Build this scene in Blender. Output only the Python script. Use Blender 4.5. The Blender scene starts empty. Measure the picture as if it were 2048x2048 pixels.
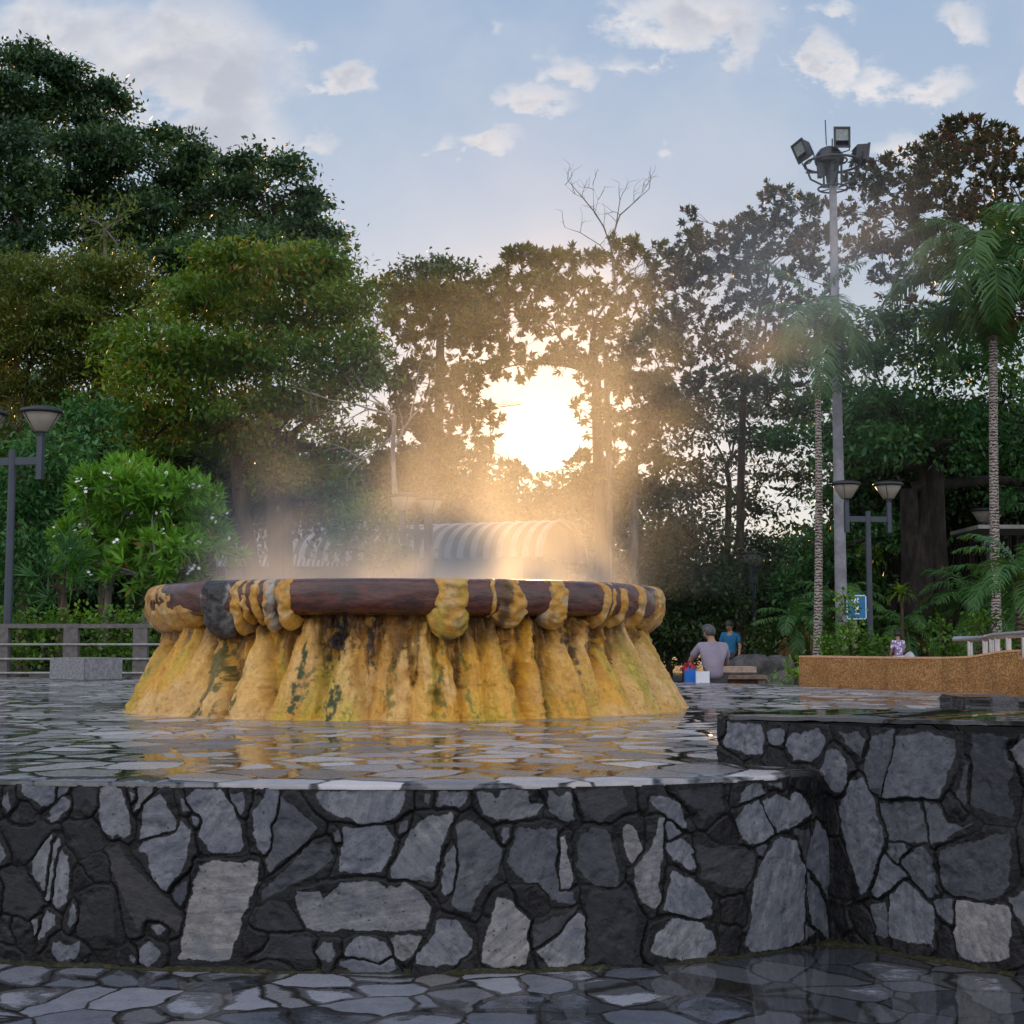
import bpy, bmesh, math, random
import numpy as np
from mathutils import Vector, Matrix, Euler

C = bpy.context.scene.collection
SC = bpy.context.scene
PI = math.pi
CZ = 1.13                      # eye height above the lower pavement
TILT = math.radians(5.1)
FPX = 2900.0                   # focal length in photo pixels (2048 wide)
ZT = 0.64                      # terrace height

# ------------------------------------------------------------------ layout maths
def ray(px, py):
    x = (px - 1024) / FPX; y = (1024 - py) / FPX
    return (x, math.cos(TILT) - y * math.sin(TILT), math.sin(TILT) + y * math.cos(TILT))
def P(px, py, Y):
    d = ray(px, py); k = Y / d[1]
    return Vector((d[0] * k, Y, CZ + d[2] * k))
def G(px, py, z=0.0):
    d = ray(px, py); k = (z - CZ) / d[2]
    return Vector((d[0] * k, d[1] * k, z))
def X(px, Y):                  # x of a column near the horizon
    return (px - 1024) / FPX * Y

# ------------------------------------------------------------------ noise
def _hash(ix, iy, iz, seed):
    h = (ix * 374761393 + iy * 668265263 + iz * 1274126177 + seed * 974634777) & 0x7fffffff
    h = ((h ^ (h >> 13)) * 1103515245 + 12345) & 0x7fffffff
    h = (h ^ (h >> 16)) * 69069 & 0x7fffffff
    return (h & 0xffffff) / float(0xffffff)
def vnoise(x, y, z, seed=0):
    x = np.asarray(x, float); y = np.asarray(y, float) + 0 * x; z = np.asarray(z, float) + 0 * x
    ix = np.floor(x).astype(np.int64); iy = np.floor(y).astype(np.int64); iz = np.floor(z).astype(np.int64)
    fx, fy, fz = x - ix, y - iy, z - iz
    fx = fx * fx * (3 - 2 * fx); fy = fy * fy * (3 - 2 * fy); fz = fz * fz * (3 - 2 * fz)
    r = 0
    for a in (0, 1):
        for b in (0, 1):
            for c in (0, 1):
                w = (fx if a else 1 - fx) * (fy if b else 1 - fy) * (fz if c else 1 - fz)
                r = r + w * _hash(ix + a, iy + b, iz + c, seed)
    return r
def fbm(x, y, z, seed=0, o=4):
    s = 0; a = 0.5; f = 1.0
    for k in range(o):
        s = s + a * vnoise(np.asarray(x) * f, np.asarray(y) * f, np.asarray(z) * f, seed + k * 17); a *= 0.5; f *= 2.03
    return s
def sstep(a, b, x):
    t = np.clip((np.asarray(x, float) - a) / (b - a), 0, 1); return t * t * (3 - 2 * t)

# ------------------------------------------------------------------ objects
def tag(o, label=None, cat=None, group=None, kind=None):
    if label: o['label'] = label
    if cat: o['category'] = cat
    if group: o['group'] = group
    if kind: o['kind'] = kind
    return o
def empty(name, loc, label, cat, group=None, rz=0.0):
    o = bpy.data.objects.new(name, None); C.objects.link(o)
    o.location = loc; o.rotation_euler = (0, 0, rz); o.empty_display_size = 0.2
    return tag(o, label, cat, group)
def link(name, me, mat, parent=None):
    o = bpy.data.objects.new(name, me); C.objects.link(o)
    if mat is not None: me.materials.append(mat)
    if parent is not None:
        o.parent = parent
        # meshes are written in world space unless 'local'
    return o
def copy_tree(o, parent=None):
    c = o.copy(); C.objects.link(c)
    if parent is not None: c.parent = parent
    for ch in [k for k in bpy.data.objects if k.parent == o]:
        copy_tree(ch, c)
    return c

class MB:
    def __init__(s): s.v = []; s.f = []; s.sm = []
    def add(s, vs, fs, smooth=False):
        b = len(s.v); s.v += [tuple(p) for p in vs]
        for f in fs: s.f.append([b + i for i in f]); s.sm.append(smooth)
    def box(s, c, size, rz=0.0, rot=None):
        hx, hy, hz = size[0] / 2, size[1] / 2, size[2] / 2
        m = rot if rot is not None else Matrix.Rotation(rz, 3, 'Z')
        vs = [Vector(c) + m @ Vector((a * hx, b * hy, d * hz)) for d in (-1, 1) for a, b in ((-1, -1), (1, -1), (1, 1), (-1, 1))]
        s.add(vs, [(3, 2, 1, 0), (4, 5, 6, 7), (0, 1, 5, 4), (1, 2, 6, 5), (2, 3, 7, 6), (3, 0, 4, 7)])
    def tube(s, pts, rad, n=8, cap=True, smooth=True):
        pts = [Vector(p) for p in pts]
        if not hasattr(rad, '__len__'): rad = [rad] * len(pts)
        vs = []; ref = None
        for i, p in enumerate(pts):
            t = (pts[min(i + 1, len(pts) - 1)] - pts[max(i - 1, 0)])
            t = t.normalized() if t.length > 1e-9 else Vector((0, 0, 1))
            if ref is None:
                ref = Vector((1, 0, 0)) if abs(t.x) < 0.9 else Vector((0, 1, 0))
            a = (ref - t * ref.dot(t)); a = a.normalized() if a.length > 1e-6 else t.orthogonal().normalized()
            ref = a; b = t.cross(a)
            for k in range(n):
                q = 2 * PI * k / n
                vs.append(p + (a * math.cos(q) + b * math.sin(q)) * rad[i])
        fs = [(i * n + k, i * n + (k + 1) % n, (i + 1) * n + (k + 1) % n, (i + 1) * n + k) for i in range(len(pts) - 1) for k in range(n)]
        s.add(vs, fs, smooth)
        if cap:
            s.add(vs[:n], [tuple(range(n - 1, -1, -1))]); s.add(vs[-n:], [tuple(range(n))])
    def lathe(s, c, prof, n=24, smooth=True):
        c = Vector(c); vs = []
        for r, z in prof:
            for k in range(n):
                q = 2 * PI * k / n; vs.append(c + Vector((r * math.cos(q), r * math.sin(q), z)))
        fs = [(i * n + k, i * n + (k + 1) % n, (i + 1) * n + (k + 1) % n, (i + 1) * n + k) for i in range(len(prof) - 1) for k in range(n)]
        s.add(vs, fs, smooth)
    def build(s, name, mat, parent=None):
        me = bpy.data.meshes.new(name); me.from_pydata(s.v, [], s.f); me.update()
        me.polygons.foreach_set('use_smooth', s.sm)
        o = link(name, me, mat, parent)
        return o

def world_part(o, parent):      # the mesh is written in world space: keep it there under its top-level parent
    o.parent = parent
    o.matrix_parent_inverse = (Matrix.LocRotScale(parent.location, parent.rotation_euler, parent.scale)).inverted()
    return o

def quads_mesh(name, V, Q, attr=None, smooth=False):
    """V (n,3) float, Q (m,4) int -> mesh, attr: dict of face float arrays"""
    me = bpy.data.meshes.new(name)
    n, m = len(V), len(Q)
    me.vertices.add(n); me.vertices.foreach_set('co', np.asarray(V, np.float32).ravel())
    me.loops.add(m * 4); me.loops.foreach_set('vertex_index', np.asarray(Q, np.int32).ravel())
    me.polygons.add(m)
    me.polygons.foreach_set('loop_start', np.arange(0, m * 4, 4, dtype=np.int32))
    try: me.polygons.foreach_set('loop_total', np.full(m, 4, np.int32))
    except Exception: pass
    me.update(calc_edges=True)
    if smooth: me.polygons.foreach_set('use_smooth', np.ones(m, bool))
    for k, a in (attr or {}).items():
        at = me.attributes.new(k, 'FLOAT', 'FACE'); at.data.foreach_set('value', np.asarray(a, np.float32))
    return me

# ------------------------------------------------------------------ materials
class N:
    def __init__(s, name, tree=None):
        if tree is None:
            s.m = bpy.data.materials.new(name); s.m.use_nodes = True; s.t = s.m.node_tree; s.t.nodes.clear()
        else: s.t = tree; s.t.nodes.clear()
    def n(s, typ, **kw):
        nd = s.t.nodes.new(typ)
        for k, v in kw.items():
            if k.startswith('i_'):
                nd.inputs[k[2:].replace('_', ' ')].default_value = v
            else: setattr(nd, k, v)
        return nd
    def l(s, a, b): s.t.links.new(a, b)
    def val(s, x, inp):
        if isinstance(x, bpy.types.NodeSocket): s.l(x, inp)
        else: inp.default_value = x
    def math(s, op, a, b=None, c=None, clamp=False):
        nd = s.n('ShaderNodeMath', operation=op, use_clamp=clamp)
        s.val(a, nd.inputs[0])
        if b is not None: s.val(b, nd.inputs[1])
        if c is not None: s.val(c, nd.inputs[2])
        return nd.outputs[0]
    def vm(s, op, a, b=None, scale=None):
        nd = s.n('ShaderNodeVectorMath', operation=op)
        s.val(a, nd.inputs[0])
        if b is not None: s.val(b, nd.inputs[1])
        if scale is not None: s.val(scale, nd.inputs['Scale'])
        return nd.outputs['Value'] if op in ('LENGTH', 'DOT_PRODUCT', 'DISTANCE') else nd.outputs['Vector']
    def mix(s, f, a, b, mode='MIX'):
        nd = s.n('ShaderNodeMix', data_type='RGBA', blend_type=mode)
        s.val(f, nd.inputs[0]); s.val(a, nd.inputs[6]); s.val(b, nd.inputs[7])
        return nd.outputs[2]
    def mixf(s, f, a, b):
        nd = s.n('ShaderNodeMix', data_type='FLOAT')
        s.val(f, nd.inputs[0]); s.val(a, nd.inputs[2]); s.val(b, nd.inputs[3])
        return nd.outputs[0]
    def ss(s, x, a, b, lo=0.0, hi=1.0, kind='SMOOTHSTEP'):
        nd = s.n('ShaderNodeMapRange', interpolation_type=kind)
        s.val(x, nd.inputs[0]); nd.inputs[1].default_value = a; nd.inputs[2].default_value = b
        nd.inputs[3].default_value = lo; nd.inputs[4].default_value = hi
        return nd.outputs[0]
    def noise(s, vec, scale, detail=4, rough=0.55, dist=0.0, dim='3D'):
        nd = s.n('ShaderNodeTexNoise', noise_dimensions=dim)
        if vec is not None: s.l(vec, nd.inputs['Vector'])
        nd.inputs['Scale'].default_value = scale; nd.inputs['Detail'].default_value = detail
        nd.inputs['Roughness'].default_value = rough; nd.inputs['Distortion'].default_value = dist
        return nd
    def ramp(s, x, stops, interp='LINEAR'):
        nd = s.n('ShaderNodeValToRGB'); r = nd.color_ramp; r.interpolation = interp
        while len(r.elements) > len(stops): r.elements.remove(r.elements[-1])
        while len(r.elements) < len(stops): r.elements.new(0.5)
        for e, (p, c) in zip(r.elements, stops):
            e.position = p; e.color = (c[0], c[1], c[2], 1)
        s.l(x, nd.inputs[0]); return nd.outputs[0]
    def pos(s): return s.n('ShaderNodeNewGeometry').outputs['Position']
    def obj(s): return s.n('ShaderNodeTexCoord').outputs['Object']
    def bump(s, h, strength=0.5, dist=0.01, normal=None):
        nd = s.n('ShaderNodeBump'); s.l(h, nd.inputs['Height']); nd.inputs['Strength'].default_value = strength
        nd.inputs['Distance'].default_value = dist
        if normal is not None: s.l(normal, nd.inputs['Normal'])
        return nd.outputs[0]
    def bsdf(s, col, rough=0.6, spec=0.5, metal=0.0, normal=None, coat=0.0, coat_rough=0.05, **kw):
        b = s.n('ShaderNodeBsdfPrincipled')
        s.val(col if isinstance(col, bpy.types.NodeSocket) else (*col, 1), b.inputs['Base Color'])
        s.val(rough, b.inputs['Roughness']); s.val(spec, b.inputs['Specular IOR Level']); s.val(metal, b.inputs['Metallic'])
        s.val(coat, b.inputs['Coat Weight']); s.val(coat_rough, b.inputs['Coat Roughness'])
        if normal is not None: s.l(normal, b.inputs['Normal'])
        return b.outputs[0]
    def out(s, surf=None, vol=None):
        o = s.n('ShaderNodeOutputMaterial')
        if surf is not None: s.l(surf, o.inputs['Surface'])
        if vol is not None: s.l(vol, o.inputs['Volume'])
        return s.m

def simple(name, col, rough=0.6, metal=0.0, var=0.25, scale=8.0, bump=0.0, spec=0.5):
    k = N(name); p = k.obj()
    nz = k.noise(p, scale, 5)
    c = k.mix(k.ss(nz.outputs[0], 0.3, 0.7), tuple(x * (1 - var) for x in col) + (1,), tuple(min(1, x * (1 + var)) for x in col) + (1,))
    nor = k.bump(nz.outputs[0], bump, 0.02) if bump else None
    return k.out(k.bsdf(c, rough, spec, metal, nor))

def leaf_mat(name, stops, trans=0.35, tcol=(1.5, 1.35, 0.6), rough=0.45):
    k = N(name)
    a = k.n('ShaderNodeAttribute', attribute_name='tone')
    c = k.ramp(a.outputs['Fac'], stops)
    b = k.bsdf(c, rough, 0.35)
    tr = k.n('ShaderNodeBsdfTranslucent')
    k.l(k.mix(1.0, c, (*tcol, 1), 'MULTIPLY'), tr.inputs['Color'])
    mx = k.n('ShaderNodeMixShader'); mx.inputs[0].default_value = trans
    k.l(b, mx.inputs[1]); k.l(tr.outputs[0], mx.inputs[2])
    return k.out(mx.outputs[0])

M = {}
M['leaf_hill'] = leaf_mat('dark_evergreen_leaves', [(0, (0.0253, 0.0633, 0.0329)), (0.5, (0.0405, 0.0949, 0.043)), (0.85, (0.0633, 0.1265, 0.0443)), (1, (0.0759, 0.1518, 0.0379))], .25)
M['leaf_olive'] = leaf_mat('olive_leaves', [(0, (0.055, 0.13, 0.017)), (0.45, (0.105, 0.2, 0.022)), (0.8, (0.165, 0.22, 0.024)), (0.95, (0.21, 0.17, 0.024)), (1, (0.28, 0.15, 0.022))], .35)
M['leaf_brown'] = leaf_mat('dusty_olive_leaves', [(0, (0.05, 0.095, 0.02)), (0.5, (0.095, 0.14, 0.026)), (0.85, (0.145, 0.145, 0.028)), (1, (0.11, 0.2, 0.024))], .35)
M['leaf_frang'] = leaf_mat('frangipani_leaves', [(0, (0.075, 0.2, 0.02)), (0.5, (0.14, 0.33, 0.034)), (0.9, (0.21, 0.43, 0.055)), (1, (0.38, 0.15, 0.03))], .35)
M['leaf_almond'] = leaf_mat('sea_almond_leaves', [(0, (0.032, 0.048, 0.02)), (0.5, (0.055, 0.07, 0.026)), (0.85, (0.075, 0.055, 0.024)), (1, (0.12, 0.035, 0.024))], .4, (1.5, 1.2, .7))
M['leaf_center'] = leaf_mat('broad_tree_leaves', [(0, (0.054, 0.078, 0.024)), (0.5, (0.096, 0.12, 0.03)), (1, (0.156, 0.156, 0.036))], .45, (1.7, 1.25, .5))
M['leaf_green'] = leaf_mat('deep_green_leaves', [(0, (0.026, 0.0894, 0.0292)), (0.5, (0.0455, 0.1463, 0.0455)), (1, (0.0894, 0.2275, 0.0569))], .3)
M['leaf_dark'] = leaf_mat('dark_bush_leaves', [(0, (0.0168, 0.036, 0.0144)), (0.5, (0.0288, 0.0576, 0.0192)), (1, (0.054, 0.09, 0.0216))], .3)  # dark green tones for bushes and distant trees
M['leaf_lime'] = leaf_mat('lime_shrub_leaves', [(0, (.05, .13, .015)), (.5, (.10, .22, .025)), (1, (.20, .32, .035))], .35)
M['leaf_palm'] = leaf_mat('palm_fronds', [(0, (0.036, 0.105, 0.028)), (0.6, (0.062, 0.155, 0.036)), (1, (0.13, 0.21, 0.045))], .3)
M['leaf_dry'] = leaf_mat('dry_palm_fronds', [(0, (.10, .07, .03)), (1, (.22, .13, .04))], .3)

def bark(name, a, b, sc=6.0):
    k = N(name); p = k.obj()
    mp = k.n('ShaderNodeMapping'); k.l(p, mp.inputs['Vector']); mp.inputs['Scale'].default_value = (1, 1, .35)
    nz = k.noise(mp.outputs[0], sc, 6, .65)
    c = k.mix(k.ss(nz.outputs[0], .35, .68), (*a, 1), (*b, 1))
    return k.out(k.bsdf(c, .85, .25, normal=k.bump(nz.outputs[0], .7, .05)))
M['bark'] = bark('brown_bark', (.035, .025, .018), (.11, .075, .05))
M['bark_grey'] = bark('grey_bark', (.10, .09, .08), (.26, .24, .21))
M['bark_pale'] = bark('pale_dead_wood', (.20, .17, .14), (.38, .33, .29))
M['bark_dark'] = bark('dark_banyan_bark', (.012, .010, .009), (.04, .032, .026))

def ringed(name, a, b, freq=5.0):
    k = N(name); p = k.pos()
    nz = k.noise(p, 9, 4, .7)
    wv = k.n('ShaderNodeTexWave', wave_type='BANDS', bands_direction='Z'); k.l(p, wv.inputs['Vector'])
    wv.inputs['Scale'].default_value = freq; wv.inputs['Distortion'].default_value = 7; wv.inputs['Detail'].default_value = 4; wv.inputs['Detail Scale'].default_value = 3
    f = k.math('MULTIPLY_ADD', wv.outputs['Fac'], .5, k.math('MULTIPLY', nz.outputs[0], .6))
    c = k.mix(k.ss(f, .42, .62), (*a, 1), (*b, 1))
    return k.out(k.bsdf(c, .85, .25, normal=k.bump(f, .6, .03)))
M['palm_trunk'] = ringed('ringed_palm_trunk', (.06, .045, .04), (.36, .31, .28))
M['palm_trunk_brown'] = ringed('brown_palm_trunk', (.05, .032, .024), (.20, .14, .10), 4)

def paving(name, stone_lo, stone_hi, scale, wet_amt, tilt=0.05, joint=(.016, .014, .012), warm=(.1, .08, .06), wet_scale=.55, pool=0):
    """crazy slate paving under a film of water"""
    k = N(name); p = k.pos()
    wp = k.noise(p, 1.7, 3); off = k.vm('SCALE', k.vm('SUBTRACT', wp.outputs['Color'], (.5, .5, .5)), scale=.28)
    wp2 = k.noise(p, 9, 3); off2 = k.vm('SCALE', k.vm('SUBTRACT', wp2.outputs['Color'], (.5, .5, .5)), scale=.045)
    q = k.vm('ADD', k.vm('ADD', p, off), off2)
    q = k.vm('MULTIPLY', q, (1, .85, 0))
    ve = k.n('ShaderNodeTexVoronoi', feature='DISTANCE_TO_EDGE'); k.l(q, ve.inputs['Vector']); ve.inputs['Scale'].default_value = scale
    vc = k.n('ShaderNodeTexVoronoi', feature='F1'); k.l(q, vc.inputs['Vector']); vc.inputs['Scale'].default_value = scale
    cell = vc.outputs['Color']
    sep = k.n('ShaderNodeSeparateColor'); k.l(cell, sep.inputs[0])
    edge = k.ss(ve.outputs['Distance'], .012, .05)
    nz = k.noise(p, 14, 6, .65); nz2 = k.noise(p, 60, 4, .7)
    tone = k.math('ADD', k.math('MULTIPLY', sep.outputs[0], .7), k.math('MULTIPLY', nz.outputs[0], .45))
    col = k.mix(k.ss(tone, .2, 1.0), (*stone_lo, 1), (*stone_hi, 1))
    col = k.mix(k.ss(sep.outputs[1], .75, 1.0, 0, .5), col, (*warm, 1))
    col = k.mix(k.ss(nz2.outputs[0], .62, .8, 0, .5), col, (.02, .02, .02, 1))
    col = k.mix(edge, (*joint, 1), col)
    # where the water lies: joints, and low stones as a whole, with ragged drying edges
    big = k.noise(p, wet_scale, 4, .6)
    mid = k.noise(p, 4.0, 5, .65)
    w = k.math('ADD', k.math('MULTIPLY', sep.outputs[2], .30), k.math('ADD', k.math('MULTIPLY', big.outputs[0], .7), k.math('MULTIPLY', mid.outputs[0], .62)))
    w = k.math('ADD', w, k.math('MULTIPLY', k.math('SUBTRACT', 1.0, k.ss(ve.outputs['Distance'], .0, .16)), .22))
    if pool:
        sx_ = k.n('ShaderNodeSeparateXYZ'); k.l(p, sx_.inputs[0]); w = k.math('ADD', w, k.ss(sx_.outputs[0], -.1, 1.0, 0, pool))
    wet = k.ss(w, wet_amt, wet_amt + .10)
    col = k.mix(k.math('MULTIPLY', wet, .72), col, (.012, .012, .012, 1))
    rough = k.mixf(wet, k.ss(nz2.outputs[0], .3, .7, .22, .42), .035)
    # each stone lies a little differently; water lies level
    geo = k.n('ShaderNodeNewGeometry')
    tv = k.vm('SUBTRACT', cell, (.5, .5, .5)); tv = k.vm('MULTIPLY', tv, (tilt, tilt, 0))
    tv = k.vm('SCALE', tv, scale=k.math('SUBTRACT', 1.0, wet))
    nrm = k.vm('NORMALIZE', k.vm('ADD', geo.outputs['Normal'], tv))
    ripple = k.noise(p, 7.0, 3, .5)
    h = k.math('ADD', k.math('MULTIPLY', edge, k.math('MULTIPLY', k.math('SUBTRACT', 1.0, wet), .9)),
               k.math('MULTIPLY', k.math('MULTIPLY', nz.outputs[0], k.math('SUBTRACT', 1.0, wet)), .35))
    h = k.math('ADD', h, k.math('MULTIPLY', k.math('MULTIPLY', ripple.outputs[0], wet), .16))
    nor = k.bump(h, .6, .006, nrm)
    return k.out(k.bsdf(col, rough, .5, normal=nor))
M['terrace'] = paving('wet_slate_paving', (.13, .125, .13), (.45, .425, .435), 4.2, .88, .11, warm=(.30, .24, .19))
M['pavement'] = paving('wet_lower_paving', (.08, .09, .115), (.27, .28, .325), 5.2, .90, .05, joint=(.03, .024, .016), warm=(.20, .18, .16), pool=.34)
M['walltop'] = paving('wet_wall_top', (.012, .012, .014), (.07, .07, .078), 2.4, .80, .05)

def dark_wall(name, a=(.0035, .0035, .004), b=(.014, .014, .017)):
    k = N(name); p = k.pos()
    wp = k.noise(p, 3.0, 3); q = k.vm('ADD', p, k.vm('SCALE', k.vm('SUBTRACT', wp.outputs['Color'], (.5, .5, .5)), scale=.12))
    q = k.vm('MULTIPLY', q, (1, 1, 1.1))
    ve = k.n('ShaderNodeTexVoronoi', feature='DISTANCE_TO_EDGE'); k.l(q, ve.inputs['Vector']); ve.inputs['Scale'].default_value = 5.0
    vc = k.n('ShaderNodeTexVoronoi', feature='F1'); k.l(q, vc.inputs['Vector']); vc.inputs['Scale'].default_value = 5.0
    sep = k.n('ShaderNodeSeparateColor'); k.l(vc.outputs['Color'], sep.inputs[0])
    nz = k.noise(p, 22, 6, .7); n2 = k.noise(p, 4, 4)
    t = k.math('ADD', k.math('MULTIPLY', sep.outputs[0], .6), k.math('MULTIPLY', nz.outputs[0], .5))
    c = k.mix(k.ss(t, .25, .95), (*a, 1), (*b, 1))
    e = k.ss(ve.outputs['Distance'], .0, .025)
    c = k.mix(e, (.006, .006, .006, 1), c)
    c = k.mix(k.ss(n2.outputs[0], .62, .75, 0, .6), c, (.012, .010, .006, 1))
    geo = k.n('ShaderNodeNewGeometry')
    tv = k.vm('SCALE', k.vm('SUBTRACT', vc.outputs['Color'], (.5, .5, .5)), scale=.35)
    nrm = k.vm('NORMALIZE', k.vm('ADD', geo.outputs['Normal'], tv))
    h = k.math('ADD', k.math('MULTIPLY', e, .8), k.math('MULTIPLY', nz.outputs[0], .5))
    return k.out(k.bsdf(c, k.ss(nz.outputs[0], .35, .65, .3, .6), .13, normal=k.bump(h, .8, .012, nrm)))
M['wall'] = dark_wall('wet_black_mortar')

def stone_mat():
    k = N('slate_faces'); p = k.pos()
    tn = k.n('ShaderNodeAttribute', attribute_name='tone').outputs['Fac']; wm = k.n('ShaderNodeAttribute', attribute_name='warm').outputs['Fac']; dr = k.n('ShaderNodeAttribute', attribute_name='dry').outputs['Fac']
    nz = k.noise(p, 24, 7, .7); vr = k.n('ShaderNodeVectorRotate', rotation_type='Y_AXIS'); k.l(p, vr.inputs['Vector']); k.l(k.math('MULTIPLY', k.n('ShaderNodeAttribute', attribute_name='turn').outputs['Fac'], 3.1), vr.inputs['Angle']); mp = k.n('ShaderNodeMapping'); k.l(vr.outputs[0], mp.inputs['Vector']); mp.inputs['Scale'].default_value = (1.0, 1.0, .14)
    st = k.noise(mp.outputs[0], 42, 5, .65); big = k.noise(p, 6.5, 5, .6); mid = k.noise(p, 13, 6, .7)
    t = k.math('ADD', k.math('MULTIPLY', nz.outputs[0], .55), k.math('MULTIPLY', st.outputs[0], .55))
    g = k.mix(k.ss(t, .34, .78), (.075, .088, .118, 1), (.27, .28, .315, 1))
    w = k.mix(k.ss(t, .34, .78), (.125, .12, .12, 1), (.35, .325, .305, 1))
    c = k.mix(wm, g, w)
    c = k.mix(k.ss(big.outputs[0], .42, .70, 0, .55), c, (.085, .10, .135, 1))
    c = k.mix(k.ss(mid.outputs[0], .60, .74, 0, .5), c, (.26, .20, .155, 1))
    pit = k.noise(p, 80, 2, .5)
    c = k.mix(k.ss(pit.outputs[0], .66, .72, 0, .85), c, (.02, .02, .022, 1))
    # the dry part of each stone ends in a ragged tide line
    dn = k.math('ADD', dr, k.math('ADD', k.math('MULTIPLY', k.math('SUBTRACT', mid.outputs[0], .5), 1.1), k.math('MULTIPLY', k.math('SUBTRACT', big.outputs[0], .5), .9)))
    dry = k.ss(dn, .34, .50)
    wetc = k.mix(k.ss(t, .35, .75), (.0035, .0035, .004, 1), (.017, .017, .020, 1))
    c = k.mix(tn, (.010, .010, .012, 1), c)
    c = k.mix(dry, wetc, c)
    jn = k.n('ShaderNodeAttribute', attribute_name='joint').outputs['Fac']; cr_ = k.noise(p, 55, 3, .6)
    mort = k.mix(k.ss(cr_.outputs[0], .60, .75, 0, .8), (.005, .005, .005, 1), (.055, .042, .030, 1)); c = k.mix(k.ss(jn, .15, .7), mort, c)
    h = k.math('ADD', k.math('MULTIPLY', nz.outputs[0], .6), k.math('ADD', k.math('MULTIPLY', st.outputs[0], .45), k.math('MULTIPLY', mid.outputs[0], .8)))
    rough = k.mixf(dry, k.ss(nz.outputs[0], .35, .65, .16, .4), .6)
    return k.out(k.bsdf(c, rough, k.mixf(dry, .22, .3), normal=k.bump(h, .7, .014)))
M['stone'] = stone_mat()

def flow_mat():
    k = N('mineral_flowstone'); p = k.pos()
    a = k.n('ShaderNodeAttribute', attribute_name='stain'); col = a.outputs['Color']
    nz = k.noise(p, 30, 6, .65); n2 = k.noise(p, 95, 4, .7)
    c = k.mix(k.ss(nz.outputs[0], .35, .7, 0, .55), col, k.mix(1.0, col, (.62, .48, .30, 1), 'MULTIPLY'))
    c = k.mix(k.ss(n2.outputs[0], .55, .75, 0, .35), c, k.mix(1.0, col, (1.25, 1.2, 1.1, 1), 'MULTIPLY'))
    h = k.math('ADD', k.math('MULTIPLY', nz.outputs[0], .7), k.math('MULTIPLY', n2.outputs[0], .55))
    ro = k.ss(nz.outputs[0], .35, .7, .25, .6)
    return k.out(k.bsdf(c, ro, .45, normal=k.bump(h, .95, .024), coat=.25, coat_rough=.18))
M['flow'] = flow_mat()
def rim_mat():
    k = N('wet_maroon_rim'); p = k.pos()
    mp = k.n('ShaderNodeMapping'); k.l(p, mp.inputs['Vector']); mp.inputs['Scale'].default_value = (1, 1, 4)
    nz = k.noise(mp.outputs[0], 9, 6, .65); n2 = k.noise(p, 60, 4, .6); n3 = k.noise(p, 2.2, 3)
    c = k.mix(k.ss(nz.outputs[0], .35, .68), (.040, .011, .007, 1), (.125, .030, .015, 1))
    c = k.mix(k.ss(n3.outputs[0], .5, .7, 0, .7), c, (.020, .012, .012, 1))
    h = k.math('ADD', k.math('MULTIPLY', nz.outputs[0], .8), k.math('MULTIPLY', n2.outputs[0], .25))
    return k.out(k.bsdf(c, k.ss(nz.outputs[0], .3, .7, .16, .4), .5, normal=k.bump(h, .5, .012), coat=.22, coat_rough=.1))
M['rim'] = rim_mat()
def water_mat():
    k = N('hot_water'); p = k.pos(); nz = k.noise(p, 5, 3)
    return k.out(k.bsdf((.10, .12, .11), .05, .5, normal=k.bump(nz.outputs[0], .2, .02)))
M['water'] = water_mat()

def aggregate():
    k = N('exposed_pebble_render'); p = k.pos()
    v = k.n('ShaderNodeTexVoronoi', feature='F1'); k.l(p, v.inputs['Vector']); v.inputs['Scale'].default_value = 75
    sep = k.n('ShaderNodeSeparateColor'); k.l(v.outputs['Color'], sep.inputs[0])
    c = k.ramp(sep.outputs[0], [(0, (.20, .09, .03)), (.35, (.31, .145, .045)), (.7, (.40, .205, .068)), (1, (.52, .32, .14))])
    n1 = k.noise(p, 3, 4); mp = k.n('ShaderNodeMapping'); k.l(p, mp.inputs['Vector']); mp.inputs['Scale'].default_value = (1, 1, .15)
    n2 = k.noise(mp.outputs[0], 7, 4)
    c = k.mix(k.ss(n1.outputs[0], .4, .7, 0, .5), c, (.20, .085, .025, 1))
    c = k.mix(k.ss(n2.outputs[0], .52, .7, 0, .4), c, (.10, .05, .02, 1))
    return k.out(k.bsdf(c, .7, .3, normal=k.bump(v.outputs['Distance'], .6, .01)))
M['aggregate'] = aggregate()
M['cap'] = simple('smooth_terracotta_cap', (.55, .30, .16), .6, 0, .15, 20, .1)
M['steel'] = simple('brushed_steel_rail', (.55, .52, .52), .32, .9, .1, 30)
M['lamp_blue'] = simple('dark_slate_blue_paint', (.030, .042, .060), .45, 0, .15, 5)
M['lamp_cap'] = simple('black_lamp_cap', (.012, .013, .016), .4, 0, .2, 12)
M['mast'] = simple('grey_mast_concrete', (.24, .24, .27), .75, 0, .25, 3, .2)
M['iron'] = simple('dark_green_iron', (.035, .042, .044), .55, .1, .3, 20)
M['fence'] = simple('weathered_grey_post', (.115, .105, .10), .8, 0, .25, 14, .3)
M['rail'] = simple('pale_fence_rail', (.27, .26, .255), .55, .2, .2, 14)
M['granite'] = simple('grey_granite_block', (.19, .19, .205), .75, 0, .3, 30, .3)
M['rock'] = simple('dark_boulder', (.05, .046, .046), .8, 0, .5, 7, .7)
M['pale_rock'] = simple('pale_boulder', (.45, .46, .52), .8, 0, .15, 7, .3)
M['wood'] = simple('weathered_bench_wood', (.19, .125, .095), .75, 0, .3, 16, .3)
M['wood_light'] = simple('bench_top_wood', (.36, .26, .20), .7, 0, .2, 16, .2)
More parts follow.
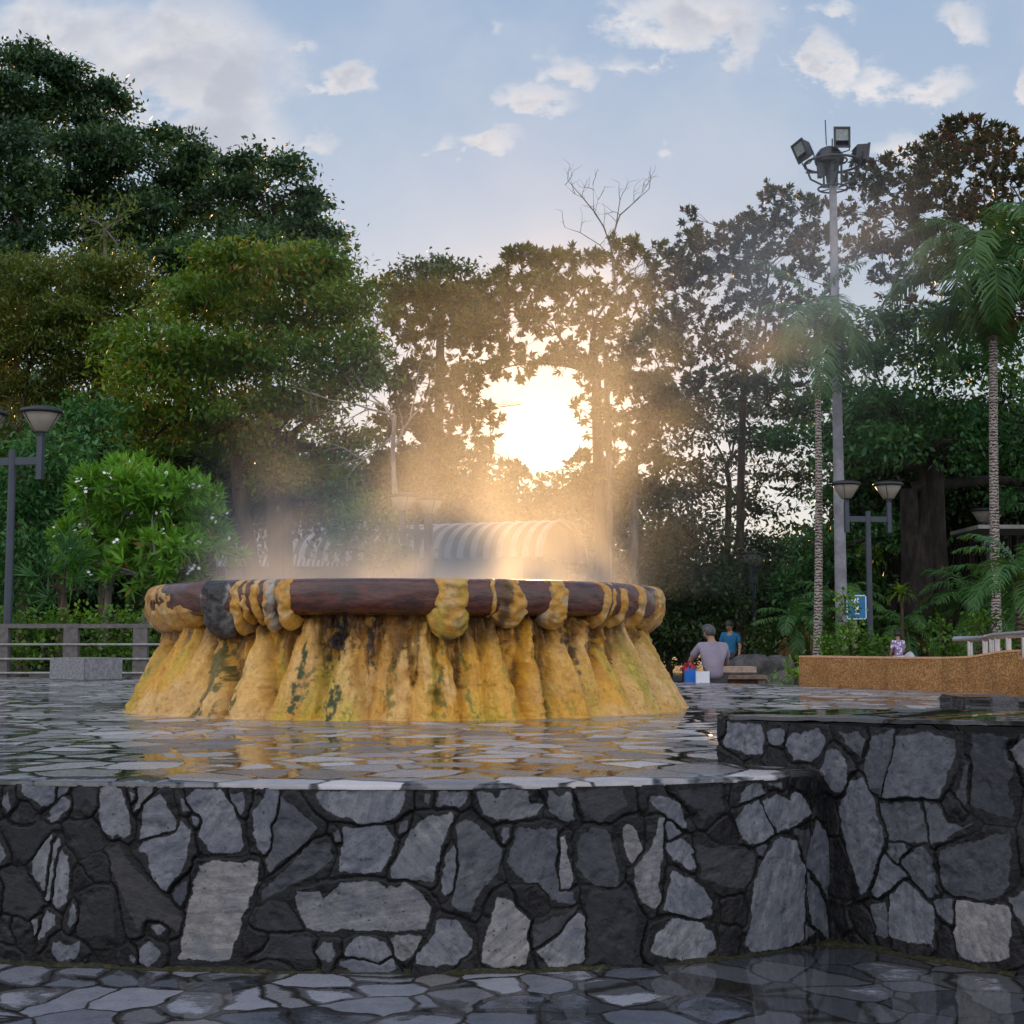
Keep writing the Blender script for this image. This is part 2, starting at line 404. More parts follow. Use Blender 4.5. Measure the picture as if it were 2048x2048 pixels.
M['sign_blue'] = simple('sign_blue_paint', (.012, .16, .36), .4, 0, .12, 6)
M['white'] = simple('white_paint', (.78, .78, .78), .45, 0, .05, 8)
M['blue_plastic'] = simple('bright_blue_plastic', (.01, .14, .52), .35, 0, .1, 6)
M['white_card'] = simple('white_cardboard', (.70, .72, .80), .7, 0, .05, 9)
M['brown_card'] = simple('brown_cardboard', (.42, .27, .15), .8, 0, .1, 9)
M['red_cloth'] = simple('red_flowers', (.50, .03, .06), .7, 0, .4, 30)
M['skin'] = simple('skin', (.30, .165, .105), .5, 0, .08, 20)
M['hair_grey'] = simple('greying_hair', (.055, .052, .055), .6, 0, .6, 40, .5)
M['hair_dark'] = simple('dark_hair', (.014, .011, .011), .5, 0, .3, 40, .4)
M['lilac'] = simple('grey_lilac_shirt', (.235, .205, .265), .85, 0, .12, 6, .3)
M['turquoise'] = simple('turquoise_tunic', (.003, .105, .235), .8, 0, .15, 6, .3)
M['trousers'] = simple('dark_trousers', (.035, .034, .036), .85, 0, .2, 6)
M['roof_metal'] = None
M['plaster'] = simple('dim_plaster', (.30, .27, .24), .85, 0, .15, 3)
M['arch_dark'] = simple('dark_gable_panel', (.16, .13, .11), .8, 0, .2, 3)  # plain dark brown for the gable end
def print_shirt():
    k = N('printed_white_cloth'); p = k.obj()
    v = k.n('ShaderNodeTexVoronoi', feature='F1'); k.l(p, v.inputs['Vector']); v.inputs['Scale'].default_value = 14
    c = k.mix(k.ss(v.outputs['Distance'], .35, .5), (.78, .76, .82, 1), (.30, .20, .42, 1))
    return k.out(k.bsdf(c, .85, .3))
M['print'] = print_shirt()
def striped():
    k = N('striped_shorts'); p = k.obj()
    w = k.n('ShaderNodeTexWave', bands_direction='Z'); k.l(p, w.inputs['Vector']); w.inputs['Scale'].default_value = 4; w.inputs['Distortion'].default_value = 3
    return k.out(k.bsdf(k.mix(k.ss(w.outputs['Fac'], .4, .6), (.70, .68, .75, 1), (.12, .10, .16, 1)), .85, .3))
M['stripe'] = striped()
def corrug():
    k = N('corrugated_roof_sheet'); p = k.obj(); nz = k.noise(p, 3, 5)
    gr = k.n('ShaderNodeAttribute', attribute_name='groove_shade').outputs['Fac']; c = k.mix(k.ss(nz.outputs[0], .35, .7), (.40, .41, .43, 1), (.54, .54, .56, 1)); c = k.mix(k.ss(gr, .35, .8, 0, .85), c, (.075, .07, .065, 1))  # low corrugations painted dark in place of real shading
    return k.out(k.bsdf(c, .8, .12, 0))
M['roof_metal'] = corrug()
def lampglass():
    k = N('milky_lamp_glass'); p = k.obj(); nz = k.noise(p, 6, 3)
    c = k.mix(nz.outputs[0], (.30, .27, .22, 1), (.50, .46, .40, 1))
    b = k.bsdf(c, .3, .5); t = k.n('ShaderNodeBsdfTranslucent'); t.inputs[0].default_value = (.65, .58, .45, 1)
    m = k.n('ShaderNodeMixShader'); m.inputs[0].default_value = .5; k.l(b, m.inputs[1]); k.l(t.outputs[0], m.inputs[2])
    return k.out(m.outputs[0])
M['glass'] = lampglass()
M['lens'] = simple('floodlight_glass', (.22, .25, .25), .15, 0, .2, 8)
def moss_mat():
    k = N('wet_moss'); p = k.pos(); nz = k.noise(p, 40, 5, .7)
    c = k.ramp(nz.outputs[0], [(.3, (.006, .006, .004)), (.55, (.022, .022, .006)), (.75, (.09, .075, .018))])
    return k.out(k.bsdf(c, .5, .4, normal=k.bump(nz.outputs[0], .8, .02)))
M['moss'] = moss_mat()
def ground_mat():
    k = N('park_ground'); p = k.pos(); nz = k.noise(p, .5, 6, .6); n2 = k.noise(p, 6, 5)
    c = k.mix(k.ss(nz.outputs[0], .42, .58), (.09, .08, .07, 1), (.04, .055, .02, 1))
    c = k.mix(k.ss(n2.outputs[0], .4, .7, 0, .5), c, (.03, .03, .018, 1))
    return k.out(k.bsdf(c, .85, .3, normal=k.bump(n2.outputs[0], .5, .05)))
M['ground'] = ground_mat()
def hill_mat():
    k = N('wooded_hill_soil'); p = k.pos(); nz = k.noise(p, .8, 6, .6)
    return k.out(k.bsdf(k.mix(nz.outputs[0], (.02, .025, .012, 1), (.05, .05, .025, 1)), .9, .2))
M['hill'] = hill_mat()
#PART2
# ------------------------------------------------------------------ camera, render
cam = bpy.data.cameras.new('camera'); co = bpy.data.objects.new('camera', cam); C.objects.link(co)
co.location = (0, 0, CZ); co.rotation_euler = (PI / 2 + TILT, 0, 0)
cam.sensor_width = 36; cam.lens = 36 * FPX / 2048; cam.clip_end = 5000; cam.clip_start = .05
SC.camera = co
SC.render.engine = 'CYCLES'
cy = SC.cycles
cy.use_denoising = True
try: cy.denoiser = 'OPENIMAGEDENOISE'; cy.denoising_input_passes = 'RGB_ALBEDO_NORMAL'
except Exception: pass
cy.max_bounces = 5; cy.diffuse_bounces = 2; cy.glossy_bounces = 2; cy.transmission_bounces = 2; cy.volume_bounces = 0; cy.transparent_max_bounces = 6
cy.sample_clamp_indirect = 4.0; cy.sample_clamp_direct = 0
cy.volume_step_rate = 1.0; cy.volume_max_steps = 96
cy.use_adaptive_sampling = False
SC.view_settings.view_transform = 'Standard'; SC.view_settings.look = 'None'
SC.view_settings.gamma = 1; SC.view_settings.use_curve_mapping = False
SC.view_settings.exposure = 0.85
BACK_FILL = 1.0

# ------------------------------------------------------------------ sun and sky
sd = Vector(ray(1087, 869)).normalized()
SUN_EL = math.asin(sd.z); SUN_AZ = math.atan2(sd.x, sd.y)       # clockwise from +Y
sun = bpy.data.lights.new('sun', 'SUN'); so = bpy.data.objects.new('sun', sun); C.objects.link(so)
sun.energy = 2.0; sun.angle = math.radians(.53); sun.color = (1.0, .57, .22)
so.rotation_euler = sd.to_track_quat('Z', 'Y').to_euler(); so.location = (0, 0, 60)

w = bpy.data.worlds.new('World'); SC.world = w; w.use_nodes = True
k = N('', w.node_tree)
sky = k.n('ShaderNodeTexSky', sky_type='NISHITA')
sky.sun_disc = False; sky.sun_elevation = SUN_EL; sky.sun_rotation = SUN_AZ
sky.air_density = 1.0; sky.dust_density = .15; sky.ozone_density = 2.2; sky.altitude = 0
d = k.n('ShaderNodeTexCoord').outputs['Generated']
sp = k.n('ShaderNodeSeparateXYZ'); k.l(d, sp.inputs[0])
yy = k.math('MAXIMUM', k.math('ABSOLUTE', sp.outputs['Y']), .05)
u = k.math('DIVIDE', sp.outputs['X'], yy); v = k.math('DIVIDE', sp.outputs['Z'], yy)
cb = k.n('ShaderNodeCombineXYZ'); k.l(u, cb.inputs[0]); k.l(v, cb.inputs[1]); uv = cb.outputs[0]
# cloud banks where the photograph has them (angular places in the sky), broken up by noise
def uvp(px, py):
    r = ray(px, py); return r[0] / r[1], r[2] / r[1]
blobs = [ # px, py, rx, ry, density
 (330, 130, 300, 125, 1.0), (480, 190, 100, 150, 1.0), (120, 70, 260, 110, .85), (450, 290, 160, 90, .95), (380, 60, 170, 80, .8),
 (1390, 40, 190, 75, 1.0), (1480, 75, 65, 70, .9), (1255, 10, 110, 45, .6),
 (1640, 120, 42, 82, .95), (1700, 135, 80, 40, .9), (1830, 160, 125, 42, 1.0),
 (1910, 35, 65, 55, .8), (1780, 285, 110, 45, .75), (1660, 8, 60, 30, .7), (2045, 160, 22, 40, .7),
 (700, 158, 52, 36, .95), (1140, 148, 62, 45, .85), (1060, 198, 95, 34, .85), (965, 282, 95, 26, .85), (985, 78, 40, 26, .6),
 (620, 100, 30, 30, .6), (1325, 312, 25, 25, .7), (640, 295, 40, 28, .6), (1250, 120, 70, 30, .5), (1290, 100, 30, 20, .5)]
n1 = k.noise(uv, 9, 4, .62, .2); n2 = k.noise(k.vm('MULTIPLY', uv, (1, 1.5, 1)), 30, 5, .65)
f1 = k.math('SUBTRACT', n1.outputs[0], .5); f2 = k.math('SUBTRACT', n2.outputs[0], .5)
cw = k.n('ShaderNodeCombineXYZ'); k.l(k.math('MULTIPLY_ADD', f1, .09, k.math('MULTIPLY', f2, .05)), cw.inputs[0]); k.l(k.math('MULTIPLY_ADD', f1, -.06, k.math('MULTIPLY', f2, .05)), cw.inputs[1])
uvw = k.vm('ADD', uv, cw.outputs[0])
acc = None
for px, py, rx, ry, a in blobs:
    cu, cv = uvp(px, py)
    e = k.vm('LENGTH', k.vm('MULTIPLY', k.vm('SUBTRACT', uvw, (cu, cv, 0)), (FPX / rx, FPX / ry, 0)))
    e = k.math('MULTIPLY_ADD', e, -a / 1.3, a * 1.04)
    acc = e if acc is None else k.math('MAXIMUM', acc, e)
acc = k.math('MAXIMUM', acc, 0.0)
nn = k.math('ADD', k.math('MULTIPLY', f1, .40), k.math('MULTIPLY', f2, .60))
cm = k.math('ADD', acc, k.math('MULTIPLY', nn, 1.6))
cmask = k.math('MULTIPLY', k.ss(cm, .12, .80), k.ss(acc, .02, .22))
# thin high veil towards the horizon and a broken bright overcast added behind the viewer as fill
STR = .10
def c3(r, g, b, s=1.0): return (r * s / STR, g * s / STR, b * s / STR, 1)
base = k.mix(.82, sky.outputs[0], k.vm('SCALE', k.ramp(sp.outputs['Z'], [(0.0, (.34, .335, .36)), (.16, (.325, .33, .362)), (.27, (.275, .308, .368)), (.45, (.187, .252, .353)), (1.0, (.13, .19, .31))]), scale=1 / STR))
gn = k.noise(k.vm('MULTIPLY', d, (1, 1, 2)), 2.4, 3, .6)
back = k.math('MULTIPLY', k.math('SUBTRACT', 1.0, k.ss(sp.outputs['Y'], -.25, .45)), k.ss(gn.outputs[0], .36, .58, .25, 1.0))
back = k.math('MULTIPLY', back, k.ss(sp.outputs['Z'], -.02, .10))
# sun and the bright air around it (what gives off light)
dot = k.vm('DOT_PRODUCT', k.vm('NORMALIZE', d), tuple(sd))
ang = k.math('MULTIPLY', k.math('ARCCOSINE', k.math('MINIMUM', dot, .999999)), 180 / PI)
disc = k.ss(ang, 1.1, 1.5, 1, 0)
halo = k.math('POWER', 2.718, k.math('MULTIPLY', ang, -1 / 3.0))
halo2 = k.math('POWER', 2.718, k.math('MULTIPLY', ang, -1 / 11.0))
def with_sun(c):
    glow = k.vm('SCALE', (1.0, .80, .55), scale=k.math('MULTIPLY', disc, 30 / STR))
    glow2 = k.vm('SCALE', (1.0, .46, .12), scale=k.math('MULTIPLY', halo, 1.1 / STR))
    return k.vm('ADD', k.vm('ADD', c, glow), glow2)
# cloud colour: sunlit warm white where thick edges catch light, blue grey bellies
shade = k.ss(k.math('ADD', k.math('MULTIPLY', n1.outputs[0], .8), k.math('MULTIPLY', acc, .35)), .46, .80)
ccol = k.mix(shade, c3(.45, .44, .45), c3(.24, .265, .325))
ccol = k.mix(k.math('MULTIPLY', halo2, .8, clamp=True), ccol, c3(.52, .49, .47))
vmask = k.math('MULTIPLY', k.ss(n1.outputs[0], .38, .75), .28)
colA = with_sun(k.mix(cmask, k.mix(vmask, base, c3(.38, .385, .42)), ccol))
colB = with_sun(k.mix(k.math('MULTIPLY', back, .85), base, c3(BACK_FILL, BACK_FILL, BACK_FILL * 1.06)))
region = k.math('MULTIPLY', k.math('GREATER_THAN', sp.outputs['Y'], .6), k.math('MULTIPLY', k.math('GREATER_THAN', sp.outputs['Z'], .04), k.math('LESS_THAN', sp.outputs['Z'], .52)))
bgA = k.n('ShaderNodeBackground'); bgA.inputs['Strength'].default_value = STR; k.l(colA, bgA.inputs['Color'])
bgB = k.n('ShaderNodeBackground'); bgB.inputs['Strength'].default_value = STR; k.l(colB, bgB.inputs['Color'])
ms = k.n('ShaderNodeMixShader'); k.l(region, ms.inputs[0]); k.l(bgB.outputs[0], ms.inputs[1]); k.l(bgA.outputs[0], ms.inputs[2])
ow = k.n('ShaderNodeOutputWorld'); k.l(ms.outputs[0], ow.inputs['Surface'])
w.cycles.sampling_method = 'MANUAL'; w.cycles.sample_map_resolution = 512

# ------------------------------------------------------------------ ground
mb = MB(); R = 900
mb.add([(-R, -R, 0), (R, -R, 0), (R, R, 0), (-R, R, 0)], [(0, 1, 2, 3)])
tag(mb.build('ground', M['ground']), kind='structure')
mb = MB(); mb.add([(-14, -6, .004), (14, -6, .004), (14, 7.5, .004), (-14, 7.5, .004)], [(0, 1, 2, 3)])
tag(mb.build('pavement', M['pavement']), kind='structure')

# wooded hill behind the left trees
xs = np.linspace(-140, 30, 86); ys = np.linspace(52, 190, 50)
XX, YY = np.meshgrid(xs, ys)
top = 26 * sstep(8, -60, XX) * sstep(54, 105, YY) + 5 * (fbm(XX * .05, YY * .05, 0, 3) - .5) * sstep(0, -20, XX) * sstep(54, 70, YY)
ZZ = top - .6 + .55 * sstep(52, 60, YY) * 0
Vh = np.stack([XX, YY, ZZ], -1).reshape(-1, 3)
nx = len(xs); Q = [(j * nx + i, j * nx + i + 1, (j + 1) * nx + i + 1, (j + 1) * nx + i) for j in range(len(ys) - 1) for i in range(nx - 1)]
me = quads_mesh('hill', Vh, np.array(Q), smooth=True)
tag(link('hill', me, M['hill']), kind='structure')

# ------------------------------------------------------------------ terrace, its retaining wall, the raised wall
base_px = [(-420, 1895), (-200, 1913), (0, 1927), (196, 1937), (371, 1944), (600, 1947), (795, 1948), (1024, 1945), (1236, 1939), (1448, 1921), (1628, 1888), (1720, 1868)]
bp = [G(a, b, 0) for a, b in base_px]
fx = np.array([p.x for p in bp]); fy = np.array([p.y for p in bp])
cf = np.polyfit(fx, fy, 5)
XL, XR = fx[0], fx[-1]
def y_front(x):
    x = np.asarray(x, float)
    core = np.polyval(cf, np.clip(x, XL, XR))
    sl = np.polyval(np.polyder(cf), XL); sr = np.polyval(np.polyder(cf), XR)
    return core + np.where(x < XL, (x - XL) * sl * 1.0, 0) + np.where(x > XR, (x - XR) * sr, 0)
A = G(1437, 1524, ZT); B = G(2036, 1954, 0)
AB = Vector((B.x - A.x, B.y - A.y, 0)).normalized(); ABn = Vector((AB.y, -AB.x, 0))     # outward (towards the viewer)
if ABn.y > 0: ABn = -ABn
def line_y(x): return A.y + (x - A.x) * AB.y / AB.x
gx = np.linspace(.6, 1.8, 600); XI = gx[np.argmin(np.abs(y_front(gx) - line_y(gx)))]
def hit_front(px, py):
    r = ray(px, py); lo, hi = 3.0, 12.0
    for _ in range(50):
        t = (lo + hi) / 2
        if r[1] * t - float(y_front(r[0] * t)) > 0: hi = t
        else: lo = t
    x = r[0] * t; e = .01
    n = Vector((float(y_front(x + e) - y_front(x - e)) / (2 * e), -1, 0)).normalized()
    return Vector((x, r[1] * t, CZ + r[2] * t)), n
def hit_block(px, py):
    r = Vector(ray(px, py)); t = (Vector((A.x, A.y, 0)) ).dot(ABn) / Vector((r.x, r.y, 0)).dot(ABn)
    return Vector((r.x * t, r.y * t, CZ + r.z * t)), ABn

# paving sheet
bx = [-14, -3, 1.4, 2.0, 3.2, 4.7, 8]; by = [20.2, 20.2, 18.6, 17.6, 16.45, 13.7, 11.0]
cols = np.unique(np.concatenate([np.linspace(-12, -2.4, 80), np.linspace(-2.4, XI, 620), np.linspace(XI, 7.2, 60)]))
rows = 14
V = []; 
for x in cols:
    if x <= XI: sg = int(math.floor(x * 4.3 + .6 * math.sin(x * 7))); y0 = float(y_front(x)) - .016 + .014 * float(_hash(np.int64(sg), np.int64(3), np.int64(1), 5)) + .012 * (float(fbm(x * 22, 0, 0, 5)) - .5)
    elif x < B.x - .02: y0 = line_y(x) + .10
    else: y0 = B.y + .10
    y1 = float(np.interp(x, bx, by))
    zj = .020 * (float(fbm(x * 16, 3, 0, 9)) - .55)
    V.append((x, y0, -.001 if x > XI else ZT - .018))
    V.append((x, y0, ZT - .007 + zj))
    for j in range(rows):
        f = (j / (rows - 1)) ** 1.6
        V.append((x, y0 + .012 + (y1 - y0 - .012) * f, ZT))
    V.append((x, y1, 0))
nr = rows + 3
Q = [((i + 1) * nr + j, (i + 1) * nr + j + 1, i * nr + j + 1, i * nr + j) for i in range(len(cols) - 1) for j in range(nr - 1)]
me = quads_mesh('terrace_pavement', np.array(V), np.array(Q)[:, ::-1])
tag(link('terrace_pavement', me, M['terrace']), kind='structure')

# retaining wall body
wall = empty('stone_wall', (0, float(y_front(0)), 0), 'low curved wall of dark wet slate stones holding up the flooded terrace', 'wall')
xs = np.linspace(-8, XI + .12, 300); V = []
for x in xs:
    y = float(y_front(x)); V += [(x, y, -.02), (x, y, ZT - .014), (x, y + .3, ZT - .014), (x, y + .3, -.02)]
Q = [(i * 4 + j, i * 4 + j + 1, (i + 1) * 4 + j + 1, (i + 1) * 4 + j) for i in range(len(xs) - 1) for j in range(3)]
world_part(link('wall_body', quads_mesh('wall_body', np.array(V), np.array(Q)), M['wall']), wall)

# raised wall (prism) on the right
ZA, ZB = CZ - .300, CZ - .272
blk = empty('raised_stone_wall', (float(B.x), float(B.y), 0), 'raised slate wall with a straight end, stepping up above the terrace edge', 'wall')
Pl = [(A.x, A.y), (B.x, B.y), (B.x + 3.2, B.y + .25), (B.x + 3.2, B.y + 1.0), (B.x + .5, B.y + .75), (A.x + .62, A.y + .55), (A.x + .10, A.y + .42)]
mb = MB(); n = len(Pl)
zt = [ZA, ZB, ZB + .01, ZB + .01, ZB, ZA, ZA]
mb.add([(x, y, -.02) for x, y in Pl] + [(x, y, z - .02) for (x, y), z in zip(Pl, zt)], [(i, (i + 1) % n, n + (i + 1) % n, n + i) for i in range(n)])
world_part(mb.build('wall_body', M['wall']), blk)
bm = bmesh.new(); vs = []
den = []
for i in range(n):
    a = Vector(Pl[i]); b = Vector(Pl[(i + 1) % n]); za, zb = zt[i], zt[(i + 1) % n]
    m_ = max(2, int((b - a).length / .03))
    for q in range(m_):
        f = q / m_; p = a.lerp(b, f); o = .030 * (float(fbm(p.x * 9, p.y * 9, 0, 3)) - .3)
        nrm = Vector(((b - a).y, -(b - a).x)).normalized()
        den.append((p.x + nrm.x * o, p.y + nrm.y * o, za + (zb - za) * f + .012 * (float(fbm(p.x * 14, p.y * 14, 0, 7)) - .6)))
tv = [bm.verts.new(p) for p in den]; bv = [bm.verts.new((p[0], p[1], p[2] - .014)) for p in den]
bm.faces.new(tv)
for i in range(len(den)): bm.faces.new((bv[i], bv[(i + 1) % len(den)], tv[(i + 1) % len(den)], tv[i]))
bmesh.ops.triangulate(bm, faces=[f for f in bm.faces if len(f.verts) > 4]); bmesh.ops.recalc_face_normals(bm, faces=bm.faces)
me = bpy.data.meshes.new('wall_coping'); bm.to_mesh(me); bm.free()
world_part(link('wall_coping', me, M['walltop']), blk)

# slate faces: outlines (zoom px) -> stones on the walls
S = []
def reg(ox, oy, sc, rows, tgt='F'):
    for tone, warm, pts in rows: S.append((tgt, tone, warm, [(ox + a * sc, oy + b * sc) for a, b in pts]))
reg(0, 1540, .2692, [
 (.75, .1, [(195,95),(400,90),(415,140),(430,200),(370,265),(320,265),(200,190)]),
 (.6, .2, [(430,170),(470,110),(540,110),(500,170),(440,215)]),
 (.55, .2, [(30,220),(70,170),(90,270),(70,300),(25,250)]),
 (.7, .3, [(365,370),(385,300),(480,215),(535,225),(520,280),(440,370),(380,390)]),
 (.85, .3, [(760,150),(850,110),(910,150),(950,270),(985,440),(975,490),(930,505),(880,480),(850,495),(770,450),(755,300)]),
 (.6, .3, [(980,170),(1015,180),(1015,220),(990,245)]),
 (.65, .5, [(1040,140),(1135,130),(1120,190),(1040,300),(1000,315),(1020,240)]),
 (.72, .15, [(1065,260),(1190,190),(1240,260),(1320,380),(1300,460),(1050,520),(1045,430)]),
 (.72, .1, [(1035,560),(1140,530),(1300,485),(1340,385),(1415,470),(1400,600),(1350,740),(1240,890),(1200,870),(1120,740),(1105,650),(1035,610)]),
 (.85, .25, [(1400,220),(1480,150),(1640,140),(1720,260),(1770,400),(1800,560),(1760,610),(1550,600),(1500,500),(1510,380)]),
 (.6, .1, [(1720,190),(1810,180),(1810,280),(1790,330),(1740,260)]),
 (.6, .1, [(1450,340),(1490,350),(1500,400),(1480,425),(1450,390)]),
 (.6, .2, [(1370,230),(1420,300),(1380,310)]),
 (.8, .4, [(390,460),(380,560),(360,740),(345,920),(250,770),(270,660),(330,560)]),
 (.8, .4, [(440,520),(430,620),(410,700),(390,980),(352,950),(374,760),(397,560)]),
 (.85, .3, [(460,600),(505,640),(525,780),(490,970),(440,1025),(397,990),(414,800),(442,640)]),
 (.6, .3, [(555,1010),(580,1040),(570,1100),(530,1165),(515,1140),(535,1060)]),
 (.85, .4, [(345,1050),(410,1080),(405,1150),(310,1270),(293,1240),(320,1120)]),
 (.65, .4, [(255,1120),(310,1100),(288,1200),(260,1250),(245,1200)]),
 (.7, .1, [(400,1290),(450,1265),(480,1310),(540,1310),(590,1275),(590,1350),(560,1405),(440,1405),(390,1375)]),
 (.75, .3, [(1120,1165),(1190,1155),(1230,1185),(1180,1220),(1125,1190)]),
 (.8, .2, [(1110,1300),(1190,1370),(1120,1450),(1040,1430),(1060,1340)]),
 (.6, .2, [(965,1390),(1010,1380),(1025,1420),(1000,1440)]),
 (1.0, .85, [(1340,1400),(1350,1260),(1420,1050),(1440,930),(1510,720),(1600,670),(1700,680),(1800,700),(1930,690),(1900,850),(1860,960),(1780,1110),(1760,1230),(1700,1390),(1560,1420),(1480,1410)]),
 (.35, .0, [(1385,835),(1390,930),(1350,1000),(1300,940),(1320,890)]),
 (.7, .3, [(-60,500),(0,510),(50,640),(0,730),(-60,700)]),
 (.12, .8, [(800,600),(880,570),(1000,760),(1230,960),(1365,1100),(1330,1230),(1230,1130),(1100,1100),(1040,1180),(900,900)]),
 (.06, .5, [(600,910),(850,900),(850,1240),(600,1240)]), (.05, .3, [(500,420),(740,440),(760,560),(620,640),(540,560)]),
 (.07, .2, [(560,140),(700,120),(720,260),(560,330)]), (.06, .6, [(20,760),(170,790),(330,1000),(230,1100),(60,1010)]),
 (.05, .4, [(60,430),(420,420),(300,560),(240,640),(140,660)])])
reg(500, 1540, .2692, [
 (.72, .1, [(30,480),(50,340),(130,170),(180,130),(215,190),(215,290),(190,390),(160,410),(165,500),(150,590),(120,640),(70,590)]),
 (.38, .1, [(232,200),(380,330),(500,440),(350,590),(150,755),(110,690),(170,590),(178,430),(225,300)]),
 (.25, .1, [(85,910),(180,820),(460,560),(600,560),(610,650),(480,770),(250,890),(90,970)]),
 (.55, .6, [(370,740),(420,640),(460,640),(440,720),(380,770)]),
 (.75, .2, [(510,180),(700,150),(1140,150),(1140,260),(1090,340),(990,400),(800,405),(750,370),(640,340),(550,280)]),
 (.75, .1, [(690,440),(850,430),(1010,405),(1080,530),(1040,650),(970,770),(850,770),(670,750),(680,600)]),
 (.8, .35, [(1260,400),(1330,350),(1490,330),(1500,380),(1410,600),(1350,830),(1060,790),(1060,740),(1120,660),(1130,590),(1200,470)]),
 (.42, .15, [(1530,420),(1620,370),(1700,420),(1860,600),(1820,770),(1740,860),(1630,1050),(1490,1000),(1512,900),(1545,600)]),
 (.78, .2, [(1450,660),(1520,560),(1540,600),(1510,900),(1450,940),(1420,900)]),
 (.85, .55, [(360,900),(420,920),(530,890),(540,970),(620,920),(690,850),(800,830),(950,840),(1010,890),(1100,880),(1150,850),(1260,910),(1330,1010),(1330,1110),(1300,1185),(900,1195),(500,1195),(420,1180),(370,1030)]),
 (.8, .25, [(770,1260),(900,1250),(1000,1290),(1050,1380),(950,1440),(800,1400),(720,1370)]),
 (.7, .1, [(690,1444),(800,1420),(960,1455),(1060,1400),(1090,1470),(930,1515),(740,1490)]),
 (.8, .6, [(1055,1260),(1180,1235),(1275,1240),(1200,1390),(1130,1420),(1070,1390)]),
 (.55, .35, [(490,1360),(560,1280),(620,1280),(640,1370),(590,1425)]),
 (.85, .35, [(1390,1120),(1540,1140),(1640,1270),(1620,1380),(1530,1440),(1370,1450),(1240,1430),(1260,1360),(1340,1290)]),
 (.68, .4, [(1690,170),(1780,180),(1820,230),(1870,160),(2062,155),(2080,270),(2160,280),(2110,345),(1950,370),(1850,380),(1750,330)]),
 (.55, .1, [(1410,170),(1600,160),(1610,210),(1570,270),(1400,260)]),
 (.4, .3, [(1300,190),(1340,200),(1330,250),(1300,230)]),
 (.45, .2, [(630,480),(670,450),(680,560),(640,530)]), (.4, .2, [(1130,410),(1165,395),(1150,450),(1115,480)]),
 (.55, .2, [(1870,430),(1920,420),(1920,510),(1880,540)]),
 (.08, .2, [(50,1080),(140,990),(280,1080),(390,1180),(250,1210),(60,1170)]), (.10, .2, [(170,1220),(450,1230),(480,1400),(60,1400)]),
 (.95, .8, [(1720,1430),(1740,1300),(1790,1150),(1840,960),(1920,980),(2010,1070),(2058,1130),(2048,1230),(2073,1300),(2048,1440),(1850,1470)])])
reg(1000, 1540, .2692, [
 (.55, .3, [(365,170),(430,220),(500,160),(535,200),(540,370),(470,380),(370,320)]),
 (.16, .2, [(550,170),(900,160),(930,260),(720,385),(610,290)]),
 (.42, .05, [(140,440),(420,440),(430,620),(412,720),(440,900),(540,920),(540,980),(500,1005),(380,970),(280,840),(190,830),(60,680)]),
 (.9, .6, [(432,510),(475,495),(500,650),(525,800),(510,890),(450,895),(435,780)]),
 (.27, .2, [(580,560),(700,440),(820,480),(870,750),(860,870),(710,870),(570,740)]),
 (.07, .2, [(660,900),(960,900),(1000,1100),(960,1440),(660,1440)]),
 (.82, .7, [(900,430),(940,405),(1000,470),(1055,590),(970,690),(930,620)]),
 (.82, .5, [(1180,370),(1210,370),(1190,640),(1185,980),(1150,1025),(1060,990),(1000,850),(1000,740),(1080,610),(1150,480)]),
 (.72, .2, [(1110,190),(1180,200),(1290,270),(1340,350),(1365,430),(1290,390),(1200,310),(1110,240)]),
 (.62, .1, [(1220,410),(1270,390),(1330,470),(1240,515)]),
 (.8, .1, [(1231,560),(1330,510),(1400,560),(1430,620),(1400,640),(1450,730),(1400,745),(1270,670)]),
 (.82, .1, [(1265,760),(1400,810),(1500,890),(1555,990),(1560,1070),(1480,1110),(1300,1060),(1210,1030),(1240,870)]),
 (.95, .35, [(1260,1095),(1500,1140),(1550,1210),(1590,1330),(1500,1400),(1370,1430),(1200,1390),(1105,1340),(1150,1210)]),
 (.9, .4, [(270,1350),(350,1280),(420,1240),(570,1080),(620,1120),(615,1400),(500,1460),(380,1480),(340,1440)]),
 (.18, .2, [(240,1160),(560,1060),(415,1220),(340,1270),(255,1330)]),
 (.14, .2, [(1290,150),(1620,140),(1640,300),(1520,370),(1400,260)]), (.16, .2, [(1460,560),(1860,620),(1850,760),(1790,880),(1640,870),(1500,800)])])
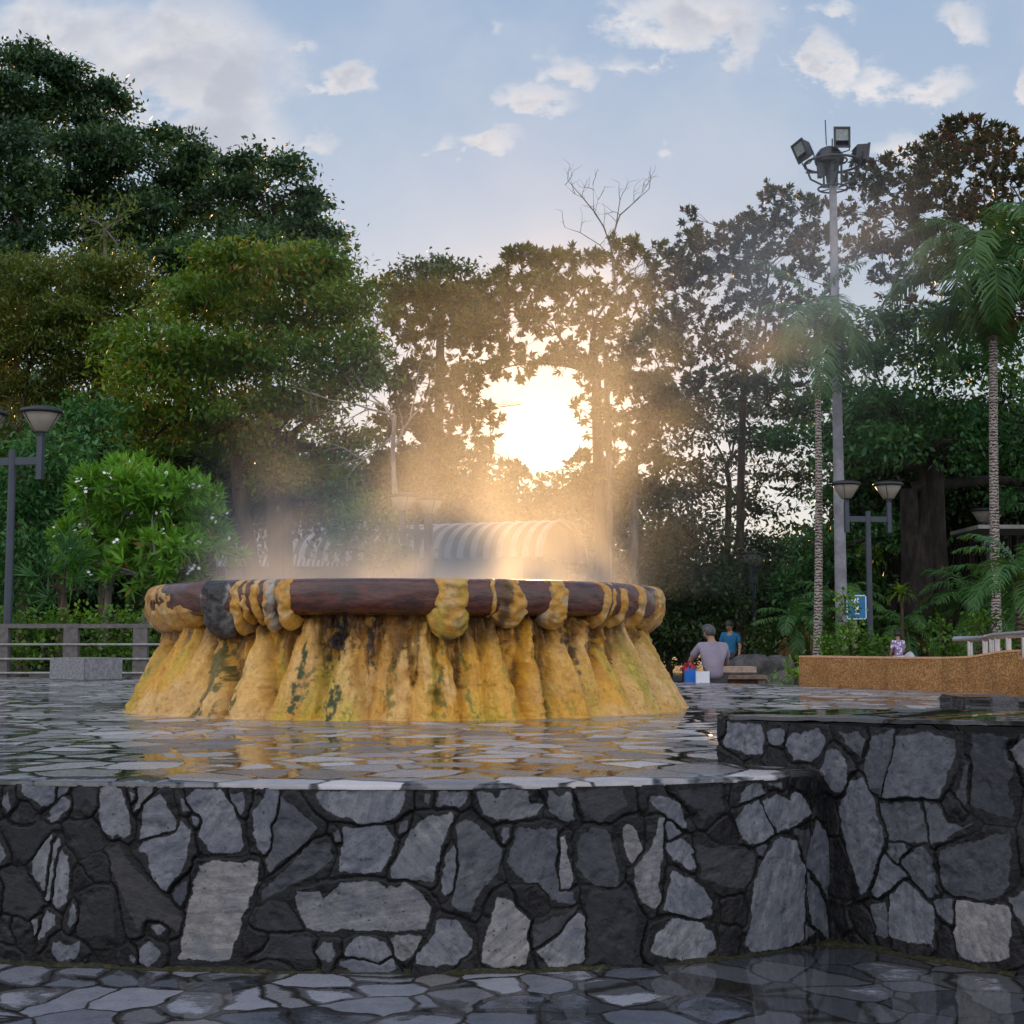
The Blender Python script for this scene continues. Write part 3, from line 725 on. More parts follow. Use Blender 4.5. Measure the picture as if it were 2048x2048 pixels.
D1 = [
 (.8, .1, [(120,150),(310,165),(340,250),(330,340),(230,330),(90,280)]), (.7, .1, [(370,210),(420,175),(465,200),(460,260),(420,285),(380,260)]),
 (.72, .1, [(520,215),(680,190),(710,230),(690,310),(630,380),(530,370),(480,280)]), (.42, .1, [(810,200),(930,200),(970,250),(930,360),(850,280)]),
 (.62, .1, [(740,325),(800,320),(860,400),(850,520),(810,580),(760,550),(700,440)]), (.36, 0, [(1010,230),(1130,200),(1135,330),(1060,590),(990,560),(960,420)]),
 (.48, 0, [(1160,240),(1340,210),(1510,250),(1490,400),(1420,600),(1090,590)]), (.20, 0, [(1640,230),(1850,240),(1860,740),(1600,640)]),
 (.25, 0, [(1580,420),(1605,400),(1590,650),(1510,610)]), (.6, .0, [(860,510),(950,490),(1030,690),(1090,850),(1010,1150),(950,1190),(870,960),(800,690),(850,580)]),
 (.45, .1, [(1050,650),(1290,640),(1330,740),(1350,880),(1110,860)]), (.42, .1, [(1330,640),(1400,660),(1470,760),(1560,790),(1610,770),(1460,860),(1370,890)]),
 (.28, .1, [(1440,930),(1650,870),(1850,830),(1850,1150),(1740,1235),(1500,1210),(1420,1100)]), (.5, .1, [(1110,890),(1190,880),(1220,930),(1160,1000),(1100,940)]),
 (.6, 0, [(1080,950),(1210,1090),(1050,1230),(1010,1180)]), (.45, 0, [(1190,990),(1330,900),(1385,1000),(1400,1200),(1350,1220),(1280,1130)]),
 (.5, .1, [(1000,1280),(1100,1230),(1100,1440),(1030,1430)]), (.68, .1, [(1120,1200),(1200,1130),(1370,1270),(1385,1520),(1200,1490),(1115,1440)]),
 (.5, .1, [(1390,1240),(1500,1230),(1510,1390),(1420,1310)]), (.95, .8, [(1530,1240),(1860,1270),(1850,1580),(1720,1620),(1550,1580),(1520,1420)])]
reg(1420, 1400, .325, D1, 'B')
reg(1420, 1400, .325, [
 (.75, .1, [(380,860),(430,845),(510,870),(555,1050),(555,1480),(400,1540),(250,1550),(215,1500),(240,1350),(250,1180),(310,1000)]),
 (.6, 0, [(650,740),(700,840),(760,1020),(850,1200),(870,1380),(750,1300),(680,1130),(600,1020),(600,900)]),
 (.6, 0, [(598,1080),(660,1170),(730,1330),(780,1460),(730,1480),(620,1380),(590,1250)]),
 (.8, .1, [(150,740),(210,660),(288,630),(385,800),(385,830),(240,895),(190,860),(160,800)]),
 (.8, .1, [(312,630),(400,580),(450,600),(490,620),(520,570),(580,620),(605,700),(550,750),(400,825)]),
 (.65, .1, [(170,630),(220,540),(290,515),(320,570),(250,610)]), (.6, .1, [(345,520),(430,500),(430,540),(370,530)]),
 (.5, .1, [(290,910),(350,890),(320,970)]), (.22, .1, [(520,810),(600,810),(600,890),(570,980)]), (.5, .1, [(570,1400),(620,1430),(560,1490)])])

rng = np.random.default_rng(4)
# wall surfaces as (along, height) sheets
xs_ = np.linspace(-3.4, XI + .01, 4000); ys_ = y_front(xs_); sl_ = np.concatenate([[0], np.cumsum(np.hypot(np.diff(xs_), np.diff(ys_)))])
rd = Vector((3.2, .25, 0)).normalized(); AXI = (Vector((XI, line_y(XI), 0)) - Vector((A.x, A.y, 0))).length; LAB = (Vector((B.x, B.y, 0)) - Vector((A.x, A.y, 0))).length
def fr_pos(s):
    x = np.interp(s, sl_, xs_); y = y_front(x); e = .01; dy = (y_front(x + e) - y_front(x - e)) / (2 * e); q = np.sqrt(1 + dy * dy)
    return x, y, dy / q, -1 / q
def bk_pos(s):
    u = np.clip(s, 0, LAB); v_ = np.maximum(s - LAB, 0); x = A.x + AB.x * u + rd.x * v_; y = A.y + AB.y * u + rd.y * v_
    f = (s > LAB); return x, y, np.where(f, rd.y, ABn.x), np.where(f, -rd.x, ABn.y)
polF, polB = [], []
for tgt, tone, warm, pts in S:
    if tgt == 'F':
        q = [hit_front(a, b)[0] for a, b in pts]; polF.append((np.array([(np.interp(p.x, xs_, sl_), p.z) for p in q]), tone, warm))
    else:
        q = [hit_block(a, b)[0] for a, b in pts]; polB.append((np.array([((p - Vector((A.x, A.y, p.z))).dot(AB), p.z) for p in q]), tone, warm))
def sdist(px, pz, poly):
    d2 = np.full(px.shape, 1e9); ins = np.zeros(px.shape, bool); n = len(poly)
    for i in range(n):
        (ax, az), (bx_, bz) = poly[i], poly[(i + 1) % n]; ex, ez = bx_ - ax, bz - az; wx_, wz = px - ax, pz - az
        t = np.clip((wx_ * ex + wz * ez) / (ex * ex + ez * ez + 1e-12), 0, 1); d2 = np.minimum(d2, (wx_ - ex * t) ** 2 + (wz - ez * t) ** 2)
        c = ((az > pz) != (bz > pz)); ins ^= c & (px < (bx_ - ax) * (pz - az) / (bz - az + 1e-12) + ax)
    return np.where(ins, -1, 1) * np.sqrt(d2)
def masonry(polys, pos, s0, s1, ztop, parent, res=.0042, seed=0):
    """a wall face of fitted slates: joints, tilted faces, tide lines"""
    ns = int((s1 - s0) / res); nz_ = int(ztop / res); sv = np.linspace(s0, s1, ns); zv = np.linspace(0, ztop, nz_)
    Sg, Zg = np.meshgrid(sv, zv)
    wS = Sg + .011 * (fbm(Sg * 11, Zg * 11, seed, 3, 3) - .45) + .012 * (fbm(Sg * 45, Zg * 45, seed, 4, 3) - .45); wZ = Zg + .011 * (fbm(Sg * 11, Zg * 11, seed + 9, 5, 3) - .45) + .012 * (fbm(Sg * 45, Zg * 45, seed + 9, 6, 3) - .45)
    D1 = np.full(Sg.shape, 9.0); D2 = D1.copy(); ID = np.zeros(Sg.shape, int); tn, wm, tx, tz, hh_, cs, cz, fil = [], [], [], [], [], [], [], []
    def put(poly, tone, warm, filler):
        m_ = .16; i0, i1 = np.searchsorted(sv, (poly[:, 0].min() - m_, poly[:, 0].max() + m_)); j0, j1 = np.searchsorted(zv, (poly[:, 1].min() - m_, poly[:, 1].max() + m_))
        if i1 <= i0 or j1 <= j0: return
        sl = (slice(j0, j1), slice(i0, i1)); d = sdist(wS[sl], wZ[sl], poly); k_ = len(tn); a_, b_ = D1[sl], D2[sl]
        nw = d < a_; D2[sl] = np.where(nw, a_, np.minimum(b_, d)); D1[sl] = np.where(nw, d, a_); ID[sl] = np.where(nw, k_, ID[sl])
        tn.append(tone); wm.append(warm); tx.append(rng.normal(0, .05)); tz.append(rng.normal(0, .05)); hh_.append(rng.uniform(.004, .013) * (.7 if filler else 1)); cs.append(poly[:, 0].mean()); cz.append(poly[:, 1].mean()); fil.append(filler)
    for poly, tone, warm in polys: put(poly, tone, warm, False)
    fails = 0; 
    while fails < 260:
        s_, z_ = rng.uniform(s0, s1), rng.uniform(.01, ztop - .01); j, i = min(nz_ - 1, int(z_ / ztop * nz_)), min(ns - 1, int((s_ - s0) / (s1 - s0) * ns)); r_ = D1[j, i]
        big_ = (s_ > s0 + .02) and (s_ < sv[0] + .0)
        if r_ < .034: fails += 1; continue
        far = min(r_, .16); q = int(rng.integers(5, 8)); an = np.sort(rng.uniform(0, 2 * PI, q)) if False else np.arange(q) * 2 * PI / q + rng.uniform(-.35, .35, q)
        el_ = rng.uniform(.7, 1.25); rr = far * rng.uniform(.78, 1.02, q); poly = np.stack([s_ + np.cos(an) * rr * el_, z_ + np.sin(an) * rr / el_], 1); poly[:, 1] = np.clip(poly[:, 1], .004, ztop - .004)
        outside = pos is fr_pos and s_ < np.interp(-1.86, xs_, sl_) or (pos is bk_pos and s_ > LAB + .03)
        put(poly, rng.uniform(.05, .9) if outside else rng.uniform(.03, .20), rng.uniform(0, .6), not outside); fails = max(0, fails - 8)
    tn, wm, tx, tz, hh_, cs, cz, fil = map(np.array, (tn, wm, tx, tz, hh_, cs, cz, fil))
    jt = np.clip((D2 - D1) / 2, 0, .2); jt = np.minimum(jt, np.clip(.05 - D1, 0, .2))
    rise = sstep(.0004, .0065, jt); dS, dZ = Sg - cs[ID], Zg - cz[ID]
    rough_ = fbm(Sg * 30, Zg * 9, seed + 2, 7, 5) - .48; chip = np.maximum(0, fbm(Sg * 16, Zg * 16, seed + 4, 8, 4) - .56)
    H = .002 + rise * (hh_[ID] + tx[ID] * dS + tz[ID] * dZ + .010 * rough_ - .05 * chip) + .003 * (fbm(Sg * 70, Zg * 70, seed, 10, 2) - .5) * (1 - rise)
    H = np.clip(H, .0015, .045)
    x, y, nx_, ny_ = pos(Sg); V = np.stack([x + nx_ * H, y + ny_ * H, Zg + .003], -1).reshape(-1, 3)
    I, J = np.meshgrid(np.arange(ns - 1), np.arange(nz_ - 1)); Q = np.stack([J * ns + I, J * ns + I + 1, (J + 1) * ns + I + 1, (J + 1) * ns + I], -1).reshape(-1, 4)
    me = quads_mesh('stone_facing', V, Q, smooth=True)
    dry = np.where(fil[ID], .25 + .0 * D1, np.clip(.52 - D1 / .030, 0, 1)) * sstep(.000, .008, jt)
    for nm, dat in (('dry', dry), ('tone', tn[ID]), ('warm', wm[ID]), ('joint', rise), ('turn', _hash(ID.astype(np.int64), ID.astype(np.int64) * 0, ID.astype(np.int64) * 0, 3))):
        at = me.attributes.new(nm, 'FLOAT', 'POINT'); at.data.foreach_set('value', dat.astype(np.float32).ravel())
    world_part(link('stone_facing', me, M['stone']), parent)
masonry(polF, fr_pos, 0.0, sl_[-1], ZT - .016, wall, seed=1)
masonry(polB, bk_pos, .004, LAB + 2.6, CZ - .318, blk, seed=5)

# moss line along the foot of the walls
mb = MB(); xs = np.linspace(-4, XI - .02, 420); vs = []
for x in xs:
    y = float(y_front(x)); a = .008 + .035 * float(fbm(x * 6, 0, 1, 3)); h = .002 + .014 * float(fbm(x * 11, 2, 0, 4))
    vs += [(x, y - a, .005), (x, y - a * .35, .006 + h), (x, y + .004, .010 + h * 1.2)]
mb.add(vs, [(i * 3 + j, (i + 1) * 3 + j, (i + 1) * 3 + j + 1, i * 3 + j + 1) for i in range(len(xs) - 1) for j in range(2)], True)
L = (Vector((B.x, B.y)) - Vector((XI, line_y(XI)))).length; vs = []; m_ = 120
for i in range(m_):
    f = i / (m_ - 1); p = Vector((XI, line_y(XI), 0)).lerp(Vector((B.x, B.y, 0)), f)
    a = .015 + .03 * float(fbm(p.x * 9, 1, 1, 3)) + .10 * max(0, 1 - f * 6); h = .004 + .016 * float(fbm(p.x * 12, 2, 0, 4))
    q = p + ABn * a; vs += [(q.x, q.y, .005), ((p + ABn * a * .3).x, (p + ABn * a * .3).y, .006 + h), (p.x - ABn.x * .003, p.y - ABn.y * .003, .01 + h)]
mb.add(vs, [(i * 3 + j, (i + 1) * 3 + j, (i + 1) * 3 + j + 1, i * 3 + j + 1) for i in range(m_ - 1) for j in range(2)], True)
tag(mb.build('moss', M['moss']), kind='stuff')

# small slab on the terrace at the right
c0 = G(1921, 1428, ZT)
sb = MB(); 
bmv = bmesh.new(); bmesh.ops.create_cube(bmv, size=1.0)
for v_ in bmv.verts: v_.co = Vector((v_.co.x * 1.9, v_.co.y * .55, v_.co.z * .115))
bmesh.ops.bevel(bmv, geom=list(bmv.edges), offset=.012, segments=2, affect='EDGES')
bmesh.ops.subdivide_edges(bmv, edges=list(bmv.edges), cuts=3, use_grid_fill=True)
for v_ in bmv.verts: v_.co += Vector((0, 1, 0)) * .02 * (float(fbm(v_.co.x * 6, v_.co.y * 6, v_.co.z * 6, 8)) - .5)
me = bpy.data.meshes.new('stone_slab'); bmv.to_mesh(me); bmv.free()
o = link('stone_slab', me, M['walltop']); o.location = (c0.x + .97, c0.y + .28, ZT + .057)
tag(o, 'low dark slate slab lying on the terrace behind the raised wall', 'slab')
# ------------------------------------------------------------------ hot spring basin
FC = Vector(((817 - 1024) / FPX * 11.15, 11.15, ZT)); RB, RR = 2.13, 1.95
RIM_T, RIM_B = 1.536, 1.297
spring = empty('hot_spring_basin', FC, 'round steaming hot spring basin with a maroon rim over ochre mineral flowstone', 'hot spring')
def theta(px, R):               # where a photo column meets the basin's near side (0 = towards the viewer)
    r = ray(px, 1300); dx, dy = r[0], r[1]; L = math.hypot(dx, dy); dx /= L; dy /= L
    b = dx * FC.x + dy * FC.y; c = FC.x ** 2 + FC.y ** 2 - R * R; dsc = b * b - c
    if dsc <= 0:
        return (1 if dx * FC.y - dy * FC.x > 0 else -1) * (PI / 2 - math.asin(min(1, R / math.hypot(FC.x, FC.y)))) + math.atan2(-FC.x, FC.y) * 0
    t = b - math.sqrt(dsc); x, y = dx * t - FC.x, dy * t - FC.y
    return math.atan2(x, -y)
zx = lambda q: 200 + q * .6211   # zoomed column -> photo column
# base left, base right, apex column, apex height (0 top .. 1 foot), bulge 0..1
cones = [(78, 250, 238, .10, 1.0), (165, 292, 300, .12, .96), (285, 368, 345, .18, .98), (362, 512, 478, .12, 1.0), (505, 705, 640, .08, 1.0),
 (640, 705, 690, .55, .9), (686, 848, 775, .25, 1.0), (755, 850, 800, .15, .72), (855, 935, 915, .2, .85), (900, 1018, 990, .35, 1.0), (1005, 1090, 1060, .12, .98),
 (1060, 1180, 1120, .2, 1.0), (1160, 1282, 1200, .08, .98), (1240, 1392, 1285, .05, 1.0), (1380, 1480, 1400, .04, .97), (1470, 1625, 1495, .04, 1.0),
 (1570, 1680, 1590, .04, .93), (1620, 1765, 1660, .28, 1.0), (1715, 1845, 1735, .04, 1.0), (1790, 1886, 1800, .06, 1.0)]
CN = []
for a, b, ap, ah, bu in cones:
    ta, tb = theta(zx(a), RB), theta(zx(b), RB); tp = theta(zx(ap) * .96 + 817 * .04, 1.86)
    CN.append(((ta + tb) / 2, max(.055, (tb - ta) / 2 * 1.02), tp, ah, bu))
rg = np.random.default_rng(9)
lo_t = CN[0][0] - CN[0][1]; hi_t = CN[-1][0] + CN[-1][1]
tt = hi_t
while tt < lo_t + 2 * PI:                                  # the far side
    wd = rg.uniform(.07, .16); CN.append((tt + wd, wd * 1.1, tt + wd + rg.uniform(-.04, .04), rg.uniform(.05, .25), rg.uniform(.92, 1))); tt += 2 * wd * .92
nt, nz = 1700, 170
TH = np.linspace(-PI, PI, nt, endpoint=False); TT = np.linspace(0, 1, nz)
th, t = np.meshgrid(TH, TT)
HF = RIM_B + .05 - ZT
neck = 1.735 + .12 * t
r = neck + .05 * (fbm(np.cos(th) * 9, np.sin(th) * 9, t * 2.2, 2) - .5) * 2 * (1 - t)
cone_id = np.full(th.shape, -1); edge = np.zeros(th.shape)
for ci, (tc, hw, tp, ah, bu) in enumerate(CN):
    s = np.clip((t - ah) / (1 - ah), 0, 1)
    wob = .022 * (fbm(t * 5 + ci * 7, th * 0 + ci, 0, 31) - .5) * 2
    cen = tp + (tc - tp) * s ** .9 + wob
    w_ = hw * (.13 + .90 * s ** .85)
    uu = (th - cen + PI) % (2 * PI) - PI
    q = np.clip(1 - (uu / w_) ** 2, 0, 1)
    rb = neck + (RB * bu + (1 - bu) * .3 * RB * 0 - neck) * (s ** .72) 
    rb = 1.76 + (RB * (.55 + .45 * bu) + (RB * .45 * (1 - bu)) * .0 - 1.76) * s ** .86
    rr = neck + (rb - neck) * q ** .46 + .035 * q ** .5 * np.exp(-((s - .06) / .08) ** 2)
    rr = np.where((t > ah) & (q > 0), rr, 0)
    m_ = rr > r
    r = np.maximum(r, rr); cone_id = np.where(m_, ci, cone_id)
# soften the creases a little, then drips, folds and a rough skin
for _ in range(1): r = (np.roll(r, 1, 1) + 2 * r + np.roll(r, -1, 1)) / 4
cx, sx = np.cos(th), np.sin(th)
fold = fbm(cx * 14, sx * 14, t * 1.2, 5, 4) - .48
gran = fbm(cx * 42, sx * 42, t * 14, 6, 4) - .48
knob = np.maximum(0, fbm(cx * 16, sx * 16, t * 7, 8, 3) - .5)
rib = fbm(cx * 52, sx * 52, t * 1.3, 9, 3) - .45
r = r + .020 * rib * sstep(.05, .3, t)
gr2 = fbm(cx * 75, sx * 75, t * 24, 7, 3) - .45
r = r + .034 * fold * (.4 + .6 * t) + .026 * gran + .018 * gr2 + .34 * knob * np.clip(1.0 - t * 1.9, 0, 1)
ridge = np.abs(fbm(cx * 34, sx * 34, t * 1.6, 14, 3) - .47)
r = r + np.where(cone_id < 0, .06 * np.clip(.10 - ridge, 0, .1) / .1, .018 * np.clip(.07 - ridge, 0, .07) / .07) * sstep(0, .12, t)
r = np.where(t > .985, r + .012, r)
Xw = FC.x + r * np.sin(th); Yw = FC.y - r * np.cos(th); Zw = ZT - .005 + (1 - t) * HF
V = np.stack([Xw, Yw, Zw], -1).reshape(-1, 3)
ii = np.arange(nt); jj = np.arange(nz - 1)
I, J = np.meshgrid(ii, jj); I2 = (I + 1) % nt
Q = np.stack([J * nt + I, (J + 1) * nt + I, (J + 1) * nt + I2, J * nt + I2], -1).reshape(-1, 4)
me = quads_mesh('flowstone', V, Q, smooth=True)
# mineral colours (stains, plus shade painted into gaps and crevices)
def lerp(a, b, f): return a + (b - a) * f[..., None]
och = np.array((.82, .43, .042)); peach = np.array((.82, .52, .19)); deep = np.array((.50, .22, .02)); lime = np.array((.58, .46, .04))
mosc = np.array((.055, .075, .012)); blackc = np.array((.028, .017, .010)); brown = np.array((.16, .075, .018)); whit = np.array((.62, .60, .56))  # blackc paints shade into the crevices under the rim
nA = fbm(cx * 5, sx * 5, t * 2.0, 21, 4); nB = fbm(cx * 22, sx * 22, t * 5, 22, 5); nC = fbm(cx * 30, sx * 30, t * 2.2, 23, 4); nD = fbm(cx * 9, sx * 9, t * .8, 24, 4)
col = lerp(np.broadcast_to(och, th.shape + (3,)), peach, sstep(.42, .62, nA))
col = lerp(col, brown * .8, np.where(cone_id < 0, sstep(.34, .5, nB) * .85, 0))  # painted shade: brown darkens the recessed gaps between cones
pk = _hash(cone_id.astype(np.int64), 0 * cone_id, 0 * cone_id, 12)
col = lerp(col, peach * 1.02, np.clip((pk - .45) * 1.6, 0, .75)); col = lerp(col, deep * 1.25, np.clip((.3 - pk) * 1.5, 0, .4))
col = lerp(col, lime, sstep(.50, .66, nD) * .75 * sstep(.1, .6, t))
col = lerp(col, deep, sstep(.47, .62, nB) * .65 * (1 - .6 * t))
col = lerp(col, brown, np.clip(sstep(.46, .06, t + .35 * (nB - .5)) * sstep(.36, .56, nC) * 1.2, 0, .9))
nD2 = fbm(cx * 18, sx * 18, t * 4, 25, 3); nE = fbm(cx * 95, sx * 95, t * 20, 26, 4)
nF = fbm(cx * 130, sx * 130, t * 26, 27, 3)
col = lerp(col, mosc * 2.2, sstep(.66, .74, nF * .8 + nD * .35) * .7 * sstep(.2, .6, t))
def patch(pxz, wz, t0, t1, c, amt=1.0, thr=.45, nn=nB):
    a = theta(zx(pxz), RB - .1); hw = abs(theta(zx(pxz + wz), RB - .1) - theta(zx(pxz - wz), RB - .1)) / 2
    tj = t + .25 * (nC - .48); aj = th + hw * 1.6 * (nD2 - .48)
    m_ = np.clip(1.25 - np.abs(aj - a) / hw, 0, 1) * sstep(t0 - .14, t0 + .14, tj) * sstep(t1 + .16, t1 - .12, tj)
    return lerp(col, c, np.clip(sstep(.565 + (thr - .38) * .5, .71 + (thr - .38) * .5, nE * 1.0 + m_ * .24 - .02) * amt * np.clip(m_ * 3, 0, 1), 0, 1))
col = patch(325, 36, .25, 1, mosc, .85, .38); col = patch(420, 35, .5, 1, lime * .6, .8); col = patch(430, 22, .72, .95, mosc, .8)
col = patch(635, 17, .3, 1.0, mosc, 1, .32); col = patch(655, 30, .45, .8, mosc * 1.5, .7)
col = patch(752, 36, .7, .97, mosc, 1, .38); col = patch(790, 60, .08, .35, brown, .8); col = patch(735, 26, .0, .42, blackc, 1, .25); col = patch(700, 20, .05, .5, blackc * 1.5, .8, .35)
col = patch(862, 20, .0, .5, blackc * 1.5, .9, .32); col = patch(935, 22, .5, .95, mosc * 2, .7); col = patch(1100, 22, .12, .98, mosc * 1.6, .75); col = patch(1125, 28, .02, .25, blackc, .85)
col = patch(1185, 22, .3, .95, mosc * 2.2, .75); col = patch(1070, 18, .3, 1, lime * .7, .8); col = patch(1320, 30, .3, .95, lime * .75, .8); col = patch(1440, 16, .35, .98, mosc * 2.4, .75)
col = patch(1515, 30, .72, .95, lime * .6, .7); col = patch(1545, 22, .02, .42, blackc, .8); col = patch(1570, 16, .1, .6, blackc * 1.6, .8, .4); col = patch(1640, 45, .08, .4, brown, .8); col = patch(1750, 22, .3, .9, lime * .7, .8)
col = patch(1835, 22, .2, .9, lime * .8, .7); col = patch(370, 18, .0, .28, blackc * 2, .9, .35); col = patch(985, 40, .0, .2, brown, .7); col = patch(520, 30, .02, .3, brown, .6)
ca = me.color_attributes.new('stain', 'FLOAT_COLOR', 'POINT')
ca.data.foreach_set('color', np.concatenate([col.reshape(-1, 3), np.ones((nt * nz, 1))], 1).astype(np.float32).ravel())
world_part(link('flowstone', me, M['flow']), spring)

# rim: a rounded, slightly uneven ring
prof = []
for q in np.linspace(0, 1, 26):
    a = PI / 2 - q * PI * 1.02
    prof.append((math.copysign(abs(math.cos(a)) ** .55, math.cos(a)), math.copysign(abs(math.sin(a)) ** .75, math.sin(a))))
zc, hh = (RIM_T + RIM_B) / 2, (RIM_T - RIM_B) / 2
nt2 = 720; TH2 = np.linspace(-PI, PI, nt2, endpoint=False)
ringp = [(1.50, RIM_T - .02), (1.60, RIM_T - .004)] + [(RR - .15 + .15 * a, zc + hh * b) for a, b in prof] + [(1.62, RIM_B + .02)]
V = []
for pr, pz in ringp:
    dn = .036 * (fbm(np.cos(TH2) * 7, np.sin(TH2) * 7, pz * 6, 41, 4) - .5) * (1 if pr > 1.7 else .2)
    rr = pr + dn; V.append(np.stack([FC.x + rr * np.sin(TH2), FC.y - rr * np.cos(TH2), pz + .012 * (fbm(np.cos(TH2) * 4, np.sin(TH2) * 4, 0, 43) - .5) + 0 * TH2], -1))
V = np.concatenate(V); nr = len(ringp)
I, J = np.meshgrid(np.arange(nt2), np.arange(nr - 1)); I2 = (I + 1) % nt2
Q = np.stack([J * nt2 + I, (J + 1) * nt2 + I, (J + 1) * nt2 + I2, J * nt2 + I2], -1).reshape(-1, 4)
world_part(link('rim', quads_mesh('rim', V, Q, smooth=True), M['rim']), spring)
mb = MB(); mb.lathe((FC.x, FC.y, 0), [(0.001, RIM_T - .035), (1.56, RIM_T - .035)], 48)
world_part(mb.build('hot_water', M['water']), spring)
mb = MB(); mb.lathe((FC.x, FC.y, 0), [(1.70, RIM_B + .12), (1.70, ZT)], 64)
world_part(mb.build('basin_wall', M['bark_dark']), spring)

# mineral drapes that hang over the rim: left, right (zoom px), z of the lower end, thickness, colour kind
drapes = [(182, 240, 1.19, .018, 'o'), (312, 412, 1.145, .050, 'k'), (412, 446, 1.17, .035, 'o'), (446, 470, 1.235, .020, 'o'), (478, 512, 1.235, .020, 'o'), (514, 566, 1.19, .045, 'w'),
 (566, 614, 1.20, .050, 'o'), (1070, 1196, 1.145, .085, 'y'), (1262, 1280, 1.28, .014, 'o'), (1284, 1372, 1.215, .040, 'm'), (1440, 1522, 1.205, .045, 'w2'),
 (1618, 1646, 1.22, .030, 'w2'), (1652, 1666, 1.27, .012, 'o'), (1676, 1704, 1.22, .024, 'o'), (1734, 1764, 1.22, .030, 'w2'), (1790, 1812, 1.20, .026, 'o'), (1808, 1832, 1.19, .018, 'o')]
def drape(a, b, zend, thk, kind, sd, t0=None, t1=None):
    if t0 is None: t0, t1 = theta(zx(a), RR), theta(zx(b), RR)
    nu, nv = max(14, int((t1 - t0) * 150)), 60
    u = np.linspace(-1, 1, nu); v = np.linspace(0, 1, nv); U, Vv = np.meshgrid(u, v)
    # profile: along the rim from its top over the side, then down to zend and back in
    pr = [(1.74, RIM_T)] + [(RR - .15 + .15 * p, zc + hh * q) for p, q in prof[:18]]
    kk = int(np.argmin([abs(z - (zc - hh * .3)) for _, z in pr])); pr = pr[:kk + 1]
    rl, zl = pr[-1]
    pr += [(rl - .01, (zl * 2 + zend) / 3), (rl - .04, (zl + 2 * zend) / 3), (rl - .085, zend + .02), (rl - .13, zend), (rl - .19, zend + .03), (rl - .24, zend + .10)]
    L = np.concatenate([[0], np.cumsum([math.hypot(pr[i + 1][0] - pr[i][0], pr[i + 1][1] - pr[i][1]) for i in range(len(pr) - 1)])]); L /= L[-1]
    R0 = np.interp(Vv, L, [p[0] for p in pr]); Z0 = np.interp(Vv, L, [p[1] for p in pr])
    nw = fbm(Vv * 4 + sd * 3, U * 0 + sd, 0, 51) - .5
    T = (t0 + t1) / 2 + U * (t1 - t0) / 2 * (1 + 1.0 * nw + .10 * Vv) + .03 * (fbm(Vv * 9 + sd, U * 0, sd * 2, 55) - .5)
    prf = np.clip(1 - U ** 2, 0, 1) ** .45
    top_in = sstep(0, .12, Vv)
    cx_, sx_ = np.cos(T), np.sin(T)
    lump = fbm(cx_ * 30, sx_ * 30, Z0 * 22, 52 + sd, 4) - .45
    Rr = R0 + (thk * .75 * prf * (.45 + .55 * Vv) + .115 * lump * prf * min(1, thk * 22) - .03 * (1 - prf)) * (.35 + .65 * top_in)
    sc_ = (zc - hh) ; drop = np.clip((sc_ + .06 - Z0) / .1, 0, 1)
    Z = Z0 + (1 - prf) * drop * (sc_ - zend) * .75 + .03 * (fbm(T * 24, 0, sd, 53) - .5) * drop
    V = np.stack([FC.x + Rr * np.sin(T), FC.y - Rr * np.cos(T), Z], -1).reshape(-1, 3)
    I, J = np.meshgrid(np.arange(nu - 1), np.arange(nv - 1))
    Q = np.stack([J * nu + I, (J + 1) * nu + I, (J + 1) * nu + I + 1, J * nu + I + 1], -1).reshape(-1, 4)
    me = quads_mesh('mineral_drape', V, Q, smooth=True)
    nB = fbm(cx_ * 40, sx_ * 40, Z0 * 20, 60 + sd, 4); nS = fbm(cx_ * 34, sx_ * 34, Z0 * 3, 61 + sd, 4)
    c = lerp(np.broadcast_to(np.array((.66, .34, .045)), T.shape + (3,)), np.array((.64, .44, .18)), sstep(.42, .6, nB))
    c = lerp(c, deep * .8, sstep(.46, .62, nS) * .8)
    ew = sstep(.62, .95, np.abs(U) + .3 * (nB - .5))
    if kind == 'k':
        c = lerp(np.broadcast_to(np.array((.030, .028, .030)), T.shape + (3,)), np.array((.10, .095, .095)), sstep(.45, .62, nS)); c = lerp(c, whit * .7, ew * sstep(.35, .6, nB) * .9)
    if kind == 'w':
        c = lerp(c, whit * .75, sstep(.40, .58, nS) * .95); c = lerp(c, np.array((.06, .05, .05)), sstep(.55, .65, nB) * .7)
    if kind == 'w2':
        c = lerp(c, whit * .8, (sstep(.35, .9, np.abs(U + .25)) * sstep(.38, .55, nB)) * .75)
    if kind == 'y':
        c = lerp(c, np.array((.62, .46, .06)), sstep(.4, .6, nS) * .8); c = lerp(c, mosc * 1.2, sstep(.44, .58, nB) * sstep(.55, .85, Vv) * .95); c = lerp(c, whit, sstep(.16, .05, Vv) * .7)
    if kind == 'm':
        c = lerp(c, np.array((.05, .030, .022)), sstep(.46, .56, nS) * .8); c = lerp(c, whit * .9, sstep(.2, .05, Vv) * sstep(.4, .55, nB) * .8)
    ca = me.color_attributes.new('stain', 'FLOAT_COLOR', 'POINT')
    ca.data.foreach_set('color', np.concatenate([c.reshape(-1, 3), np.ones((nu * nv, 1))], 1).astype(np.float32).ravel())
    world_part(link('mineral_drape', me, M['flow']), spring)
for i, dd in enumerate(drapes):
    if i == 0: drape(*dd, i, -1.66, theta(zx(240), RR))
    elif i == len(drapes) - 1: drape(*dd, i, theta(zx(1808), RR), 1.50)
    else: drape(*dd, i)
for i in range(9):                                          # the far side has its own
    a = PI * .60 + i * .235; drape(0, 0, rg.uniform(1.16, 1.24), rg.uniform(.03, .06), 'o', 30 + i, a, a + rg.uniform(.05, .14))
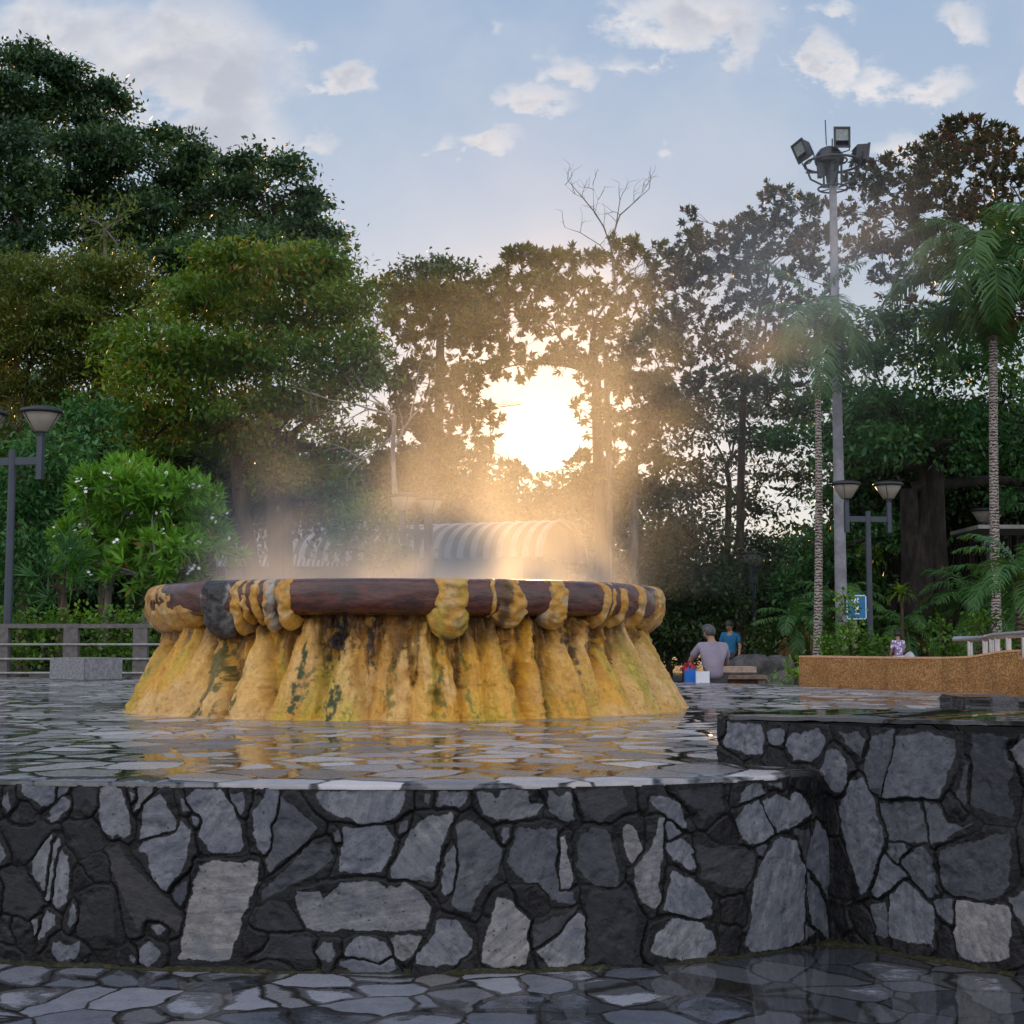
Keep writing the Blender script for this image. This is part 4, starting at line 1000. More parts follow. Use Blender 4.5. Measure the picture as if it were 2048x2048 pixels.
# ------------------------------------------------------------------ park lamps
LH = 4.4
def make_lamp(label):
    r = empty('park_lamp', (0, 0, 0), label, 'lamp', 'twin headed park lamps')
    mb = MB(); mb.tube([(0, 0, 0), (0, 0, .25)], [.10, .10], 12); mb.tube([(0, 0, .25), (0, 0, 3.78)], [.062, .055], 12); mb.build('pole', M['lamp_blue'], r)
    mb = MB(); mb.box((0, 0, 3.62), (.80, .05, .11)); mb.box((0, 0, 3.62), (.84, .035, .05)); mb.build('cross_arm', M['lamp_blue'], r)
    for s in (-1, 1):
        x = s * .44
        mb = MB(); mb.box((x, 0, 3.66), (.085, .085, .62)); mb.tube([(x, 0, 3.96), (x, 0, 4.04)], [.045, .06], 10)
        st = mb.build('lamp_stem', M['lamp_blue'], r)
        mb = MB(); mb.lathe((x, 0, 4.03), [(.001, 0), (.10, 0), (.115, .02), (.272, .27), (.262, .272), (.10, .03), (.001, .02)], 28)
        sh = mb.build('lamp_shade', M['glass'], r)
        mb = MB(); mb.lathe((x, 0, 4.03), [(.278, .262), (.296, .272), (.300, .30), (.285, .325), (.18, .355), (.001, .37)], 28); mb.lathe((x, 0, 4.03), [(.278, .262), (.001, .268)], 28)
        mb.build('lamp_cap', M['lamp_cap'], sh)
        for q in range(3):
            mb = MB(); a = q * 2 * PI / 3; mb.tube([(x + .105 * math.cos(a), .105 * math.sin(a), 4.04), (x + .272 * math.cos(a), .272 * math.sin(a), 4.29)], .006, 5)
            mb.build('shade_rib', M['lamp_cap'], sh)
    return r
proto = make_lamp('slate blue twin lamp beside the blue footpath sign')
def set_lamp(o, px, Y, topy, rz, label):
    z = P(px, topy, Y).z; sc = z / LH if False else 1
    o.location = (P(px, 1283, Y).x, Y, z - LH); o.rotation_euler = (0, 0, rz); o['label'] = label
def kids(o): return [c for c in bpy.data.objects if c.parent == o]
lamps = [(1741, 29, 961, .12, 'slate blue twin lamp rising right behind the blue sign and pointed shrub'),
 (14, 20.6, 815, -.22, 'tall twin lamp behind the cable fence and the granite block'),
 (832, 30, 989, .95, 'twin lamp half lost in steam above the basin rim'),
 (1981, 37, 1018, 1.0, 'twin lamp in front of the white ringed palm trunk'),
 (1509, 40, 1104, 1.25, 'slim twin lamp behind the woman in turquoise')]
src = [proto] + [copy_tree(proto) for _ in lamps[1:]]
for o, l in zip(src, lamps): set_lamp(o, *l)

# ------------------------------------------------------------------ floodlight mast
YM = 45
mp_ = P(1684, 1283, YM); zt_ = P(1667, 384, YM).z; zh = P(1672, 284, YM).z
mast = empty('floodlight_mast', (mp_.x, YM, 0), 'tall grey floodlight mast with lamps clustered round its top', 'mast')
mx = mp_.x
mb = MB(); mb.tube([(mx, YM, -1.2), (mx, YM, zt_ * .55), (mx, YM, zt_ + .3)], [.21, .15, .115], 18); world_part(mb.build('pole', M['mast']), mast)
mb = MB()
mb.tube([(mx, YM, zt_ + .2), (mx, YM, zh - .35)], .17, 14)
for a in range(6):
    an = a * PI / 3 + .3; dx, dy = math.cos(an), math.sin(an)
    mb.box((mx + dx * .32, YM + dy * .32, (zt_ + zh) / 2 - .05), (.05, .05, zh - zt_ - .75), an)
for z in (zt_ + .12, zh - .62):
    mb.tube([(mx + .46 * math.cos(q * PI / 12), YM + .46 * math.sin(q * PI / 12), z) for q in range(25)], .03, 6, False)
for q in range(6):
    an = q * PI / 3 + .3; mb.tube([(mx + .15 * math.cos(an), YM + .15 * math.sin(an), zt_ + .12), (mx + .46 * math.cos(an), YM + .46 * math.sin(an), zt_ + .12)], .02, 5)
mb.box((mx - .42, YM - .1, (zt_ + zh) / 2 - .1), (.14, .2, .55))
world_part(mb.build('lamp_cage', M['iron']), mast)
mb = MB(); mb.lathe((mx - .1, YM, zh - .58), [(.44, -.12), (.47, 0), (.43, .16), (.3, .33), (.12, .42), (.001, .44)], 24); mb.lathe((mx - .1, YM, zh - .58), [(.44, -.12), (.001, -.12)], 24)
world_part(mb.build('hood', M['lamp_cap']), mast)
mb = MB(); mb.tube([(mx - .18, YM, zh - .1), (mx - .20, YM, zh + .72)], .018, 6); world_part(mb.build('lightning_rod', M['iron']), mast)
mb = MB()
zr = zh - .72
mb.tube([(mx + (.88) * math.cos(q * PI / 16), YM + (.88) * math.sin(q * PI / 16), zr) for q in range(33)], .04, 6, False)
for an in (PI, 0, -PI / 2, PI / 2):
    mb.tube([(mx + .2 * math.cos(an), YM + .2 * math.sin(an), zr - .75), (mx + .7 * math.cos(an), YM + .7 * math.sin(an), zr - .5), (mx + (.88) * math.cos(an), YM + (.88) * math.sin(an), zr)], .035, 6)
    mb.tube([(mx + .2 * math.cos(an), YM + .2 * math.sin(an), zr - .28), (mx + .85 * math.cos(an), YM + .85 * math.sin(an), zr - .28)], .03, 6)
world_part(mb.build('lamp_ring', M['iron']), mast)
def flood(c, az, tilt, roll=0):
    m3 = Matrix.Rotation(az, 3, 'Z') @ Matrix.Rotation(tilt, 3, 'X') @ Matrix.Rotation(roll, 3, 'Y'); c = Vector(c)
    mb = MB(); mb.add([c + m3 @ Vector(p) for p in [(-.24, -.16, -.30), (.24, -.16, -.30), (.24, -.16, .30), (-.24, -.16, .30), (-.17, .2, -.22), (.17, .2, -.22), (.17, .2, .2), (-.17, .2, .2)]],
        [(0, 3, 7, 4), (1, 5, 6, 2), (0, 4, 5, 1), (3, 2, 6, 7), (4, 7, 6, 5)])
    for x0, x1, z0, z1 in ((-.26, .26, .27, .33), (-.26, .26, -.33, -.27), (-.26, -.20, -.27, .27), (.20, .26, -.27, .27)):
        mb.box(c + m3 @ Vector(((x0 + x1) / 2, -.17, (z0 + z1) / 2)), (x1 - x0, .06, z1 - z0), rot=m3)
    for z in (-.1, 0, .1): mb.box(c + m3 @ Vector((0, .22, z)), (.3, .06, .02), rot=m3)
    mb.tube([c + m3 @ Vector((-.27, 0, 0)), c + m3 @ Vector((-.27, .02, -.36)), c + m3 @ Vector((0, .03, -.44)), c + m3 @ Vector((.27, .02, -.36)), c + m3 @ Vector((.27, 0, 0))], .022, 6)
    f = world_part(mb.build('floodlight', M['lamp_cap']), mast)
    mb = MB(); mb.add([c + m3 @ Vector(p) for p in [(-.2, -.165, -.10), (.2, -.165, -.10), (.2, -.165, .27), (-.2, -.165, .27)]], [(0, 1, 2, 3)])
    g = mb.build('lamp_glass', M['lens']); bpy.context.view_layer.update(); g.parent = f; g.matrix_parent_inverse = f.matrix_world.inverted()
flood((mx + .18, YM - .45, zh - .05), 0, .05); flood((mx - .92, YM - .1, zh - .32), -.95, .25, -.28); flood((mx + .92, YM + .1, zh - .35), 1.75, .2, .15); flood((mx, YM + .95, zh - .4), PI, .3)
mast.location = (P(1684, 1283, 31).x, 31, .35); mast.scale = (31 / 45,) * 3

# ------------------------------------------------------------------ cable fence and granite block
YF = 20.35
fx0, fx1 = X(-330, YF), X(420, YF)
fence = empty('cable_fence', ((fx0 + fx1) / 2, YF, ZT), 'low grey fence of posts and thin rails in front of the hedge', 'fence')
for px in (-270, -132, 8, 147, 285, 420):
    x = X(px, YF); mb = MB(); mb.box((x, YF, (.30 + 1.33) / 2), (.20, .12, 1.03)); world_part(mb.build('post', M['fence']), fence)
mb = MB(); mb.box(((fx0 + fx1) / 2, YF, 1.345), (fx1 - fx0, .13, .06)); world_part(mb.build('top_rail', M['fence']), fence)
for y in (1289, 1318, 1346):
    z = P(100, y, YF).z; mb = MB(); mb.tube([(fx0, YF - .07, z), (fx1, YF - .07, z)], .017, 8); world_part(mb.build('rail', M['rail']), fence)
c0 = G(160, 1362, ZT)
bm = bmesh.new(); bmesh.ops.create_cube(bm, size=1)
for v_ in bm.verts: v_.co = Vector((v_.co.x * .70, v_.co.y * .60, v_.co.z * .285))
bmesh.ops.bevel(bm, geom=list(bm.edges), offset=.015, segments=2, affect='EDGES')
me = bpy.data.meshes.new('granite_block'); bm.to_mesh(me); bm.free()
o = link('granite_block', me, M['granite']); o.location = (c0.x - .05, c0.y + .42, ZT + .143); o.rotation_euler = (0, 0, -.62)
tag(o, 'square grey granite block seat in front of the cable fence', 'stone seat')

# ------------------------------------------------------------------ pebble rendered wall and handrail
low = empty('pebbled_wall', (3.2, 16.2, 0), 'low curving orange wall of exposed pebble render with a smooth rim', 'wall')
wx = [(3.21, 16.3, .972), (3.6, 15.55, .970), (3.95, 14.9, .972), (4.25, 14.35, .978), (4.42, 14.05, .99), (4.52, 13.85, 1.02), (4.62, 13.6, 1.052), (4.85, 13.1, 1.062), (5.2, 12.5, 1.065), (5.7, 11.9, 1.065)]
pts = []
for i in range(len(wx) - 1):
    for q in range(8):
        f = q / 8; a, b = Vector(wx[i]), Vector(wx[i + 1]); p = a.lerp(b, f); pts.append(p)
pts.append(Vector(wx[-1]))
for _ in range(6): pts = [pts[0]] + [(pts[i - 1] + 2 * pts[i] + pts[i + 1]) / 4 for i in range(1, len(pts) - 1)] + [pts[-1]]
def strip(off0, off1, zf0, zf1, name, mat):
    mb = MB(); vs = []
    for i, p in enumerate(pts):
        t_ = (pts[min(i + 1, len(pts) - 1)] - pts[max(0, i - 1)]); t_.z = 0; t_.normalize(); n_ = Vector((-t_.y, t_.x, 0))
        if n_.x < 0: n_ = -n_
        a = p + n_ * off0; b = p + n_ * off1
        vs += [(a.x, a.y, zf0(p)), (a.x, a.y, zf1(p)), (b.x, b.y, zf1(p)), (b.x, b.y, zf0(p))]
    fs = [(i * 4 + j, i * 4 + (j + 1) % 4, (i + 1) * 4 + (j + 1) % 4, (i + 1) * 4 + j) for i in range(len(pts) - 1) for j in range(4)]
    m_ = len(pts) - 1; fs += [(0, 3, 2, 1), (m_ * 4, m_ * 4 + 1, m_ * 4 + 2, m_ * 4 + 3)]
    mb.add(vs, fs); return mb.build(name, mat)
world_part(strip(0, .26, lambda p: 0, lambda p: p.z - .018, 'wall_body', M['aggregate']), low)
world_part(strip(-.006, .266, lambda p: p.z - .018, lambda p: p.z, 'rim', M['cap']), low)
hr = [P(1910, 1279, 14.9), P(1964, 1278, 14.5), P(1972, 1276, 14.35), P(1990, 1272, 14.1), P(2020, 1270, 13.7), P(2052, 1268, 13.3), P(2130, 1263, 12.6)]
rail = empty('handrail', hr[0], 'steel handrail with short posts standing on the orange pebbled wall', 'handrail')
mb = MB(); mb.tube(hr, .034, 10); world_part(mb.build('rail', M['steel']), rail)
for px, y in ((1937, 14.68), (1971, 14.4), (1981, 14.2), (1990, 14.05), (2012, 13.75), (2044, 13.35), (2100, 12.8)):
    a = P(px, 1274, y); i = min(range(len(hr) - 1), key=lambda q: abs((hr[q].y + hr[q + 1].y) / 2 - y)); f = (y - hr[i].y) / (hr[i + 1].y - hr[i].y); t_ = hr[i].lerp(hr[i + 1], f)
    zb = min(pts, key=lambda p: abs(p.y - y)).z - .03
    mb = MB(); mb.tube([(t_.x, t_.y, zb - .05), (t_.x, t_.y, t_.z - .02)], .03, 8); world_part(mb.build('post', M['steel']), rail)

# shelter roof that reaches in from the right
Ys = 34; a = P(1954, 1054, Ys); 
sh = empty('shelter', (a.x + 2.4, Ys + 1, 0), 'flat pale shelter roof reaching past the lamp with the ringed palm', 'shelter')
mb = MB(); mb.box((a.x + 2.4, Ys + 1.0, a.z), (4.8, 2.2, .09)); world_part(mb.build('roof', M['rail']), sh)
for x in (a.x + 2.2, a.x + 4.6):
    mb = MB(); mb.tube([(x, Ys + 1, 0), (x, Ys + 1, a.z - .045)], .05, 8); world_part(mb.build('post', M['iron']), sh)

# ------------------------------------------------------------------ blue sign
Ysg = 27.6; s0 = P(1692, 1240, Ysg); s1 = P(1733, 1189, Ysg); sc_ = (s0 + s1) / 2; sw, shh = s1.x - s0.x, s1.z - s0.z
sign = empty('footpath_sign', (sc_.x, Ysg, 0), 'blue square sign with white wavy steam and bather symbol behind a pointed shrub', 'sign')
bm = bmesh.new(); bmesh.ops.create_cube(bm, size=1)
for v_ in bm.verts: v_.co = Vector((v_.co.x * sw, v_.co.y * .03, v_.co.z * shh))
ve = [e for e in bm.edges if abs(e.verts[0].co.y - e.verts[1].co.y) > .02]; bmesh.ops.bevel(bm, geom=ve, offset=.035, segments=4, affect='EDGES')
for v_ in bm.verts: v_.co += sc_
me = bpy.data.meshes.new('sign_board'); bm.to_mesh(me); bm.free(); bd = world_part(link('sign_board', me, M['sign_blue']), sign)
def on_board(name, mbx):
    o = mbx.build(name, M['white']); bpy.context.view_layer.update(); o.parent = bd; o.matrix_parent_inverse = bd.matrix_world.inverted()
y_ = Ysg - .019; mb = MB(); e = .022
for cx_, cz_, ww, h_ in ((0, shh / 2 - e, sw - .06, .016), (0, -shh / 2 + e, sw - .06, .016), (-sw / 2 + e, 0, .016, shh - .06), (sw / 2 - e, 0, .016, shh - .06)): mb.box((sc_.x + cx_, y_, sc_.z + cz_), (ww, .008, h_))
on_board('border', mb)
mb = MB()
for dx, sl, hgt in ((-.065, .0, .10), (-.02, .01, .12), (.03, .01, .10)):
    mb.tube([(sc_.x + dx - .01 + .018 * math.sin(q * 1.5) + sl * q * .2, y_, sc_.z + .18 - q * hgt / 5) for q in range(6)], [.006, .011, .014, .014, .011, .006], 6)
mb.tube([(sc_.x - .05, y_, sc_.z + .03), (sc_.x - .01, y_, sc_.z - .03), (sc_.x + .01, y_, sc_.z - .09)], [.02, .03, .02], 6)
mb.tube([(sc_.x + .03, y_, sc_.z + .02), (sc_.x + .02, y_, sc_.z - .05)], [.014, .018], 6)
mb.tube([(sc_.x - .03, y_, sc_.z - .125), (sc_.x + .05, y_, sc_.z - .125)], .013, 6)
on_board('symbol', mb)
mb = MB(); mb.tube([(sc_.x - .02, Ysg + .05, 0), (sc_.x - .02, Ysg + .05, s1.z - .05)], .045, 8); world_part(mb.build('post', M['bark_pale']), sign)

# ------------------------------------------------------------------ rocks
def rock(name, c, size, label, mat, seed):
    bm = bmesh.new(); bmesh.ops.create_icosphere(bm, subdivisions=4, radius=1)
    for v_ in bm.verts:
        d_ = v_.co.normalized(); q = 1 + .5 * (float(fbm(d_.x * 1.6 + seed, d_.y * 1.6, d_.z * 1.6, seed, 4)) - .5)
        v_.co = Vector((d_.x * size[0] * q, d_.y * size[1] * q, d_.z * size[2] * q))
    me = bpy.data.meshes.new(name); bm.to_mesh(me); bm.free(); me.polygons.foreach_set('use_smooth', [True] * len(me.polygons))
    o = link(name, me, mat); o.location = c; return tag(o, label, 'rock')
a = P(1568, 1368, 21); rock('boulder', (a.x, 21, a.z - .12), (.30, .32, .33), 'smooth brown boulder at the left end of the orange pebbled wall', M['rock'], 3)
a = P(1512, 1330, 27); rock('boulder', (a.x - .1, 27, a.z - .15), (.46, .5, .36), 'large dark boulder between the bench and the small palm', M['rock'], 8)
a = P(1484, 1332, 28); rock('boulder', (a.x - .1, 28, a.z - .25), (.30, .5, .40), 'upright grey boulder behind the brown bench', M['rock'], 14)
a = P(1545, 1322, 28.5); rock('boulder', (a.x + .1, 28.5, a.z - .2), (.34, .4, .34), 'low grey boulder under the small palm tree', M['rock'], 21)
a = P(1819, 1311, 30); rock('pale_boulder', (a.x, 30, a.z - .12), (.13, .16, .20), 'small pale boulder to the right of the person in a printed shirt', M['pale_rock'], 5)

# ------------------------------------------------------------------ bench, boxes and people
Yb = 22
bench = empty('park_bench', (X(1490, Yb), Yb, 0), 'brown box bench with a thick top beside the seated person', 'bench')
a = P(1448, 1333, Yb); b = P(1512, 1345, Yb); c = P(1525, 1368, Yb)
mb = MB(); mb.box(((a.x + b.x) / 2 - .05, Yb + .2, (a.z + b.z) / 2), (b.x - a.x + .1, .5, .085)); world_part(mb.build('back_plank', M['wood_light']), bench)
mb = MB(); mb.box(((a.x + c.x) / 2 - .1, Yb - .05, b.z - .065), (c.x - a.x + .25, .46, .055)); world_part(mb.build('seat', M['wood']), bench)
mb = MB(); mb.box(((a.x + b.x) / 2 - .05, Yb + .05, (b.z - .1) / 2), (b.x - a.x + .1, .3, b.z - .1)); world_part(mb.build('base', M['wood']), bench)
for x in (b.x + .02, c.x - .02):
    mb = MB(); mb.box((x, Yb - .2, (b.z - .095) / 2), (.055, .055, b.z - .095)); world_part(mb.build('leg', M['wood']), bench)
Yt = 21.3
tb = empty('low_table', (X(1385, Yt), Yt, 0), 'low wooden table under the blue bag and white box beside the seated person', 'table')
zt2 = P(1390, 1372, Yt).z
mb = MB(); mb.box((X(1388, Yt), Yt, zt2 - .03), (.62, .5, .05)); world_part(mb.build('tabletop', M['wood']), tb)
for sx_ in (-1, 1):
    for sy_ in (-1, 1):
        mb = MB(); mb.box((X(1388, Yt) + sx_ * .26, Yt + sy_ * .2, (zt2 - .055) / 2), (.05, .05, zt2 - .055)); world_part(mb.build('leg', M['wood']), tb)
# white box with open flaps
x0, x1 = X(1387, Yt), X(1413, Yt); zb2 = zt2 - .004; ztop = P(1400, 1342, Yt).z
wb = empty('white_box', ((x0 + x1) / 2, Yt - .08, zb2), 'white cardboard box with its brown flaps open', 'box')
mb = MB(); xm = (x0 + x1) / 2; hw = (x1 - x0) / 2
for cx_, cy_, sx_, sy_ in ((xm, Yt - .2, hw * 2, .012), (xm, Yt + .04, hw * 2, .012), (x0 + .006, Yt - .08, .012, .228), (x1 - .006, Yt - .08, .012, .228)): mb.box((cx_, cy_, (zb2 + ztop) / 2), (sx_, sy_, ztop - zb2))
mb.box((xm, Yt - .08, zb2 + .012), (hw * 2 - .03, .22, .012)); world_part(mb.build('carton', M['white_card']), wb)
mb = MB(); mb.box((x0 + .045, Yt - .08, ztop + .035), (.10, .22, .008), rot=Matrix.Rotation(-.75, 3, 'Y')); mb.box((x1 - .03, Yt - .08, ztop + .03), (.10, .22, .008), rot=Matrix.Rotation(.75, 3, 'Y'))
world_part(mb.build('flap', M['brown_card']), wb)
xb = X(1378, Yt); zbt = P(1378, 1340, Yt).z
bag = empty('blue_bag', (xb, Yt, zb2), 'bright blue carrier bag between the red flowers and the white box', 'bag')
mb = MB(); mb.add([(xb - .075, Yt - .10, zb2), (xb + .075, Yt - .10, zb2), (xb + .075, Yt + .08, zb2), (xb - .075, Yt + .08, zb2), (xb - .085, Yt - .11, zbt), (xb + .08, Yt - .11, zbt + .01), (xb + .08, Yt + .06, zbt + .01), (xb - .085, Yt + .06, zbt)],
  [(0, 1, 5, 4), (1, 2, 6, 5), (2, 3, 7, 6), (3, 0, 4, 7), (3, 2, 1, 0)]); world_part(mb.build('bag_body', M['blue_plastic']), bag)
mb = MB(); mb.tube([(xb - .04, Yt - .1, zbt - .01), (xb - .03, Yt - .08, zbt + .07), (xb + .03, Yt - .08, zbt + .07), (xb + .04, Yt - .1, zbt - .01)], .006, 6); world_part(mb.build('handle', M['blue_plastic']), bag)
rr_ = np.random.default_rng(3)
a = P(1374, 1334, Yt); mb = MB()
fb = empty('flower_bunch', (a.x, Yt - .03, zb2), 'bunch of red flowers poking up beside the blue bag', 'flowers')
for q in range(26):
    c = Vector((a.x + rr_.normal(0, .05), Yt - .03 + rr_.normal(0, .05), a.z + rr_.normal(0, .025))); d_ = Vector(rr_.normal(0, 1, 3)).normalized(); u_ = d_.orthogonal().normalized(); v_ = d_.cross(u_); mb = MB(); vs = [c]
    for s_ in range(5):
        p_ = u_ * math.cos(s_ * 1.2566) + v_ * math.sin(s_ * 1.2566); s2 = d_.cross(p_); vs += [c + p_ * .022 + s2 * .014 + d_ * .008, c + p_ * .036 + d_ * .004, c + p_ * .022 - s2 * .014 + d_ * .008]
    mb.add(vs, [(0, 1 + s_ * 3, 2 + s_ * 3, 3 + s_ * 3) for s_ in range(5)]); world_part(mb.build('blossom', M['red_cloth']), fb)
mb = MB()
for q in range(8): mb.tube([(a.x + rr_.normal(0, .012), Yt - .03 + rr_.normal(0, .012), zb2), (a.x + rr_.normal(0, .04), Yt - .03, a.z)], .004, 4)
world_part(mb.build('leaves', M['leaf_lime']), fb)

def skin_mesh(name, verts, edges, radii, root, mat, sub=2):
    me = bpy.data.meshes.new(name); me.from_pydata(verts, edges, []); me.update()
    o = bpy.data.objects.new(name, me); C.objects.link(o)
    m = o.modifiers.new('s', 'SKIN'); sv = me.skin_vertices[0].data
    for i, r in enumerate(radii): sv[i].radius = r if hasattr(r, '__len__') else (r, r); sv[i].use_root = (i == root)
    m2 = o.modifiers.new('u', 'SUBSURF'); m2.levels = sub; m2.render_levels = sub
    bpy.context.view_layer.update()
    dg = bpy.context.evaluated_depsgraph_get(); nm = bpy.data.meshes.new_from_object(o.evaluated_get(dg)); nm.name = name
    bpy.data.objects.remove(o); nm.materials.clear(); nm.polygons.foreach_set('use_smooth', [True] * len(nm.polygons))
    return link(name, nm, mat)
def person(label, group, loc, rz, pose, shirt, pants, hair, scale=1.0, sleeve=.6, tunic=False, shorts=False):
    r = empty('person', loc, label, 'person', group, rz); r.scale = (scale,) * 3
    J = pose; V_ = []; E_ = []; Rr = []; ix = {}
    def add(nm, p, rad, par=None):
        ix[nm] = len(V_); V_.append(tuple(p)); Rr.append(rad)
        if par: E_.append((ix[par], ix[nm]))
    add('pel', J['pel'], (.125, .10)); add('wst', J['wst'], (.115, .09), 'pel'); add('chs', J['chs'], (.14, .10), 'wst'); add('nkb', J['nkb'], (.075, .07), 'chs'); add('nk', J['nk'], (.052, .052), 'nkb')
    h = Vector(J['head']); n0 = Vector(J['nk']); add('hd0', n0.lerp(h, .45), (.068, .075), 'nk'); add('hd', h, (.076, .088), 'hd0'); add('hd1', h + (h - n0).normalized() * .075, (.055, .065), 'hd')
    for s in 'LR':
        add('sh' + s, J['sh' + s], .058, 'chs'); add('el' + s, J['el' + s], .040, 'sh' + s); add('wr' + s, J['wr' + s], .026, 'el' + s)
        wv = Vector(J['wr' + s]); dv = (wv - Vector(J['el' + s])).normalized(); sv_ = dv.orthogonal().normalized(); pm = wv + dv * .06
        add('pm' + s, pm, .026, 'wr' + s)
        for q, ln in enumerate((.065, .078, .072, .058)):
            o_ = sv_ * (q - 1.5) * .019; cu = dv.cross(sv_) * .02
            add(f'f{q}a' + s, pm + o_ + dv * .035, .009, 'pm' + s); add(f'f{q}b' + s, pm + o_ + dv * (.035 + ln * .6) + cu * .5, .008, f'f{q}a' + s); add(f'f{q}c' + s, pm + o_ + dv * (.035 + ln) + cu * 1.4, .006, f'f{q}b' + s)
        add('t0' + s, wv + dv * .035 - sv_ * .035, .010, 'wr' + s); add('t1' + s, wv + dv * .075 - sv_ * .05, .008, 't0' + s)
        add('hp' + s, J['hp' + s], .085, 'pel'); add('kn' + s, J['kn' + s], .055, 'hp' + s); add('an' + s, J['an' + s], .036, 'kn' + s); a_ = Vector(J['an' + s]); add('ft' + s, a_ + Vector(J.get('foot', (0, .17, -.05))), .035, 'an' + s)
    body = skin_mesh('body', V_, E_, Rr, ix['pel'], M['skin']); body.parent = r
    # nose, ears
    hv = h; fd = Vector(J.get('face', (0, 1, 0))).normalized(); up = (h - n0).normalized(); sd_ = fd.cross(up).normalized()
    def ell(c, rad, name, mat, ax=(fd, sd_, up), cut=None):
        bm = bmesh.new(); bmesh.ops.create_uvsphere(bm, u_segments=20, v_segments=14, radius=1)
        for v_ in bm.verts:
            q = v_.co.copy(); nz_ = 1 + .06 * (float(fbm(q.x * 4, q.y * 4, q.z * 4, 5)) - .5); v_.co = c + ax[0] * q.x * rad[0] * nz_ + ax[1] * q.y * rad[1] * nz_ + ax[2] * q.z * rad[2] * nz_
        if cut is not None: bmesh.ops.bisect_plane(bm, geom=list(bm.verts) + list(bm.edges) + list(bm.faces), plane_co=cut[0], plane_no=cut[1], clear_outer=True)
        me = bpy.data.meshes.new(name); bm.to_mesh(me); bm.free(); me.polygons.foreach_set('use_smooth', [True] * len(me.polygons)); o = link(name, me, mat); o.parent = r; return o
    ell(hv + fd * .098 - up * .01, (.018, .012, .022), 'nose', M['skin'])
    for s_ in (-1, 1):
        ell(hv + sd_ * s_ * .084, (.018, .010, .032), 'ear', M['skin']); ell(hv + fd * .086 + sd_ * s_ * .032 + up * .02, (.008, .012, .007), 'eye', M['hair_dark'])
    ell(hv + fd * .090 - up * .05, (.008, .022, .006), 'mouth', M['red_cloth'])
    ell(hv + up * .035 - fd * .012, (.106, .098, .112), 'hair', hair, cut=(hv + fd * .03 + up * .01, (fd * .75 - up * .66).normalized()))
    # shirt
    V_ = []; E_ = []; Rr = []; ix = {}
    kx = 1.14
    add('chs', J['chs'], (.165, .118)); add('wst', J['wst'], (.150, .115), 'chs'); add('pel', Vector(J['pel']) + Vector((0, 0, -.02)), (.158, .128), 'wst')
    if tunic: add('hem', Vector(J['pel']) + Vector((0, 0, -.22)), (.185, .15), 'pel')
    add('nkb', Vector(J['nkb']) - Vector((0, 0, .015)), (.088, .082), 'chs')
    for s in 'LR':
        a_, b_ = Vector(J['sh' + s]), Vector(J['el' + s]); add('sh' + s, a_, .076, 'chs'); add('sl' + s, a_.lerp(b_, sleeve * .6), .068, 'sh' + s); add('sm' + s, a_.lerp(b_, sleeve), .072, 'sl' + s)
    o = skin_mesh('shirt', V_, E_, Rr, 0, shirt); o.parent = r
    V_ = []; E_ = []; Rr = []; ix = {}
    add('pel', J['pel'], (.148, .118))
    for s in 'LR':
        a_, b_, c_ = Vector(J['hp' + s]), Vector(J['kn' + s]), Vector(J['an' + s]); add('hp' + s, a_, .100, 'pel'); add('kn' + s, b_, .072, 'hp' + s)
        if not shorts: add('an' + s, b_.lerp(c_, .88), .058, 'kn' + s)
    o = skin_mesh('trousers', V_, E_, Rr, 0, pants); o.parent = r
    if not shorts or True:
        for s in 'LR':
            a_ = Vector(J['an' + s]); f_ = Vector(J.get('foot', (0, .17, -.05)))
            o = skin_mesh('shoe', [a_ - f_ * .15 + Vector((0, 0, -.03)), a_ + f_ * .6 + Vector((0, 0, -.01)), a_ + f_ * 1.15], [(0, 1), (1, 2)], [.045, .05, .038], 0, M['hair_dark'], 1); o.parent = r
    return r
seat_pose = dict(pel=(0, 0, .53), wst=(0, .02, .70), chs=(.0, .06, .90), nkb=(0, .08, 1.06), nk=(-.01, .09, 1.11), head=(-.03, .13, 1.20), face=(-.5, .85, -.25),
  shL=(-.19, .06, 1.00), elL=(-.30, .20, .79), wrL=(-.20, .40, .72), shR=(.19, .07, 1.0), elR=(.25, .20, .76), wrR=(.12, .40, .70),
  hpL=(-.09, .06, .50), knL=(-.14, .46, .50), anL=(-.13, .44, .09), hpR=(.09, .06, .50), knR=(.12, .47, .50), anR=(.12, .45, .09))
Yl = 21.2
per = person('person with short greying hair in a lilac shirt, sitting with their back turned', None, (X(1425, Yl), Yl, .05), .12, seat_pose, M['lilac'], M['trousers'], M['hair_grey'], 1.0, .75)
stool = empty('stool', (X(1425, Yl), Yl, 0), 'low wooden stool under the seated person in lilac', 'stool')
mb = MB(); mb.box((X(1425, Yl), Yl, .44), (.36, .32, .05)); world_part(mb.build('seat', M['wood']), stool)
for sx_ in (-1, 1):
    for sy_ in (-1, 1):
        mb = MB(); mb.box((X(1425, Yl) + sx_ * .14, Yl + sy_ * .12, .2075), (.045, .045, .415)); world_part(mb.build('leg', M['wood']), stool)
stand = dict(pel=(0, 0, .92), wst=(0, .0, 1.06), chs=(0, .0, 1.24), nkb=(0, .0, 1.39), nk=(0, .01, 1.44), head=(.02, .05, 1.535), face=(.35, 1, -.55), shL=(-.175, 0, 1.34), elL=(-.23, .02, 1.06), wrL=(-.22, .12, .84),
  shR=(.175, 0, 1.34), elR=(.225, .03, 1.07), wrR=(.16, .2, .98), hpL=(-.09, 0, .87), knL=(-.10, .02, .48), anL=(-.10, 0, .09), hpR=(.09, 0, .87), knR=(.10, .02, .48), anR=(.10, 0, .09))
